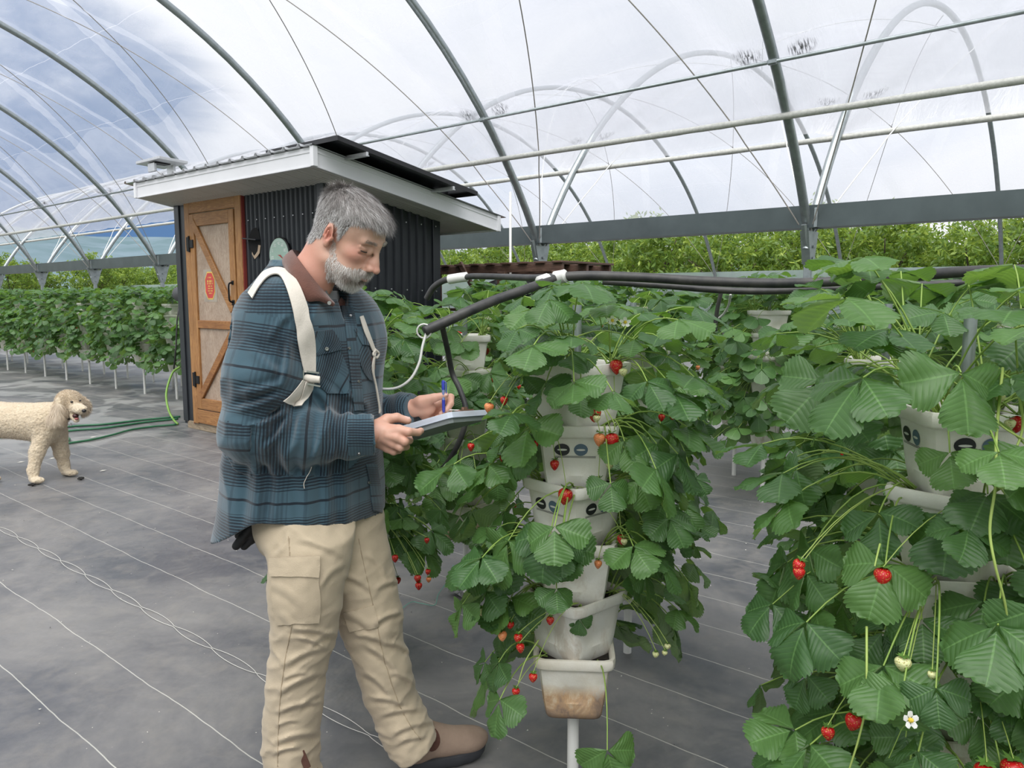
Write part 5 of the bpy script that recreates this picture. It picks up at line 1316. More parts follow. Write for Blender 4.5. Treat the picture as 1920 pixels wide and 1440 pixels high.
elb = np.exp(-(np.linalg.norm(pp - el_n, axis=1) / .17) ** 2)
amp = np.where(isu, .010 * n1_ ** 1.6 + .016 * elb * n2_ ** 1.6, amp)
wv = np.sin(np.clip(t_f, 0, 1) * 34 + 3 * fbm(px_ * 6, py_ * 6, pz_ * 6, 2) * 3 + pz_ * 30)
amp = np.where(isf, .011 * n2_ ** 1.5 + .005 * wv * (1 - np.clip(t_f, 0, 1) ** 3) * (t_f < .80), amp)
arm_pit = np.exp(-(np.linalg.norm((pp - R(560, 690, 2.05)) * [1, .6, .7], axis=1) / .10) ** 2)
amp = amp + .008 * arm_pit * n2_
qx, qy = topx(px_, py_, pz_); fr_ = (py_ < 2.12)
amp = amp + 1.45 * fr_ * creases(qx, qy, [(535, 772, 470, 800, .008, 6), (545, 778, 500, 838, .007, 6), (562, 782, 545, 850, .007, 7), (600, 788, 588, 862, .006, 6), (628, 790, 622, 860, .005, 5), (524, 742, 438, 770, .009, 8), (530, 720, 450, 735, .006, 8), (520, 700, 470, 650, .005, 9), (505, 640, 540, 590, .005, 7),
    (540, 640, 530, 720, .009, 8), (600, 560, 560, 640, .004, 8), (590, 730, 620, 770, .005, 7), (640, 740, 690, 760, .004, 7), (560, 880, 575, 990, .004, 12), (640, 870, 650, 1000, .005, 12), (480, 860, 470, 990, .006, 12), (610, 880, 612, 1000, .003, 9), (520, 870, 512, 985, .004, 10)])
J.D[ii] -= (amp - .006).astype(np.float32)
# hem, neck hole, cuffs cut
J0 = Field(J.lo, J.lo + .01, J.h); J0.shape = J.shape; J0.ax = J.ax; J0.D = J.D.copy()
A1 = (X * FPX / (2.13 * 1.0)) + 960
hem_px = [380, 420, 450, 484, 492, 520, 560, 600, 640, 680, 712, 740]; hem_zc = [2.22, 2.19, 2.13, 2.02, 2.00, 1.96, 1.94, 1.94, 1.97, 2.03, 2.13, 2.2]; hem_y = [1005, 1000, 988, 974, 974, 985, 996, 1004, 1006, 1000, 984, 984]
hz = np.array([PL(a, b, q)[2] for a, b, q in zip(hem_px, hem_y, hem_zc)]); hx = np.array([PL(a, b, q)[0] for a, b, q in zip(hem_px, hem_y, hem_zc)])
J.D = np.maximum(J.D, (np.interp(X, hx, hz) - Z + 0 * Y).astype(np.float32) * .9)
cut = lambda p, d: ((X - p[0]) * d[0] + (Y - p[1]) * d[1] + (Z - p[2]) * d[2])
d1 = unit(wr_n - R(640, 820, 2.0)); m_ = cut(R(700.5, 815, 2.02), d1); msk = (np.sqrt((X - wr_n[0]) ** 2 + (Y - wr_n[1]) ** 2 + (Z - wr_n[2]) ** 2) < .10)
J.D = np.where(msk, np.maximum(J.D, m_), J.D)
d2 = unit(wr_f - R(715, 775, 2.33)); m_ = cut(R(776, 767, 2.275), d2); msk = (np.sqrt((X - wr_f[0]) ** 2 + (Y - wr_f[1]) ** 2 + (Z - wr_f[2]) ** 2) < .11)
J.D = np.where(msk, np.maximum(J.D, m_), J.D).astype(np.float32)
nb = R(568, 585, 2.10); nm = R(600, 520, 2.06)
J.cap(nb + (nb - nm) * .2, nm, .060, .068, k=.006, mode='sub')
# open front: a notch below the throat
J.cap(R(632, 560, 2.10), R(650, 600, 2.05), .030, .004, k=.01, mode='sub')
jv, jf = J.mesh(1)
t_u, d_u = seg_t(jv, sh_n, el_n); t_f, d_f = seg_t(jv, el_n, wr_n); t_u2, d_u2 = seg_t(jv, sh_f, el_f); t_f2, d_f2 = seg_t(jv, el_f, wr_f)
uvj = np.zeros((len(jv), 2)); cj = np.stack([np.interp(jv[:, 2], tz, cen[:, 0]), np.interp(jv[:, 2], tz, cen[:, 1])], 1)
azj = np.arctan2(-(jv[:, 0] - cj[:, 0]) * math.sin(TH) * 1 + 0, 1)
rel = jv[:, :2] - cj; fu = rel[:, 0] * math.cos(TH) + rel[:, 1] * math.sin(TH); fv = -rel[:, 0] * math.sin(TH) + rel[:, 1] * math.cos(TH); az = np.arctan2(-fv, fu)
uvj[:, 0] = az * .20; uvj[:, 1] = jv[:, 2] + .03 * fu
def limb_uv(a, b, t, off):
    d = unit(b - a); ref = np.array([0, 1.0, 0]); u_ = unit(np.cross(d, ref)); w_ = np.cross(d, u_); q = jv - a; return np.stack([np.arctan2(q @ w_, q @ u_) * .075, off + t * np.linalg.norm(b - a)], 1)
mU = (d_u < .105) & (d_u < d_f) & (t_u > .02); mF = (d_f < .105) & ~mU & (t_f > 0)
mF2 = (d_f2 < .09) & (t_f2 > .2) & ~mU & ~mF
uvT = uvj.copy(); _U = limb_uv(sh_n, el_n, t_u, .02); _F = limb_uv(el_n, wr_n, t_f, .35); _F2 = limb_uv(el_f, wr_f, t_f2, .3)
uvj[mU] = limb_uv(sh_n, el_n, t_u, .02)[mU] ; uvj[mF] = limb_uv(el_n, wr_n, t_f, .35)[mF]; uvj[mF2] = limb_uv(el_f, wr_f, t_f2, .3)[mF2]
uvj += 3.0
jc = jv[jf].mean(1); tu_, du_ = seg_t(jc, sh_n, el_n); tf_, df_ = seg_t(jc, el_n, wr_n); tf2_, df2_ = seg_t(jc, el_f, wr_f)
reg = np.where((du_ < .128) & (du_ < df_ + .0) & (tu_ > .06 - .25 * (jc[:, 1] - sh_n[1])), 1, np.where((df_ < .118) & (tf_ > 0), 2, np.where((df2_ < .09) & (tf2_ > .2), 3, 0)))
lu = np.stack([uvT, _U, _F, _F2], 0)[reg[:, None], jf].reshape(-1, 2) + 3.0
jacket = lobj('flannel_shirt', jv, jf, PLAID); _ul = jacket.data.uv_layers.new(name='UVMap'); _ul.data.foreach_set('uv', lu.astype(np.float32).ravel())
# body: one mesh of head, neck, trunk, legs and hands
B = Field((-.80, 1.75, .05), (-.10, 2.60, 1.52), .012)
B.column(tz[2:], cen[2:], np.array(W_[2:]) * .70, np.array(D_[2:]) * .62, TH, k=.03)
B.cap(R(568, 600, 2.1), R(585, 530, 2.05), .055, .052, k=.03)
for a, b, ra, rb in ((sh_n, el_n, .05, .042), (el_n, wr_n, .042, .026), (sh_f, el_f, .05, .042), (el_f, wr_f, .042, .026)): B.cap(a, b, ra, rb, k=.03)
hipn = R(560, 930, 2.08); kn_n = R(575, 1190, 2.13); an_n = R(556, 1425, 2.20); hipf = R(640, 930, 2.26); kn_f = R(700, 1190, 2.30); an_f = R(790, 1392, 2.385)
B.chain([hipn, kn_n, an_n], [.062, .050, .034], k=.03); B.chain([hipf, kn_f, an_f], [.062, .050, .034], k=.04)
bv, bf = B.mesh(1)
allv = [h2l(hv), rv, lv, bv]; off = np.cumsum([0] + [len(v) for v in allv])
uvb = [head_uv, np.tile([.08, 0], (len(rv), 1)) + np.stack([.2 * vnoise(*(rv.T * 60)), 0 * rv[:, 0]], 1), np.tile([.12, 0], (len(lv), 1)) + np.stack([.2 * vnoise(*(lv.T * 60)), 0 * lv[:, 0]], 1), np.tile([.3, 0], (len(bv), 1))]
lobj('body', np.concatenate(allv), np.concatenate([hf, rf + off[1], lf + off[2], bf + off[3]]), SKIN, uv=np.concatenate(uvb))
# nails
nl = LMB()
def nail(p, d, n_, s_=.0062):
    d = unit(d); n_ = unit(n_ - d * np.dot(n_, d)); sd = np.cross(d, n_)
    g = [[p + d * s_ * a * 1.2 + sd * s_ * b * .85 - n_ * .0022 * b * b for b in np.linspace(-1, 1, 5)] for a in np.linspace(-1, 1, 5)]; nl.grid(np.array(g))
nail(R(764, 786, 2.066) + [0, 0, .0065], R(765, 789, 2.07) - R(744, 783, 2.065), np.array([0, -.35, 1.0]))
nail(R(834, 739, 2.236), R(835, 741, 2.245) - R(814, 746, 2.245), np.array([0, -.8, .6]))
nl.build('fingernails', simple('fingernail', (.66, .42, .35), .3))
# ---------------- eyes, brows, lashes
ey = LMB()
for y in (-1, 1):
    c = np.array([.0775, .033 * y, .0105])
    pts = [h2l(np.array([.0775 + .0163 * math.cos(a) * .98, .033 * y + .0150 * math.sin(a), .0080 - .0006 * math.cos(a * 2)])) for a in np.linspace(-1.2, 1.2, 12)]
    ey.tube(pts, np.r_[.0004, np.full(10, .0016), .0004], 5)
ey.build('eyelashes', simple('dark_lash', (.03, .02, .015), .6))
def hairset(n, P0, N0, Dr, L, Wd, bend, tone, mat, name, seg=3):
    V, F_ = strands(P0, Dr, L, Wd, N0, bend, rng, seg); uv = np.stack([np.repeat(tone, (seg + 1) * 2), np.ones(len(V))], 1)
    return lobj(name, h2l(V), F_, mat, uv=uv)
fn = np.cross(hv[hf[:, 1]] - hv[hf[:, 0]], hv[hf[:, 3]] - hv[hf[:, 0]]); ar = np.linalg.norm(fn, axis=1); fc = hv[hf].mean(1); fnn = fn / (ar[:, None] + 1e-12)
if (fnn * (fc - [0, 0, .02])).sum(1).mean() < 0: fnn = -fnn
def scatter(mask, n):
    w_ = ar * mask; w_ = w_ / w_.sum(); i = rng.choice(len(fc), n, p=w_); return fc[i] + rng.normal(size=(n, 3)) * .0007, fnn[i]
fx, fy, fz = fc.T; ay = np.abs(fy)
hl = np.interp(fx, [-.12, -.06, -.038, -.024, -.012, .006, .020, .030, .040, .055, .075, .1], [-.048, -.050, -.030, .018, .040, .038, .002, .028, .064, .076, .088, .097])
notear = ~((np.abs(fx + .008) < .024) & (np.abs(fz - .004) < .036) & (ay > .0735)) & ~((fz < -.02) & (fx > -.05))
hm = ((fz > hl + .003 * np.sin(fx * 300)) & notear & (fz + .0 > -.06)).astype(float)
P0, N0 = scatter(hm, 21000)
x, y, z = P0.T
crown = np.array([-.055, 0, .12])
away = P0 - crown; away -= N0 * (away * N0).sum(1)[:, None]; away /= np.linalg.norm(away, axis=1)[:, None] + 1e-6
fwdn = np.array([1.0, 0, -.25]) - N0 * (N0 @ np.array([1.0, 0, -.25]))[:, None]; dwn = np.array([-.15, 0, -1.0]) - N0 * (N0 @ np.array([-.15, 0, -1.0]))[:, None]
topw = np.clip((z - .055) / .04, 0, 1)[:, None]; Dr = (fwdn * .75 + away * .55) * topw + (dwn * .8 + away * .4) * (1 - topw) + rng.normal(size=P0.shape) * .24
Dr = Dr + N0 * (.22 * topw + .20); Dr /= np.linalg.norm(Dr, axis=1)[:, None]
L = .009 + .021 * topw[:, 0] * rng.uniform(.6, 1.1, len(P0)) + .013 * (x > .045) * (z > .06) * rng.random(len(P0)) + .004 * rng.random(len(P0))
L = L * np.where((x > .02) & (z < .092), .55, 1.0); bend = np.zeros_like(P0); bend[:, 2] = -.22; bend[:, 0] = .18 * topw[:, 0]
clump = vnoise(x * 120, y * 120, z * 60)
tone = np.clip(.33 + .42 * (1 - topw[:, 0]) + (clump - .5) * .65 + rng.normal(size=len(P0)) * .16 + 1.3 * np.clip(x - .04, 0, .2) - .25 * np.exp(-((z - .055) ** 2 + (x + .06) ** 2) / .03 ** 2), 0, 1)
Pb = P0 + N0 * .001
hairset(0, Pb, N0, Dr, L, np.full(len(P0), .00042), bend, tone, HAIR, 'hair', 3)
# scalp cap so no skin shows between the hairs
sel = np.where(hm > 0)[0]; uq, inv = np.unique(hf[sel].ravel(), return_inverse=True)
vn = np.zeros_like(hv); 
for i in range(4): np.add.at(vn, hf[:, i], fnn)
vn /= np.linalg.norm(vn, axis=1)[:, None] + 1e-9
xs_ = hv[uq]; thick = .0025 + .008 * np.clip((xs_[:, 2] - .05) / .05, 0, 1) * (.55 + .45 * np.clip((xs_[:, 0] + .05) / .1, 0, 1))
edge = np.interp(xs_[:, 0], [-.12, -.06, -.038, -.024, -.012, .006, .020, .030, .040, .055, .075, .1], [-.048, -.050, -.030, .018, .040, .038, .002, .028, .064, .076, .088, .097])
thick = thick * np.clip((xs_[:, 2] - edge) / .012, 0, 1)
lobj('hair_underlayer', h2l(xs_ + vn[uq] * thick[:, None]), inv.reshape(-1, 4), SCALP)
P1 = xs_ + vn[uq] * thick[:, None]
# second layer of hair rooted on the cap
ti = rng.choice(len(P1), 21000, p=(thick + .001) / (thick + .001).sum()); P0 = P1[ti] + rng.normal(size=(21000, 3)) * .001; N0 = vn[uq][ti]; x, y, z = P0.T
away = P0 - crown; away -= N0 * (away * N0).sum(1)[:, None]; away /= np.linalg.norm(away, axis=1)[:, None] + 1e-6
fwdn = np.array([1.0, 0, -.25]) - N0 * (N0 @ np.array([1.0, 0, -.25]))[:, None]; dwn = np.array([-.2, 0, -1.0]) - N0 * (N0 @ np.array([-.2, 0, -1.0]))[:, None]
topw = np.clip((z - .06) / .045, 0, 1)[:, None]; cl = np.stack([vnoise(x * 90 + q, y * 90, z * 90) - .5 for q in (0, 9, 17)], 1)
Dr = (fwdn * .85 + away * .45) * topw + (dwn * .75 + away * .45 + fwdn * .1) * (1 - topw) + rng.normal(size=P0.shape) * .14 + cl * .9 + N0 * (.13 * topw + .10); Dr /= np.linalg.norm(Dr, axis=1)[:, None]
L = (.008 + .026 * topw[:, 0] * rng.uniform(.7, 1.15, len(P0)) + .016 * (x > .04) * (z > .06) * rng.random(len(P0)))
L = L * np.where((x > .02) & (z < .100), .62, 1.0); bend = np.zeros_like(P0); bend[:, 2] = -.12; bend += -N0 * .10
tone = np.clip(.33 + .42 * (1 - topw[:, 0]) + (vnoise(x * 150, y * 150, z * 70) - .5) * .7 + rng.normal(size=len(P0)) * .18 + 1.5 * np.clip(x - .04, 0, .2), 0, 1)
hairset(0, P0, N0, Dr, L, np.full(len(P0), .00046), bend, tone, HAIR, 'hair', 3)
# beard, moustache, brows
ck = np.interp(fx, [.0, .014, .026, .040, .060, .080, .095, .12], [.002, -.008, -.030, -.044, -.050, -.047, -.044, -.044])
bm = ((fz < ck) & (fx > .006 - .25 * (fz + .03)) & (fz > -.125) & (fx > .0) & ~((ay < .024) & (fx > .086) & (np.abs(fz + .067) < .0105)) & ~((ay < .006) & (fz > -.05))).astype(float)
bm *= (fx * .45 + .0 + fz > -.104 - 0.0 * fx).astype(float) * 1.0
bm[(fz < -.118)] = 0; bm[(ay > .070) & (fx < .016)] = 0
dens = np.clip(.55 + 10 * (fx - .02), .5, 1.0); P0, N0 = scatter(bm * dens, 12500); x, y, z = P0.T
dd = np.array([.35, 0, -1.0]) - N0 * (N0 @ np.array([.35, 0, -1.0]))[:, None]; Dr = dd + N0 * .32 + rng.normal(size=P0.shape) * .26; Dr /= np.linalg.norm(Dr, axis=1)[:, None]
chin = np.clip((x - .05) / .03, 0, 1); L = .0055 + .0065 * chin + .003 * rng.random(len(P0)); bend = np.zeros_like(P0); bend[:, 2] = -.2
dark = np.exp(-((x - .082) ** 2 / .014 ** 2 + (z + .075) ** 2 / .012 ** 2)) * .55 + .15 * np.exp(-((z + .05) ** 2) / .01 ** 2) * (x > .09)
tone = np.clip(.70 - dark + rng.normal(size=len(P0)) * .22 + .25 * (z < -.092), 0, 1)
hairset(0, P0, N0, Dr, L, np.full(len(P0), .00040), bend, tone, BEARD, 'beard', 2)
mm = ((fz < -.043) & (fz > -.0575) & (fx > .088) & (ay < .034)).astype(float); P0, N0 = scatter(mm, 1500)
Dr = np.stack([np.full(len(P0), .25), np.sign(P0[:, 1]) * .35, np.full(len(P0), -1.0)], 1) + N0 * .25 + rng.normal(size=P0.shape) * .22; Dr /= np.linalg.norm(Dr, axis=1)[:, None]
hairset(0, P0, N0, Dr, np.full(len(P0), .0105), np.full(len(P0), .0005), np.zeros_like(P0), np.clip(.62 + rng.normal(size=len(P0)) * .25, 0, 1), BEARD, 'moustache', 2)
br_ = ((fz > .034) & (fz < .043) & (ay > .012) & (ay < .047) & (fx > .07)).astype(float); P0, N0 = scatter(br_, 520)
Dr = np.stack([np.full(len(P0), -.1), np.sign(P0[:, 1]) * 1.0, np.full(len(P0), -.15)], 1) + N0 * .3 + rng.normal(size=P0.shape) * .2; Dr /= np.linalg.norm(Dr, axis=1)[:, None]
hairset(0, P0, N0, Dr, np.full(len(P0), .008), np.full(len(P0), .0003), np.zeros_like(P0), np.clip(.48 + rng.normal(size=len(P0)) * .22, 0, 1), BEARD, 'eyebrows', 2)
# ---------------- trousers
T = Field((-.78, 1.80, .04), (-.10, 2.66, .96), .0048)
def leg(zs, lx, rx_, zc, W=None, ang=TH, k=.02):
    """slices from the left and right outline pixels at heights zs"""
    C, D, Wd = [], [], []
    for z, a, b, q, w_ in zip(zs, lx, rx_, zc, W):
        m0 = (a - 960) / FPX * q; m1 = (b - 960) / FPX * q; half = (m1 - m0) / 2; C.append([(m0 + m1) / 2, q * math.cos(PITCH) - (CAMH - z) * math.sin(PITCH)])
        d_ = math.sqrt(max(.0004, (half ** 2 - (w_ * math.sin(ang)) ** 2))) / math.cos(ang); D.append(d_); Wd.append(w_)
    o_ = np.argsort(zs); T.column(np.array(zs)[o_], np.array(C)[o_], np.array(Wd)[o_], np.array(D)[o_], ang, k=k, e=2.2)
def zof(py, zc): return PL(900, py, zc)[2]
yn = [900, 985, 1040, 1090, 1140, 1190, 1250, 1320, 1390, 1455]
zcn = [2.13, 2.10, 2.08, 2.08, 2.09, 2.11, 2.13, 2.16, 2.185, 2.21]
leg([zof(a, b) for a, b in zip(yn, zcn)], [478, 490, 513, 511, 516, 519, 512, 505, 502, 508], [680, 668, 660, 648, 640, 630, 613, 606, 598, 604], zcn, [.115, .115, .110, .102, .094, .088, .082, .078, .076, .078])
yf = [900, 985, 1040, 1100, 1150, 1190, 1240, 1300, 1350, 1398]
zcf = [2.26, 2.26, 2.26, 2.27, 2.28, 2.29, 2.31, 2.335, 2.355, 2.37]
leg([zof(a, b) for a, b in zip(yf, zcf)], [580, 590, 604, 622, 640, 655, 672, 692, 714, 738], [715, 722, 733, 745, 754, 754, 770, 782, 806, 826], zcf, [.115, .115, .110, .100, .092, .086, .082, .080, .080, .082], k=.03)
T.ell(R(538, 985, 2.17), (.085, .13, .10), k=.05)
ks = int((.74 - T.lo[2]) / T.h); Xs, Ys, Zs = np.meshgrid(T.ax[0], T.ax[1], T.ax[2][ks:], indexing='ij'); _p = np.stack([Xs, Ys, Zs], -1)
_lim = J0.sample(_p) + .014 - .10 * np.clip((np.interp(Xs, hx, hz) + .015 - Zs) / .08, 0, 1); T.D[:, :, ks:] = np.maximum(T.D[:, :, ks:], _lim).astype(np.float32)
ii = np.where(np.abs(T.D) < .035); px_, py_, pz_ = T.ax[0][ii[0]], T.ax[1][ii[1]], T.ax[2][ii[2]]
w1 = ridge(fbm(px_ * 9 + pz_ * 6, py_ * 6, pz_ * 16 - px_ * 9, 3)); w2 = ridge(fbm(px_ * 16 - pz_ * 10 + 5, py_ * 9, pz_ * 12 + px_ * 8, 2)); w3 = fbm(px_ * 22, py_ * 22, pz_ * 22, 2)
am = .007 * w1 ** 3 + .003 * w3
kneez = np.exp(-((pz_ - .50) / .16) ** 2) * .5 + np.exp(-((pz_ - .16) / .12) ** 2) * .8 + .45
pxx = px_ / (py_ * math.cos(PITCH) + (CAMH - pz_) * math.sin(PITCH)) * FPX + 960; zc_ = py_ * math.cos(PITCH) + (CAMH - pz_) * math.sin(PITCH)
pyy = 720 - ((pz_ - CAMH) * math.cos(PITCH) + py_ * math.sin(PITCH)) / zc_ * FPX
am = am * kneez
am = am + (pxx < 645) * creases(pxx, pyy, [(517, 1100, 560, 1128, .006, 5), (560, 1196, 612, 1216, .007, 4), (536, 1246, 606, 1214, .008, 6), (530, 1275, 575, 1262, .005, 4), (524, 1300, 600, 1262, .008, 6), (522, 1335, 597, 1316, .007, 5), (518, 1362, 560, 1352, .005, 4), (516, 1392, 594, 1374, .008, 6), (512, 1415, 560, 1402, .006, 4), (545, 1180, 630, 1192, .006, 5), (600, 1100, 640, 1060, .005, 6), (528, 1150, 552, 1180, .005, 4), (560, 1010, 640, 1040, .004, 7), (540, 1000, 520, 1040, .005, 5), (580, 1215, 622, 1185, .005, 5), (560, 1330, 600, 1300, .005, 5)])
am = am + (pxx > 640) * creases(pxx, pyy, [(650, 1150, 700, 1182, .007, 5), (700, 1172, 748, 1148, .008, 5), (668, 1192, 720, 1205, .006, 5), (690, 1212, 745, 1258, .008, 6), (722, 1205, 768, 1222, .007, 5), (684, 1262, 730, 1302, .007, 5), (735, 1262, 776, 1282, .006, 5), (702, 1310, 760, 1322, .007, 5), (715, 1342, 790, 1330, .007, 5), (738, 1376, 812, 1352, .007, 5), (650, 1080, 700, 1110, .005, 6), (690, 1040, 725, 1080, .005, 6), (705, 1105, 742, 1090, .006, 5), (745, 1395, 800, 1382, .005, 4)])
sst = lambda x_, a, b: np.clip((x_ - a) / (b - a), 0, 1)
T.D[ii] -= (am - .003).astype(np.float32)
# far hem slopes with the foot
X, Y, Z = T.pts(sl)
hz0, hz1 = PL(742, 1420, 2.37), PL(832, 1366, 2.37)
hemz = np.interp(X, [hz0[0], hz1[0]], [hz0[2], hz1[2]]); T.D = np.where((X > PL(690, 1300, 2.3)[0]) & (Z < .3), np.maximum(T.D, hemz - Z), T.D).astype(np.float32)
tv, tf = T.mesh(1)
trou = lobj('khaki_trousers', tv, tf, KHAKI)
# ---------------- boots
def boot(heel, toe, name, hgt=.115, pull=False):
    """elastic-sided boot from heel and toe points on the floor (local)"""
    heel = np.array([heel[0], heel[1], 0]); toe = np.array([toe[0], toe[1], 0]); d = unit(toe - heel); s_ = np.array([-d[1], d[0], 0]); up = np.array([0, 0, 1.0]); Lb = np.linalg.norm(toe - heel)
    q = lambda a, b, c: heel + d * a * Lb + s_ * b + up * c
    bb = Field(np.minimum(heel, toe) - .09, np.maximum(heel, toe) + [.09, .09, .26], .0035)
    bb.cap(q(.16, 0, .065), q(.17, 0, hgt), .041, .042, k=.03); bb.ell(q(.17, 0, .058), (.046, .040, .040), k=.02)
    Rb = np.stack([d, s_, up], 1)
    bb.ell(q(.62, 0, .052), (.115, .046, .036), Rb, k=.03); bb.ell(q(.82, 0, .050), (.055, .048, .036), Rb, k=.02); bb.cap(q(.25, 0, .11), q(.70, 0, .060), .040, .032, k=.03)
    sl_ = tuple(slice(None) for _ in range(3)); X, Y, Z = bb.pts(sl_); bb.D = np.maximum(bb.D, .030 - Z + 0 * X + 0 * Y); bb.D = np.maximum(bb.D, Z - hgt - .02 + 0 * X + 0 * Y).astype(np.float32)
    v, f_ = bb.mesh(1); o = lobj(name, v, f_, SUEDE)
    so_ = LMB(); n = 60; R0 = []
    for zz, gr in ((.0, -.004), (.006, .0), (.022, .004), (.033, .003), (.036, -.004)):
        ring = []
        for a in np.linspace(0, 2 * math.pi, n, endpoint=False):
            c, s2 = math.cos(a), math.sin(a); t = .5 + .5 * c; w_ = .037 + .012 * math.sin(math.pi * min(1, t ** 1.3)) if t > .35 else .036; w_ = (.036 if t < .3 else .036 + .013 * min(1, (t - .3) / .35)) + gr
            lug = .0025 * (math.sin(a * 40) > 0) if zz < .02 else 0; e_ = 2.6
            rr_ = 1 / (abs(c) ** e_ + abs(s2) ** e_) ** (1 / e_); ring.append(q(.5 + .5 * c * rr_ * (1 + gr / .14), s2 * rr_ * (w_ + lug), zz + (.012 * max(0, t - .85) / .15 if zz < .03 else .004 * max(0, t - .85) / .15)))
        R0.append(ring)
    so_.loft(R0).build('rubber_sole', SOLE, o, smooth=True, auto=30)
    for sd in (-1, 1):
        pts = [q(.335 + .085 * math.cos(a), 0, .100 + .034 * math.sin(a)) for a in np.linspace(0, 2 * math.pi, 20, endpoint=False)]; g = []
        for p in pts:
            t = p.copy(); 
            for it in range(30):
                if bb.sample(t[None])[0] > .0008: break
                t = t + s_ * sd * .0022
            g.append(t)
        c = np.mean(g, 0) + s_ * sd * .004; LMB().add(np.array(g + [c]), [((i + 1) % 20, i, 20) if sd > 0 else (i, (i + 1) % 20, 20) for i in range(20)]).build('elastic_gore', GORE, o, smooth=True)
    for e_ in ((.03, hgt + .01),) if pull else ():
        LMB().box(q(e_[0] + .02, 0, e_[1] + .03), (.022, .014, .07), rot=rz(math.atan2(d[1], d[0])) @ ry(.2), bev=.003).build('pull_tab', GORE, o)
    return o
W2 = lambda v: np.array([v @ RT, v @ FW, v[2]])
boot(W2(onfloor(752, 1446)) , W2(onfloor(907, 1408)), 'suede_boot')
boot(W2(onfloor(545, 1545)), W2(onfloor(668, 1508)), 'suede_boot')
tb = PL(570, 1424, 2.10); LMB().box(tb, (.020, .006, .055), rot=ry(-.35), bev=.002).build('pull_tab', GORE)
# ---------------- straps, pockets, collar laid on the shirt
def patch(edgesL, edgesR, n=24, m_=7, fld=None, off=.005, thick=.0022, name='strap', mat=COTT, parent=jacket, uvs=None, pxoff=(0, 0), bul=0.0):
    """a piece of cloth on the shirt between two outlines given as pixels of the photograph"""
    l = bez([(a, b, 0) for a, b in edgesL], n)[:, :2]; r_ = bez([(a, b, 0) for a, b in edgesR], n)[:, :2]; k_ = min(len(l), len(r_))
    l = l[np.linspace(0, len(l) - 1, n).astype(int)]; r_ = r_[np.linspace(0, len(r_) - 1, n).astype(int)]
    G = []; N_ = []
    for j in np.linspace(0, 1, m_):
        q = l * (1 - j) + r_ * j; h_, g_ = (fld or J).hit(q[:, 0], q[:, 1], off=off + bul * math.sin(math.pi * j)); G.append(h_); N_.append(g_)
    G = np.array(G); N_ = np.array(N_)
    for _ in range(2): G[:, 1:-1] = G[:, 1:-1] * .5 + (G[:, :-2] + G[:, 2:]) * .25
    G2 = G + N_ * thick; mb = LMB(); uv = np.stack(np.meshgrid(np.linspace(0, 1, m_), np.linspace(0, 1, n), indexing='ij'), -1)
    if uvs: uv = uv * uvs
    uv = uv + 3.2
    a, b = G.shape[:2]; mb.grid(G2, uv=uv)
    rim = lambda A_, B_, u_: mb.grid(np.stack([A_, B_], 1), uv=np.stack([u_, u_], 1))
    rim(G[0], G2[0], uv[0]); rim(G2[-1], G[-1], uv[-1]); rim(G2[:, 0], G[:, 0], uv[:, 0]); rim(G[:, -1], G2[:, -1], uv[:, -1])
    return mb.build(name, mat, parent, smooth=True, auto=50)
sus = patch([(477, 562), (489, 541), (505, 523), (523, 520), (535, 540), (547, 580), (554, 620), (558, 660), (566, 698)], [(470, 552), (485, 529), (502, 510), (530, 507), (553, 528), (571, 570), (584, 620), (588, 660), (588, 698)], n=40, off=.007, thick=.003, name='suspender_strap', parent=man)
patch([(562, 712), (552, 726), (538, 742), (527, 750)], [(577, 716), (568, 738), (556, 756), (548, 766)], n=14, off=.008, name='suspender_tail', parent=sus)
patch([(566, 714), (560, 735), (556, 752), (553, 768)], [(584, 716), (577, 736), (570, 754), (567, 768)], n=14, off=.012, name='suspender_tail', parent=sus)
bk = J.hit([577], [703], off=.016)[0][0]
LMB().tube([bk + [-.016, -.002, -.004], bk + [.0, -.006, -.008], bk + [.020, -.004, -.010]], [.009, .0105, .009], 12).build('rolled_webbing', COTT, sus, smooth=True, auto=50)
LMB().box(bk + [-.002, -.006, .010], (.044, .004, .004), rot=ry(.12)).box(bk + [.003, -.010, -.022], (.040, .004, .004), rot=ry(.2)).box(bk + [-.020, -.006, -.005], (.004, .004, .034)).build('strap_slider', MET, sus)
patch([(671, 596), (679, 622), (688, 645), (694, 658)], [(677, 594), (686, 620), (695, 643), (700, 657)], n=20, m_=4, off=.007, name='suspender_strap', parent=man)
def cord(pts, r, name, parent, mat=COTT, off=.010, fld=None, n=24):
    q = bez([(a, b, 0) for a, b in pts], n)[:, :2]; h_, _ = (fld or J).hit(q[:, 0], q[:, 1], off=off); return LMB().tube(h_, r, 6).build(name, mat, parent, smooth=True)
cord([(697, 655), (704, 662), (700, 670), (694, 664), (698, 657)], .0035, 'strap_knot', sus)
cord([(698, 660), (693, 690), (700, 725), (706, 762), (706, 775)], .0032, 'strap_cord', sus)
cord([(697, 662), (695, 700), (702, 735), (708, 772)], .0028, 'strap_cord', sus)
cord([(582, 874), (578, 886), (573, 896), (569, 906), (570, 916)], .0010, 'loose_thread', jacket, off=.004)
LMB().tube(bez([PL(459, 846, 2.02), PL(460, 858, 2.02), PL(465, 862, 2.02), PL(469, 856, 2.02), PL(470, 846, 2.02)], 20), .0022, 6).build('wire_hook', MET, sus, smooth=True)
pkt = patch([(583, 622), (588, 690), (596, 720), (612, 738)], [(622, 618), (640, 665), (652, 700), (652, 738)], n=22, m_=12, off=.003, thick=.002, name='chest_pocket', mat=PLAIDD, uvs=(.12, .16))
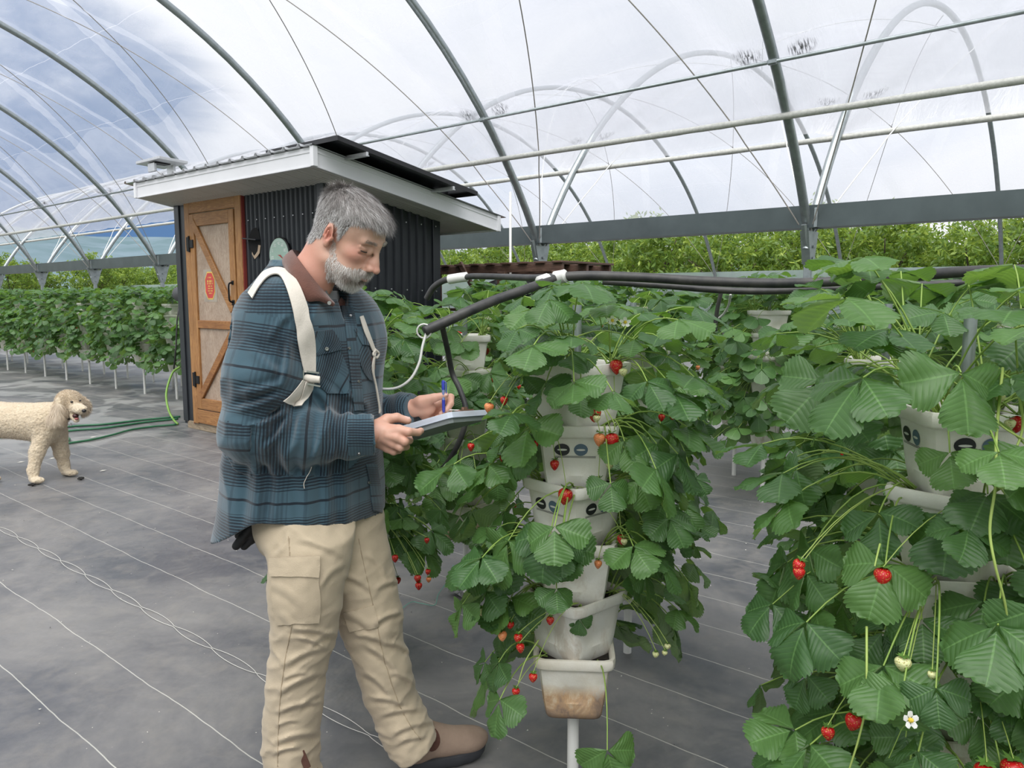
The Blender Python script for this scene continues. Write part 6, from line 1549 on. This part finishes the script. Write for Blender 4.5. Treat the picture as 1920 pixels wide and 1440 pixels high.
flp = patch([(585, 620), (588, 655), (590, 668)], [(620, 618), (634, 640), (638, 655)], n=12, m_=12, off=.006, thick=.002, name='pocket_flap', mat=PLAIDD, uvs=(.11, .07))
sn = J.hit([610], [654], off=.011); 
def snap(px, py, parent, off=.010, r=.0055):
    p, g = J.hit([px], [py], off=off); p = p[0]; g = g[0]; u_ = unit(np.cross(g, [0, 0, 1])); w_ = np.cross(g, u_)
    ring = lambda rr_, o_: [p + g * o_ + u_ * rr_ * math.cos(a) + w_ * rr_ * math.sin(a) for a in np.linspace(0, 2 * math.pi, 16, endpoint=False)]
    return LMB().loft([ring(r, -.004), ring(r, 0), ring(r * .9, .0015), ring(r * .5, .0018), ring(r * .2, .001)]).build('snap_button', MET, parent, smooth=True, auto=50)
snap(610, 654, flp)
for a, b in ((656, 594), (652, 653), (669, 715), (672, 848), (689, 905)): snap(a, b, jacket, .006, .004)
patch([(664, 622), (668, 650), (676, 690), (690, 712)], [(680, 632), (697, 672), (697, 700), (699, 714)], n=18, m_=8, off=.003, name='chest_pocket', mat=PLAIDD, uvs=(.08, .13))
patch([(661, 618), (668, 632), (676, 646)], [(668, 616), (680, 630), (690, 648)], n=8, m_=6, off=.006, name='pocket_flap', mat=PLAIDD, uvs=(.04, .05))
patch([(641, 575), (647, 620), (655, 700), (663, 770)], [(660, 575), (668, 620), (674, 700), (681, 770)], n=26, m_=6, off=.003, name='front_placket', mat=PLAID, uvs=(.03, .30))
patch([(684, 870), (690, 900), (694, 935), (697, 958)], [(704, 870), (709, 900), (714, 935), (715, 960)], n=18, m_=6, off=.003, name='front_placket', mat=PLAID, uvs=(.03, .20))
patch([(652, 781), (651, 815), (654, 852)], [(699, 779), (699, 815), (699, 851)], n=14, m_=12, off=.002, thick=.0025, name='shirt_cuff', mat=PLAID, uvs=(.07, .11))
patch([(698, 674), (700, 684), (701, 692)], [(693, 668), (694, 680), (696, 690)], n=6, m_=4, off=.004, name='brown_tab', mat=CORD)
patch([(514, 1062), (513, 1100), (516, 1140), (521, 1171)], [(595, 1060), (598, 1100), (599, 1140), (596, 1166)], n=26, m_=18, fld=T, off=.004, thick=.003, name='cargo_pocket', mat=KHAKI, parent=trou)
patch([(511, 1046), (511, 1065), (513, 1079)], [(598, 1042), (598, 1062), (596, 1080)], n=14, m_=18, fld=T, off=.009, thick=.0025, name='pocket_flap', mat=KHAKI, parent=trou)
patch([(645, 1150), (652, 1172), (657, 1184)], [(700, 1135), (707, 1160), (709, 1176)], n=12, m_=12, fld=T, off=.002, thick=.0025, name='knee_panel', mat=KHAKI, parent=trou)
for q in ([(541, 1006), (543, 1030), (544, 1042)], [(548, 1172), (540, 1210), (533, 1250), (525, 1320), (522, 1380), (521, 1438)], [(672, 1010), (682, 1060), (696, 1120), (708, 1178), (716, 1220), (730, 1270), (752, 1330), (775, 1370), (788, 1386)]):
    cord(q, .0013, 'side_seam', trou, KHAKIS, off=.0012, fld=T, n=60)
# collar: folded leaf standing round the neck
cp = [((628, 505, 2.20), (640, 532, 2.21)), ((590, 488, 2.185), (596, 520, 2.215)), ((562, 472, 2.15), (552, 505, 2.18)), ((546, 468, 2.08), (531, 500, 2.09)), ((556, 482, 2.00), (538, 512, 1.985)), ((578, 510, 1.965), (556, 540, 1.94)), ((598, 535, 1.965), (574, 564, 1.935)), ((612, 550, 1.985), (600, 565, 1.955)), ((622, 562, 2.005), (622, 574, 1.985))]
top = bez([PL(*a) for a, b in cp], 48); bot = bez([PL(*b) for a, b in cp], 48)
gr = []
for t in np.linspace(0, 1, 9):
    ctr = np.array([PL(585, 530, 2.08)]); q = top * (1 - t) + bot * t; out = q - ctr; out[:, 2] = 0; out /= np.linalg.norm(out, axis=1)[:, None]; gr.append(q + out * .012 * math.sin(math.pi * t))
gr = np.array(gr); inn = top + (bot - top) * .55 ; stand = np.array([top * (1 - t) + (inn - (inn - PL(585, 545, 2.08)) * .10) * t for t in (0, .33, .66, 1)])
lm = LMB().grid(gr).grid(stand); lm.grid(np.stack([gr[:, -1], gr[:, -1] + [.002, .003, -.002]], 1)); g2_ = gr.copy(); c_ = PL(585, 530, 2.08); oo = c_ - g2_; oo[..., 2] = 0; g2_ = g2_ + oo / np.linalg.norm(oo, axis=-1)[..., None] * .004; lm.grid(g2_)
col_ = lm.build('corduroy_collar', CORD, jacket, smooth=True)
cq = [((640, 556, 2.13), (632, 574, 2.10)), ((655, 549, 2.17), (652, 572, 2.12)), ((668, 548, 2.19), (674, 574, 2.14)), ((672, 550, 2.2), (676, 577, 2.16))]
g_ = np.array([[PL(*a) * (1 - t) + PL(*b) * t + np.array([0, -.006 * math.sin(math.pi * t), 0]) for t in np.linspace(0, 1, 5)] for a, b in cq]); LMB().grid(g_).grid(g_ + [0, .004, 0]).build('corduroy_collar', CORD, jacket, smooth=True)
sp2 = PL(667, 553, 2.165); LMB().tube([sp2, sp2 + [0, -.004, 0]], .006, 12).build('snap_button', MET, col_)
sp2 = PL(618, 568, 1.97); LMB().tube([sp2, sp2 + [0, -.004, 0]], .005, 12).build('snap_button', MET, col_)
ut = [[PL(622 + 10 * u_ + 6 * v_, 545 + 40 * v_, 2.06 + .05 * u_ + .01 * v_) for v_ in np.linspace(0, 1, 8)] for u_ in np.linspace(-1.2, 1.9, 10)]
LMB().grid(np.array(ut)).build('grey_tshirt', GREYT, smooth=True)
# ---------------- glove in the back pocket, clipboard, pen
gl = Field(PL(425, 1040, 2.2) - [.02, .1, .02], PL(500, 960, 2.2) + [.03, .1, .03], .003)
gl.cap(PL(482, 975, 2.19), PL(474, 995, 2.19), .024, .024, k=.02)
for a, b, c_, r_ in (((470, 990, 2.17), (455, 1008, 2.165), (443, 1024, 2.165), .012), ((480, 992, 2.19), (470, 1012, 2.19), (458, 1024, 2.19), .012), ((478, 985, 2.20), (462, 994, 2.21), (447, 1004, 2.21), .011), ((484, 992, 2.20), (478, 1010, 2.21), (470, 1016, 2.21), .010)):
    gl.cap(PL(*a), PL(*b), r_ + .002, r_ + .001, k=.006); gl.cap(PL(*b), PL(*c_), r_ + .001, r_, k=.004)
gv, gf = gl.mesh(1); glc = L2W(PL(465, 1000, 2.19))
glove = mkobj('work_glove', L2W(gv), gf, simple('black_rubber_glove', (.016, .016, .018), .6, 0, .2, 40), None, True, glc); tag(glove, 'black work glove hanging out of the back pocket of the khaki trousers', 'glove')
cN = PL(845, 779, 2.10); ld = unit(np.array([math.cos(math.radians(-25.6)) * math.cos(.31), math.sin(math.radians(-25.6)) * math.cos(.31), math.sin(.31)])); sdv = unit(np.array([-math.sin(math.radians(-25.6)), math.cos(math.radians(-25.6)), -.11])); sdv = unit(sdv - ld * (sdv @ ld)); nrm_ = np.cross(ld, sdv)
if nrm_[2] < 0: nrm_ = -nrm_
def bx_l(mb, l0, l1, s0, s1, n0, n1, ch=0.0):
    pts = []
    for n_ in (n0, n1):
        for a, b in ((l0, s0 + ch), (l0 + ch, s0), (l1 - ch, s0), (l1, s0 + ch), (l1, s1 - ch), (l1 - ch, s1), (l0 + ch, s1), (l0, s1 - ch)): pts.append(cN + ld * a + sdv * b + nrm_ * n_)
    mb.add(pts, [(7, 6, 5, 4, 3, 2, 1, 0), (8, 9, 10, 11, 12, 13, 14, 15)] + [(i, (i + 1) % 8, 8 + (i + 1) % 8, 8 + i) for i in range(8)]); return mb
CLR = simple('frosted_clear_plastic', (.86, .90, .97), .25, 0, .02, 8, trans=.5); CLR2 = simple('smoky_plastic_tray', (.34, .38, .38), .3, 0, .1, 8, trans=.3)
cbt = thing('clipboard', 'translucent plastic storage clipboard held level by the man', 'clipboard', L2W(cN))
LMB_ = lambda: LMB()
bx_l(LMB(), -.285, 0, 0, .215, -.004, .010, .010).build('lid', CLR, cbt)
bx_l(LMB(), -.280, -.004, .004, .211, -.020, -.0045, .010).build('tray', CLR2, cbt)
bx_l(LMB(), -.285, .002, -.002, .217, -.0062, -.0040, .010).build('lid_rim', CLR, cbt)
bx_l(LMB(), -.27, -.035, .012, .20, .0101, .0116, .001).build('paper_sheets', simple('paper', (.85, .85, .85), .8), cbt)
clp = bx_l(LMB(), -.045, -.008, .065, .15, .0117, .016, .004); bx_l(clp, -.020, -.012, .095, .12, .016, .024, .002); clp.build('metal_clip', simple('rusty_clip', (.30, .17, .12), .45, .6), cbt)
LMB().tube([cN + ld * -.06 + sdv * .07 + nrm_ * .012, cN + ld * -.045 + sdv * .075 + nrm_ * .024, cN + ld * -.02 + sdv * .085 + nrm_ * .017], .0015, 6).build('clip_wire', MET, cbt)
pn0, pn1 = PL(832, 776, 2.245), PL(831, 713, 2.235); pd = pn1 - pn0; penc = L2W(pn0)
pen = thing('ballpoint_pen', 'blue ballpoint pen held upright in the far hand', 'pen', penc)
BLU = simple('blue_plastic', (.035, .055, .42), .3); BLC = simple('clear_blue_barrel', (.22, .28, .50), .2)
LMB().tube([pn0 + pd * t for t in (.04, .10, .42)], [.0025, .0048, .0050], 10).build('grip', BLU, pen, smooth=True, auto=50)
LMB().tube([pn0 + pd * t for t in (.42, .72)], .0046, 10).build('barrel', BLC, pen, smooth=True, auto=50)
LMB().tube([pn0 + pd * t for t in (.72, .96, 1.0)], [.0052, .0052, .003], 10).build('cap', BLU, pen, smooth=True, auto=50)
LMB().tube([pn0 + pd * .97 + [.004, -.002, 0], pn0 + pd * .93 + [.0085, -.003, 0], pn0 + pd * .62 + [.0085, -.003, 0]], .0014, 6).build('pocket_clip', BLU, pen)
LMB().tube([pn0, pn0 + pd * .05], [.0006, .002], 6).build('tip', MET, pen)
# ------------------------------------------------------------------ the dog
def fur_mat(name, c1, c2, sc_):
    m, k, out = newmat(name); co = k.coord('Object')
    n = k.noise(co, sc_, 6, .7, .8); v = k.n('ShaderNodeTexVoronoi', i_Vector=co, i_Scale=sc_ * 1.6).outputs[0]
    c = k.mix(k.ramp(n, [(.3, 0.0), (.7, 1.0)]), c1, c2)
    b = k.n('ShaderNodeBsdfPrincipled', i_Base_Color=c, i_Roughness=.9, i_Normal=k.bump(k.m('ADD', n, k.m('MULTIPLY', v, .6)), .9, .012)); b.inputs['Specular IOR Level'].default_value = .15; b.inputs['Sheen Weight'].default_value = .3
    k.put(out.inputs[0], b.outputs[0]); return m
FUR = fur_mat('cream_fleece', (.70, .60, .44), (.56, .45, .31), 34); FURL = hair_mat('long_cream_hair', (.52, .40, .27), (.68, .56, .41), (.78, .69, .55))
dog = thing('dog', 'cream curly-coated dog standing at the left edge with its mouth open', 'dog', [*onfloor(60, 900)[:2], 0])
Dg = Field(PL(-190, 800, 6.6)[:1].tolist() + [5.65, -.01], [PL(176, 800, 6.0)[0] + .06, 6.75, .80], .0062)
q = PL
Dg.cap(q(-120, 782, 6.2), q(-20, 786, 6.2), .135, .138, k=.05); Dg.cap(q(-20, 786, 6.2), q(78, 792, 6.2), .138, .155, k=.05); Dg.ell(q(92, 800, 6.2), (.12, .12, .135), k=.06); Dg.ell(q(-135, 790, 6.2), (.13, .13, .14), k=.06)
Dg.cap(q(88, 785, 6.2), q(122, 768, 6.16), .115, .085, k=.05)
Dg.ell(q(131, 760, 6.12), (.098, .098, .100), k=.03); Dg.ell(q(128, 748, 6.12), (.080, .080, .065), k=.03); Dg.ell(q(155, 762, 6.20), (.050, .055, .070), k=.03)
Dg.cap(q(138, 764, 6.08), q(153, 769, 5.96), .052, .036, k=.02); Dg.cap(q(150, 764, 6.0), q(157, 767, 5.94), .030, .026, k=.01)
Dg.cap(q(134, 776, 6.08), q(144, 788, 5.99), .030, .019, k=.01)
Dg.cap(q(139, 775, 6.03), q(149, 781, 5.93), .012, .014, k=.004, mode='sub')
Dg.cap(q(113, 752, 6.02), q(105, 786, 6.00), .032, .050, k=.02); Dg.ell(q(104, 784, 6.0), (.050, .032, .055), k=.02)
for (a, b, c, d) in ((q(82, 815, 6.13), q(70, 848, 6.09), q(62, 882, 6.06), q(64, 898, 6.05)), (q(108, 815, 6.27), q(116, 850, 6.30), q(120, 872, 6.31), q(124, 884, 6.31))):
    Dg.chain([a, b, c, d], [.075, .052, .038, .036], k=.03)
Dg.ell(q(71, 903, 6.02) * [1, 1, 0] + [0, 0, .026], (.052, .038, .026), k=.015); Dg.ell(q(134, 889, 6.28) * [1, 1, 0] + [0, 0, .026], (.055, .038, .026), k=.015)
for px_, zc_ in ((-20, 6.08), (-55, 6.35)):
    hip_ = q(-120, 800, zc_ + .05); Dg.chain([hip_, q(-95, 838, zc_), q(-118 + (px_ + 20), 868, zc_) * [1, 1, 1], q(px_ - 12, 900, zc_) * [1, 1, 0] + [0, 0, .05]], [.11, .065, .040, .034], k=.03); Dg.ell(q(px_ + 8, 900, zc_) * [1, 1, 0] + [0, 0, .025], (.055, .038, .026), k=.015)
Dg.chain([q(-160, 765, 6.2), q(-178, 735, 6.2)], [.035, .045], k=.03)
ii = np.where(np.abs(Dg.D) < .03); a_, b_, c_ = Dg.ax[0][ii[0]], Dg.ax[1][ii[1]], Dg.ax[2][ii[2]]
Dg.D[ii] -= (.007 * fbm(a_ * 30, b_ * 30, c_ * 30, 2) + .005 * vnoise(a_ * 75, b_ * 75, c_ * 75) - .005).astype(np.float32)
dv, df = Dg.mesh(1); body = mkobj('body', L2W(dv), df, FUR, dog, True)
dfn = np.cross(dv[df[:, 1]] - dv[df[:, 0]], dv[df[:, 3]] - dv[df[:, 0]]); dar = np.linalg.norm(dfn, axis=1); dfc = dv[df].mean(1); dfn /= dar[:, None] + 1e-12
earp, topk = q(105, 775, 6.0), q(130, 752, 6.12)
def dogfur(mask, n, L, dirv, w, name):
    p = dar * mask; i = rng.choice(len(dfc), n, p=p / p.sum()); P0 = dfc[i]; N0 = dfn[i]; D0 = N0 * .55 + np.array(dirv) + rng.normal(size=(n, 3)) * .28; D0 /= np.linalg.norm(D0, axis=1)[:, None]
    V, F_ = strands(P0, D0, L * rng.uniform(.6, 1.2, n), np.full(n, w), N0, np.tile([0, 0, -.25], (n, 1)), rng, 3); uv = np.stack([np.repeat(rng.random(n), 8), np.ones(len(V))], 1); mkobj(name, L2W(V), F_, FURL, dog, True, None, uv)
eyes_front = (np.linalg.norm(dfc - q(147, 767, 5.96), axis=1) > .075)
dogfur(((np.linalg.norm(dfc - earp, axis=1) < .085)).astype(float), 6500, .040, [.0, 0, -1.0], .0007, 'ear_hair')
dogfur(((np.linalg.norm(dfc - topk, axis=1) < .125) & eyes_front).astype(float), 9000, .017, [.0, 0, .1], .0007, 'head_hair')
dogfur(((np.linalg.norm(dfc - q(162, 765, 6.2), axis=1) < .07)).astype(float), 2500, .026, [.3, 0, -.6], .0007, 'ear_hair')
dogfur((dfc[:, 2] > .1).astype(float) * eyes_front, 30000, .009, [.0, 0, -.2], .0008, 'coat')
NOSE = simple('dog_nose', (.012, .010, .010), .3); MOU = simple('dog_mouth', (.045, .012, .012), .4); TNG = simple('dog_tongue', (.32, .09, .09), .4)
def ball(c, r, mat, name, par=dog, n=12):
    c = np.array(c); mb = LMB(); g = [[c + np.array(r) * [math.sin(t) * math.cos(p), math.sin(t) * math.sin(p), math.cos(t)] for p in np.linspace(0, 2 * math.pi, n, endpoint=False)] for t in np.linspace(.02, math.pi - .02, 8)]
    mb.grid(np.array(g)[:, ::-1], close_v=True); return mb.build(name, mat, par, smooth=True)
ball(q(157.5, 770.5, 5.912), (.017, .014, .014), NOSE, 'nose'); ball(q(134.5, 754, 6.005), (.011, .010, .009), NOSE, 'eye'); ball(q(150, 751.5, 6.02), (.009, .009, .007), NOSE, 'eye')
ball(q(141.5, 780, 5.985), (.024, .018, .017), MOU, 'mouth_interior'); ball(q(143.5, 785.5, 5.965), (.016, .014, .008), TNG, 'tongue')
ring = [q(118, 786, 6.16) + np.array([.088 * math.cos(a), .092 * math.sin(a), .012 * math.cos(a)]) for a in np.linspace(0, 2 * math.pi, 28, endpoint=False)]
LMB().tube(ring, .010, 6, closed=True).build('dog_collar', BLKM if 'BLKM' in globals() else NOSE, dog, smooth=True)
LMB().box(q(133, 796, 6.02), (.010, .004, .024)).build('collar_tag', MET, dog)
# ------------------------------------------------------------------ hoses, pipes, threads, litter
HOSE = simple('green_garden_hose', (.035, .16, .075), .4, 0, .15, 10); HOSEY = simple('yellow_green_hose', (.20, .38, .06), .4)
def floorline(pts, r, n=80, z=None):
    q = bez([(*onfloor(a, b)[:2], 0) for a, b in pts], n); q[:, 2] = r if z is None else z; return q
def hose(pts, r, mat, label, n=80, name='garden_hose'):
    q = floorline(pts, r, n); o = MB().tube(q, r, 8).build(name, mat, smooth=True, loc=tuple(q[0])); tag(o, label, 'hose')
hose([(338, 783), (270, 789), (200, 797), (150, 800), (90, 806), (20, 812), (-60, 818)], .012, HOSE, 'green hose lying on the floor, farthest of the three behind the dog')
hose([(334, 787), (270, 794), (200, 804), (150, 808), (100, 813), (40, 820), (-60, 826)], .012, HOSE, 'green hose lying on the floor, middle one of the three behind the dog')
hose([(331, 798), (285, 802), (245, 808), (213, 817), (170, 827), (120, 834), (84, 836), (60, 830), (64, 823), (90, 820), (118, 822), (130, 825), (126, 832)], .012, HOSE, 'green hose nearest the camera, looping between the dog\'s front legs')
up = bez([ony(337, 688, 8.55), ony(322, 700, 8.6), ony(312, 735, 8.65), ony(316, 770, 8.62), ony(326, 790, 8.5), (*onfloor(333, 797)[:2], .012)], 50)
up = np.array([P(337, 688, 9.6), P(323, 700, 9.6), P(312, 735, 9.45), P(315, 765, 9.3), P(324, 785, 9.15), onfloor(333, 797)]); up[-1, 2] = .014; up = bez(up, 60)
o = MB().tube(up, .013, 8).build('garden_hose', HOSEY, smooth=True, loc=tuple(up[0])); tag(o, 'yellow-green hose curving up beside the left corner of the shed', 'hose')
c = MB().tube(np.array([P(338, 560, 9.62), P(332, 600, 9.62), P(330, 650, 9.62), P(326, 692, 9.62)]), .010, 8).build('drop_cable', BLK, smooth=True, loc=tuple(P(330, 640, 9.62))); tag(c, 'black cable hanging down the left side of the shed', 'cable')
b0 = onfloor(325, 729); o = MB().tube([b0, b0 + [0, 0, .34]], .022, 10).build('riser_pipe', PVC, smooth=True, loc=tuple(b0)); tag(o, 'short white riser pipe standing left of the shed corner', 'pipe')
# seam of two wavy white threads in the ground cloth
THR = simple('white_poly_thread', (.62, .61, .56), .7)
for s_ in (1, -1):
    yy = np.linspace(-1, 9, 420); ph = (yy - 3.24) / .33
    q = np.stack([1.545 + s_ * .020 * np.abs(np.sin(math.pi * ph)) ** .7 + .008 * np.sin(yy * 1.7) - .010 * s_ * 0, yy + .0 * yy, np.full_like(yy, .0025)], 1)
    o = MB().tube(q, .0013, 5).build('seam_thread', THR, loc=(1.545, 3, 0)); tag(o, f'wavy white seam thread in the ground cloth, {"far" if s_ > 0 else "near"} side of the linked pair', 'thread', 'seam threads')
# scraps
SCR = simple('pale_litter', (.70, .68, .60), .8); DRK = simple('dark_debris', (.03, .028, .025), .9)
pp_ = onfloor(703, 1306); o = MB().box(pp_ + [0, 0, .012], (.10, .055, .002), rot=rz(.8) @ rx(.12)).build('paper_scrap', SCR, loc=tuple(pp_)); tag(o, 'white paper scrap on the ground cloth between the trouser legs', 'scrap')
for px_, py_, lab in ((39, 867, 'pale dry leaf on the floor near the dog\'s front paw'), (98, 860, 'pale dry leaf between the dog\'s front legs'), (193, 883, 'pale dry leaf on the floor right of the dog\'s paw'), (174, 820, 'pale chip lying beside the green hose')):
    p0 = onfloor(px_, py_); o = MB().add([p0 + [-.03, 0, .002], p0 + [0, .012, .006], p0 + [.035, .004, .003], p0 + [.002, -.012, .002]], [(0, 3, 2, 1)]).build('fallen_leaf', SCR, loc=tuple(p0)); tag(o, lab, 'leaf')
for px_, py_, lab in ((152, 899, 'small dark clod on the floor right of the dog'), (60, 911, 'small dark clod beside the dog\'s near paw')):
    p0 = onfloor(px_, py_); r_ = np.random.default_rng(px_); g = [[p0 + np.array([.028 * math.sin(t) * math.cos(a), .018 * math.sin(t) * math.sin(a), .010 + .011 * math.cos(t)]) * 1 + r_.normal(size=3) * .0025 for a in np.linspace(0, 6.28, 9, endpoint=False)] for t in np.linspace(.1, 3.0, 6)]
    o = MB().grid(np.array(g), close_v=True).build('dirt_clod', DRK, loc=tuple(p0)); tag(o, lab, 'clod')
r_ = np.random.default_rng(31); mb = MB()
for i in range(420):
    x_, y_ = r_.uniform(.6, 5.2), r_.uniform(.3, 8); s2 = r_.uniform(.0022, .006); a = r_.uniform(0, 6.28)
    p0 = np.array([x_, y_, .003]); mb.add([p0 + np.array([math.cos(a + j * 1.57) * s2 * (1 if j % 2 else .6), math.sin(a + j * 1.57) * s2 * (1 if j % 2 else .6), .002 * (j % 2)]) for j in range(4)], [(0, 1, 2, 3)], int(r_.random() < .4))
o = mb.build('scattered_grit', [SCR, DRK], loc=(2.5, 4, 0)); o['kind'] = 'stuff'; o['label'] = 'pale and dark crumbs scattered over the ground cloth'
# black water pipes above the rows
def pipe(pts, r, mat, label, name='irrigation_pipe', n=60, cat='pipe', seg=12):
    q = bez(pts, n); o = MB().tube(q, r, seg).build(name, mat, smooth=True, loc=tuple(q[0])); tag(o, label, cat); return o
pipe([P(1052, 519, 2.68), P(1110, 517, 2.66), P(1200, 520, 2.64), P(1320, 527, 2.62), P(1450, 531, 2.6), P(1560, 528, 2.58), P(1700, 518, 2.4), P(1820, 509, 2.25), P(1960, 507, 2.1)], .0165, BLK, 'thick black irrigation pipe running right from the white tee, upper one')
pipe([P(1130, 528, 2.80), P(1250, 536, 2.76), P(1350, 544, 2.72), P(1440, 546, 2.7), P(1560, 541, 2.68), P(1700, 535, 2.55), P(1860, 529, 2.42), P(1960, 529, 2.3)], .012, BLK, 'thinner black irrigation pipe just under the upper one at right')
pipe([P(1042, 521, 2.68), P(1020, 530, 2.62), P(985, 543, 2.55), P(930, 562, 2.50), P(880, 583, 2.45), P(830, 606, 2.42), P(795, 621, 2.40)], .0165, BLK, 'black irrigation pipe sloping down left from the white tee to its open end')
pipe([P(1040, 519, 2.70), P(1000, 521, 2.95), P(940, 519, 3.2), P(890, 518, 3.3), P(872, 520, 3.35)], .013, BLK, 'black pipe running left behind the tower tops to a white coupling')
pipe([P(843, 523, 3.38), P(828, 528, 3.4), P(812, 540, 3.42), P(800, 560, 3.45)], .014, BLK, 'short black pipe bending down at the left of the white coupling')
pipe([P(1060, 517, 2.66), P(1052, 519, 2.67), P(1040, 521, 2.68)], .023, PVC, 'white pipe tee between the black pipes above the middle tower', 'pipe_tee', cat='fitting')
pipe([P(876, 519, 3.35), P(860, 521, 3.36), P(842, 524, 3.38)], .021, PVC, 'white pipe coupling left of the pallet', 'pipe_coupling', cat='fitting')
pipe([P(1026, 523, 2.65), P(1012, 528, 2.62)], .020, PVC, 'short white sleeve on the sloping black pipe', 'pipe_sleeve', cat='fitting')
# thin feeder tubes
TUB = simple('white_vinyl_tube', (.70, .70, .66), .35)
pipe([P(799, 625, 2.40), P(792, 650, 2.38), P(786, 680, 2.36), P(770, 710, 2.34), P(745, 727, 2.33), P(715, 729, 2.32), P(700, 722, 2.32)], .0042, TUB, 'white feeder tube looping down from the open pipe end beside the man', 'feeder_tube', 60, 'tube', 8)
pipe([P(1020, 575, 2.25), P(1000, 590, 2.20), P(986, 615, 2.15), P(983, 640, 2.12), P(990, 660, 2.1)], .0042, TUB, 'white feeder tube arching into the top pot of the middle tower', 'feeder_tube', 40, 'tube', 8)
pipe([P(1370, 552, 2.75), P(1365, 575, 2.8), P(1350, 595, 2.85), P(1320, 608, 2.9), P(1290, 612, 2.95)], .0042, TUB, 'white feeder tube curving left below the pipes, between the two big towers', 'feeder_tube', 40, 'tube', 8)
pipe([P(828, 607, 2.43), P(840, 660, 2.55), P(848, 700, 2.6), P(862, 730, 2.58), P(874, 770, 2.56), P(868, 810, 2.55), P(850, 850, 2.58), P(828, 880, 2.68), P(790, 905, 2.80)], .0095, BLK, 'black hose curving down behind the clipboard', 'drop_hose', 50, 'hose')
pipe([P(1352, 548, 2.78), P(1345, 580, 2.8), P(1340, 620, 2.82)], .0075, BLK, 'thin black hose hanging below the pipes between the two big towers', 'drop_hose', 30, 'hose')
capo = P(795, 621, 2.40); an = np.linspace(0, 6.283, 16, endpoint=False)
o = MB().tube([capo + .022 * (np.cos(a) * RT + np.sin(a) * UPV) for a in an], .003, 6, closed=True).build('pipe_end_ring', PVC, smooth=True, loc=tuple(capo)); tag(o, 'white ring around the open end of the sloping black pipe', 'ring')
# foot plate of crumpled sheet under the second row pole, green twine
pb_ = onfloor(874, 1112); r_ = np.random.default_rng(5); g = [[pb_ + np.array([(i - 3) * .022, (j - 3) * .022, .012 + r_.normal() * .006]) for j in range(7)] for i in range(7)]
o = MB().grid(np.array(g)).build('crumpled_foil', simple('crumpled_foil', (.35, .35, .33), .35, .5, .4, 40), loc=tuple(pb_)); tag(o, 'crumpled silver sheet around the foot of the white pole left of the middle tower', 'foil')
tw = floorline([(850, 1060), (842, 1085), (822, 1115), (815, 1135), (790, 1132), (770, 1130), (745, 1150)], .0016, 50)
o = MB().tube(tw, .0016, 5).build('green_twine', simple('green_twine', (.12, .40, .30), .6), loc=tuple(tw[0])); tag(o, 'thin green twine lying on the floor between the trouser leg and the middle tower', 'twine')
# long runners hanging in front of the towers
for i, (pts, lab) in enumerate((([P(1940, 640, 1.3), P(1870, 760, 1.27), P(1868, 900, 1.25), P(1858, 1010, 1.24), P(1880, 1110, 1.24), P(1892, 1200, 1.25), P(1898, 1300, 1.26)], 'x'),)): pass
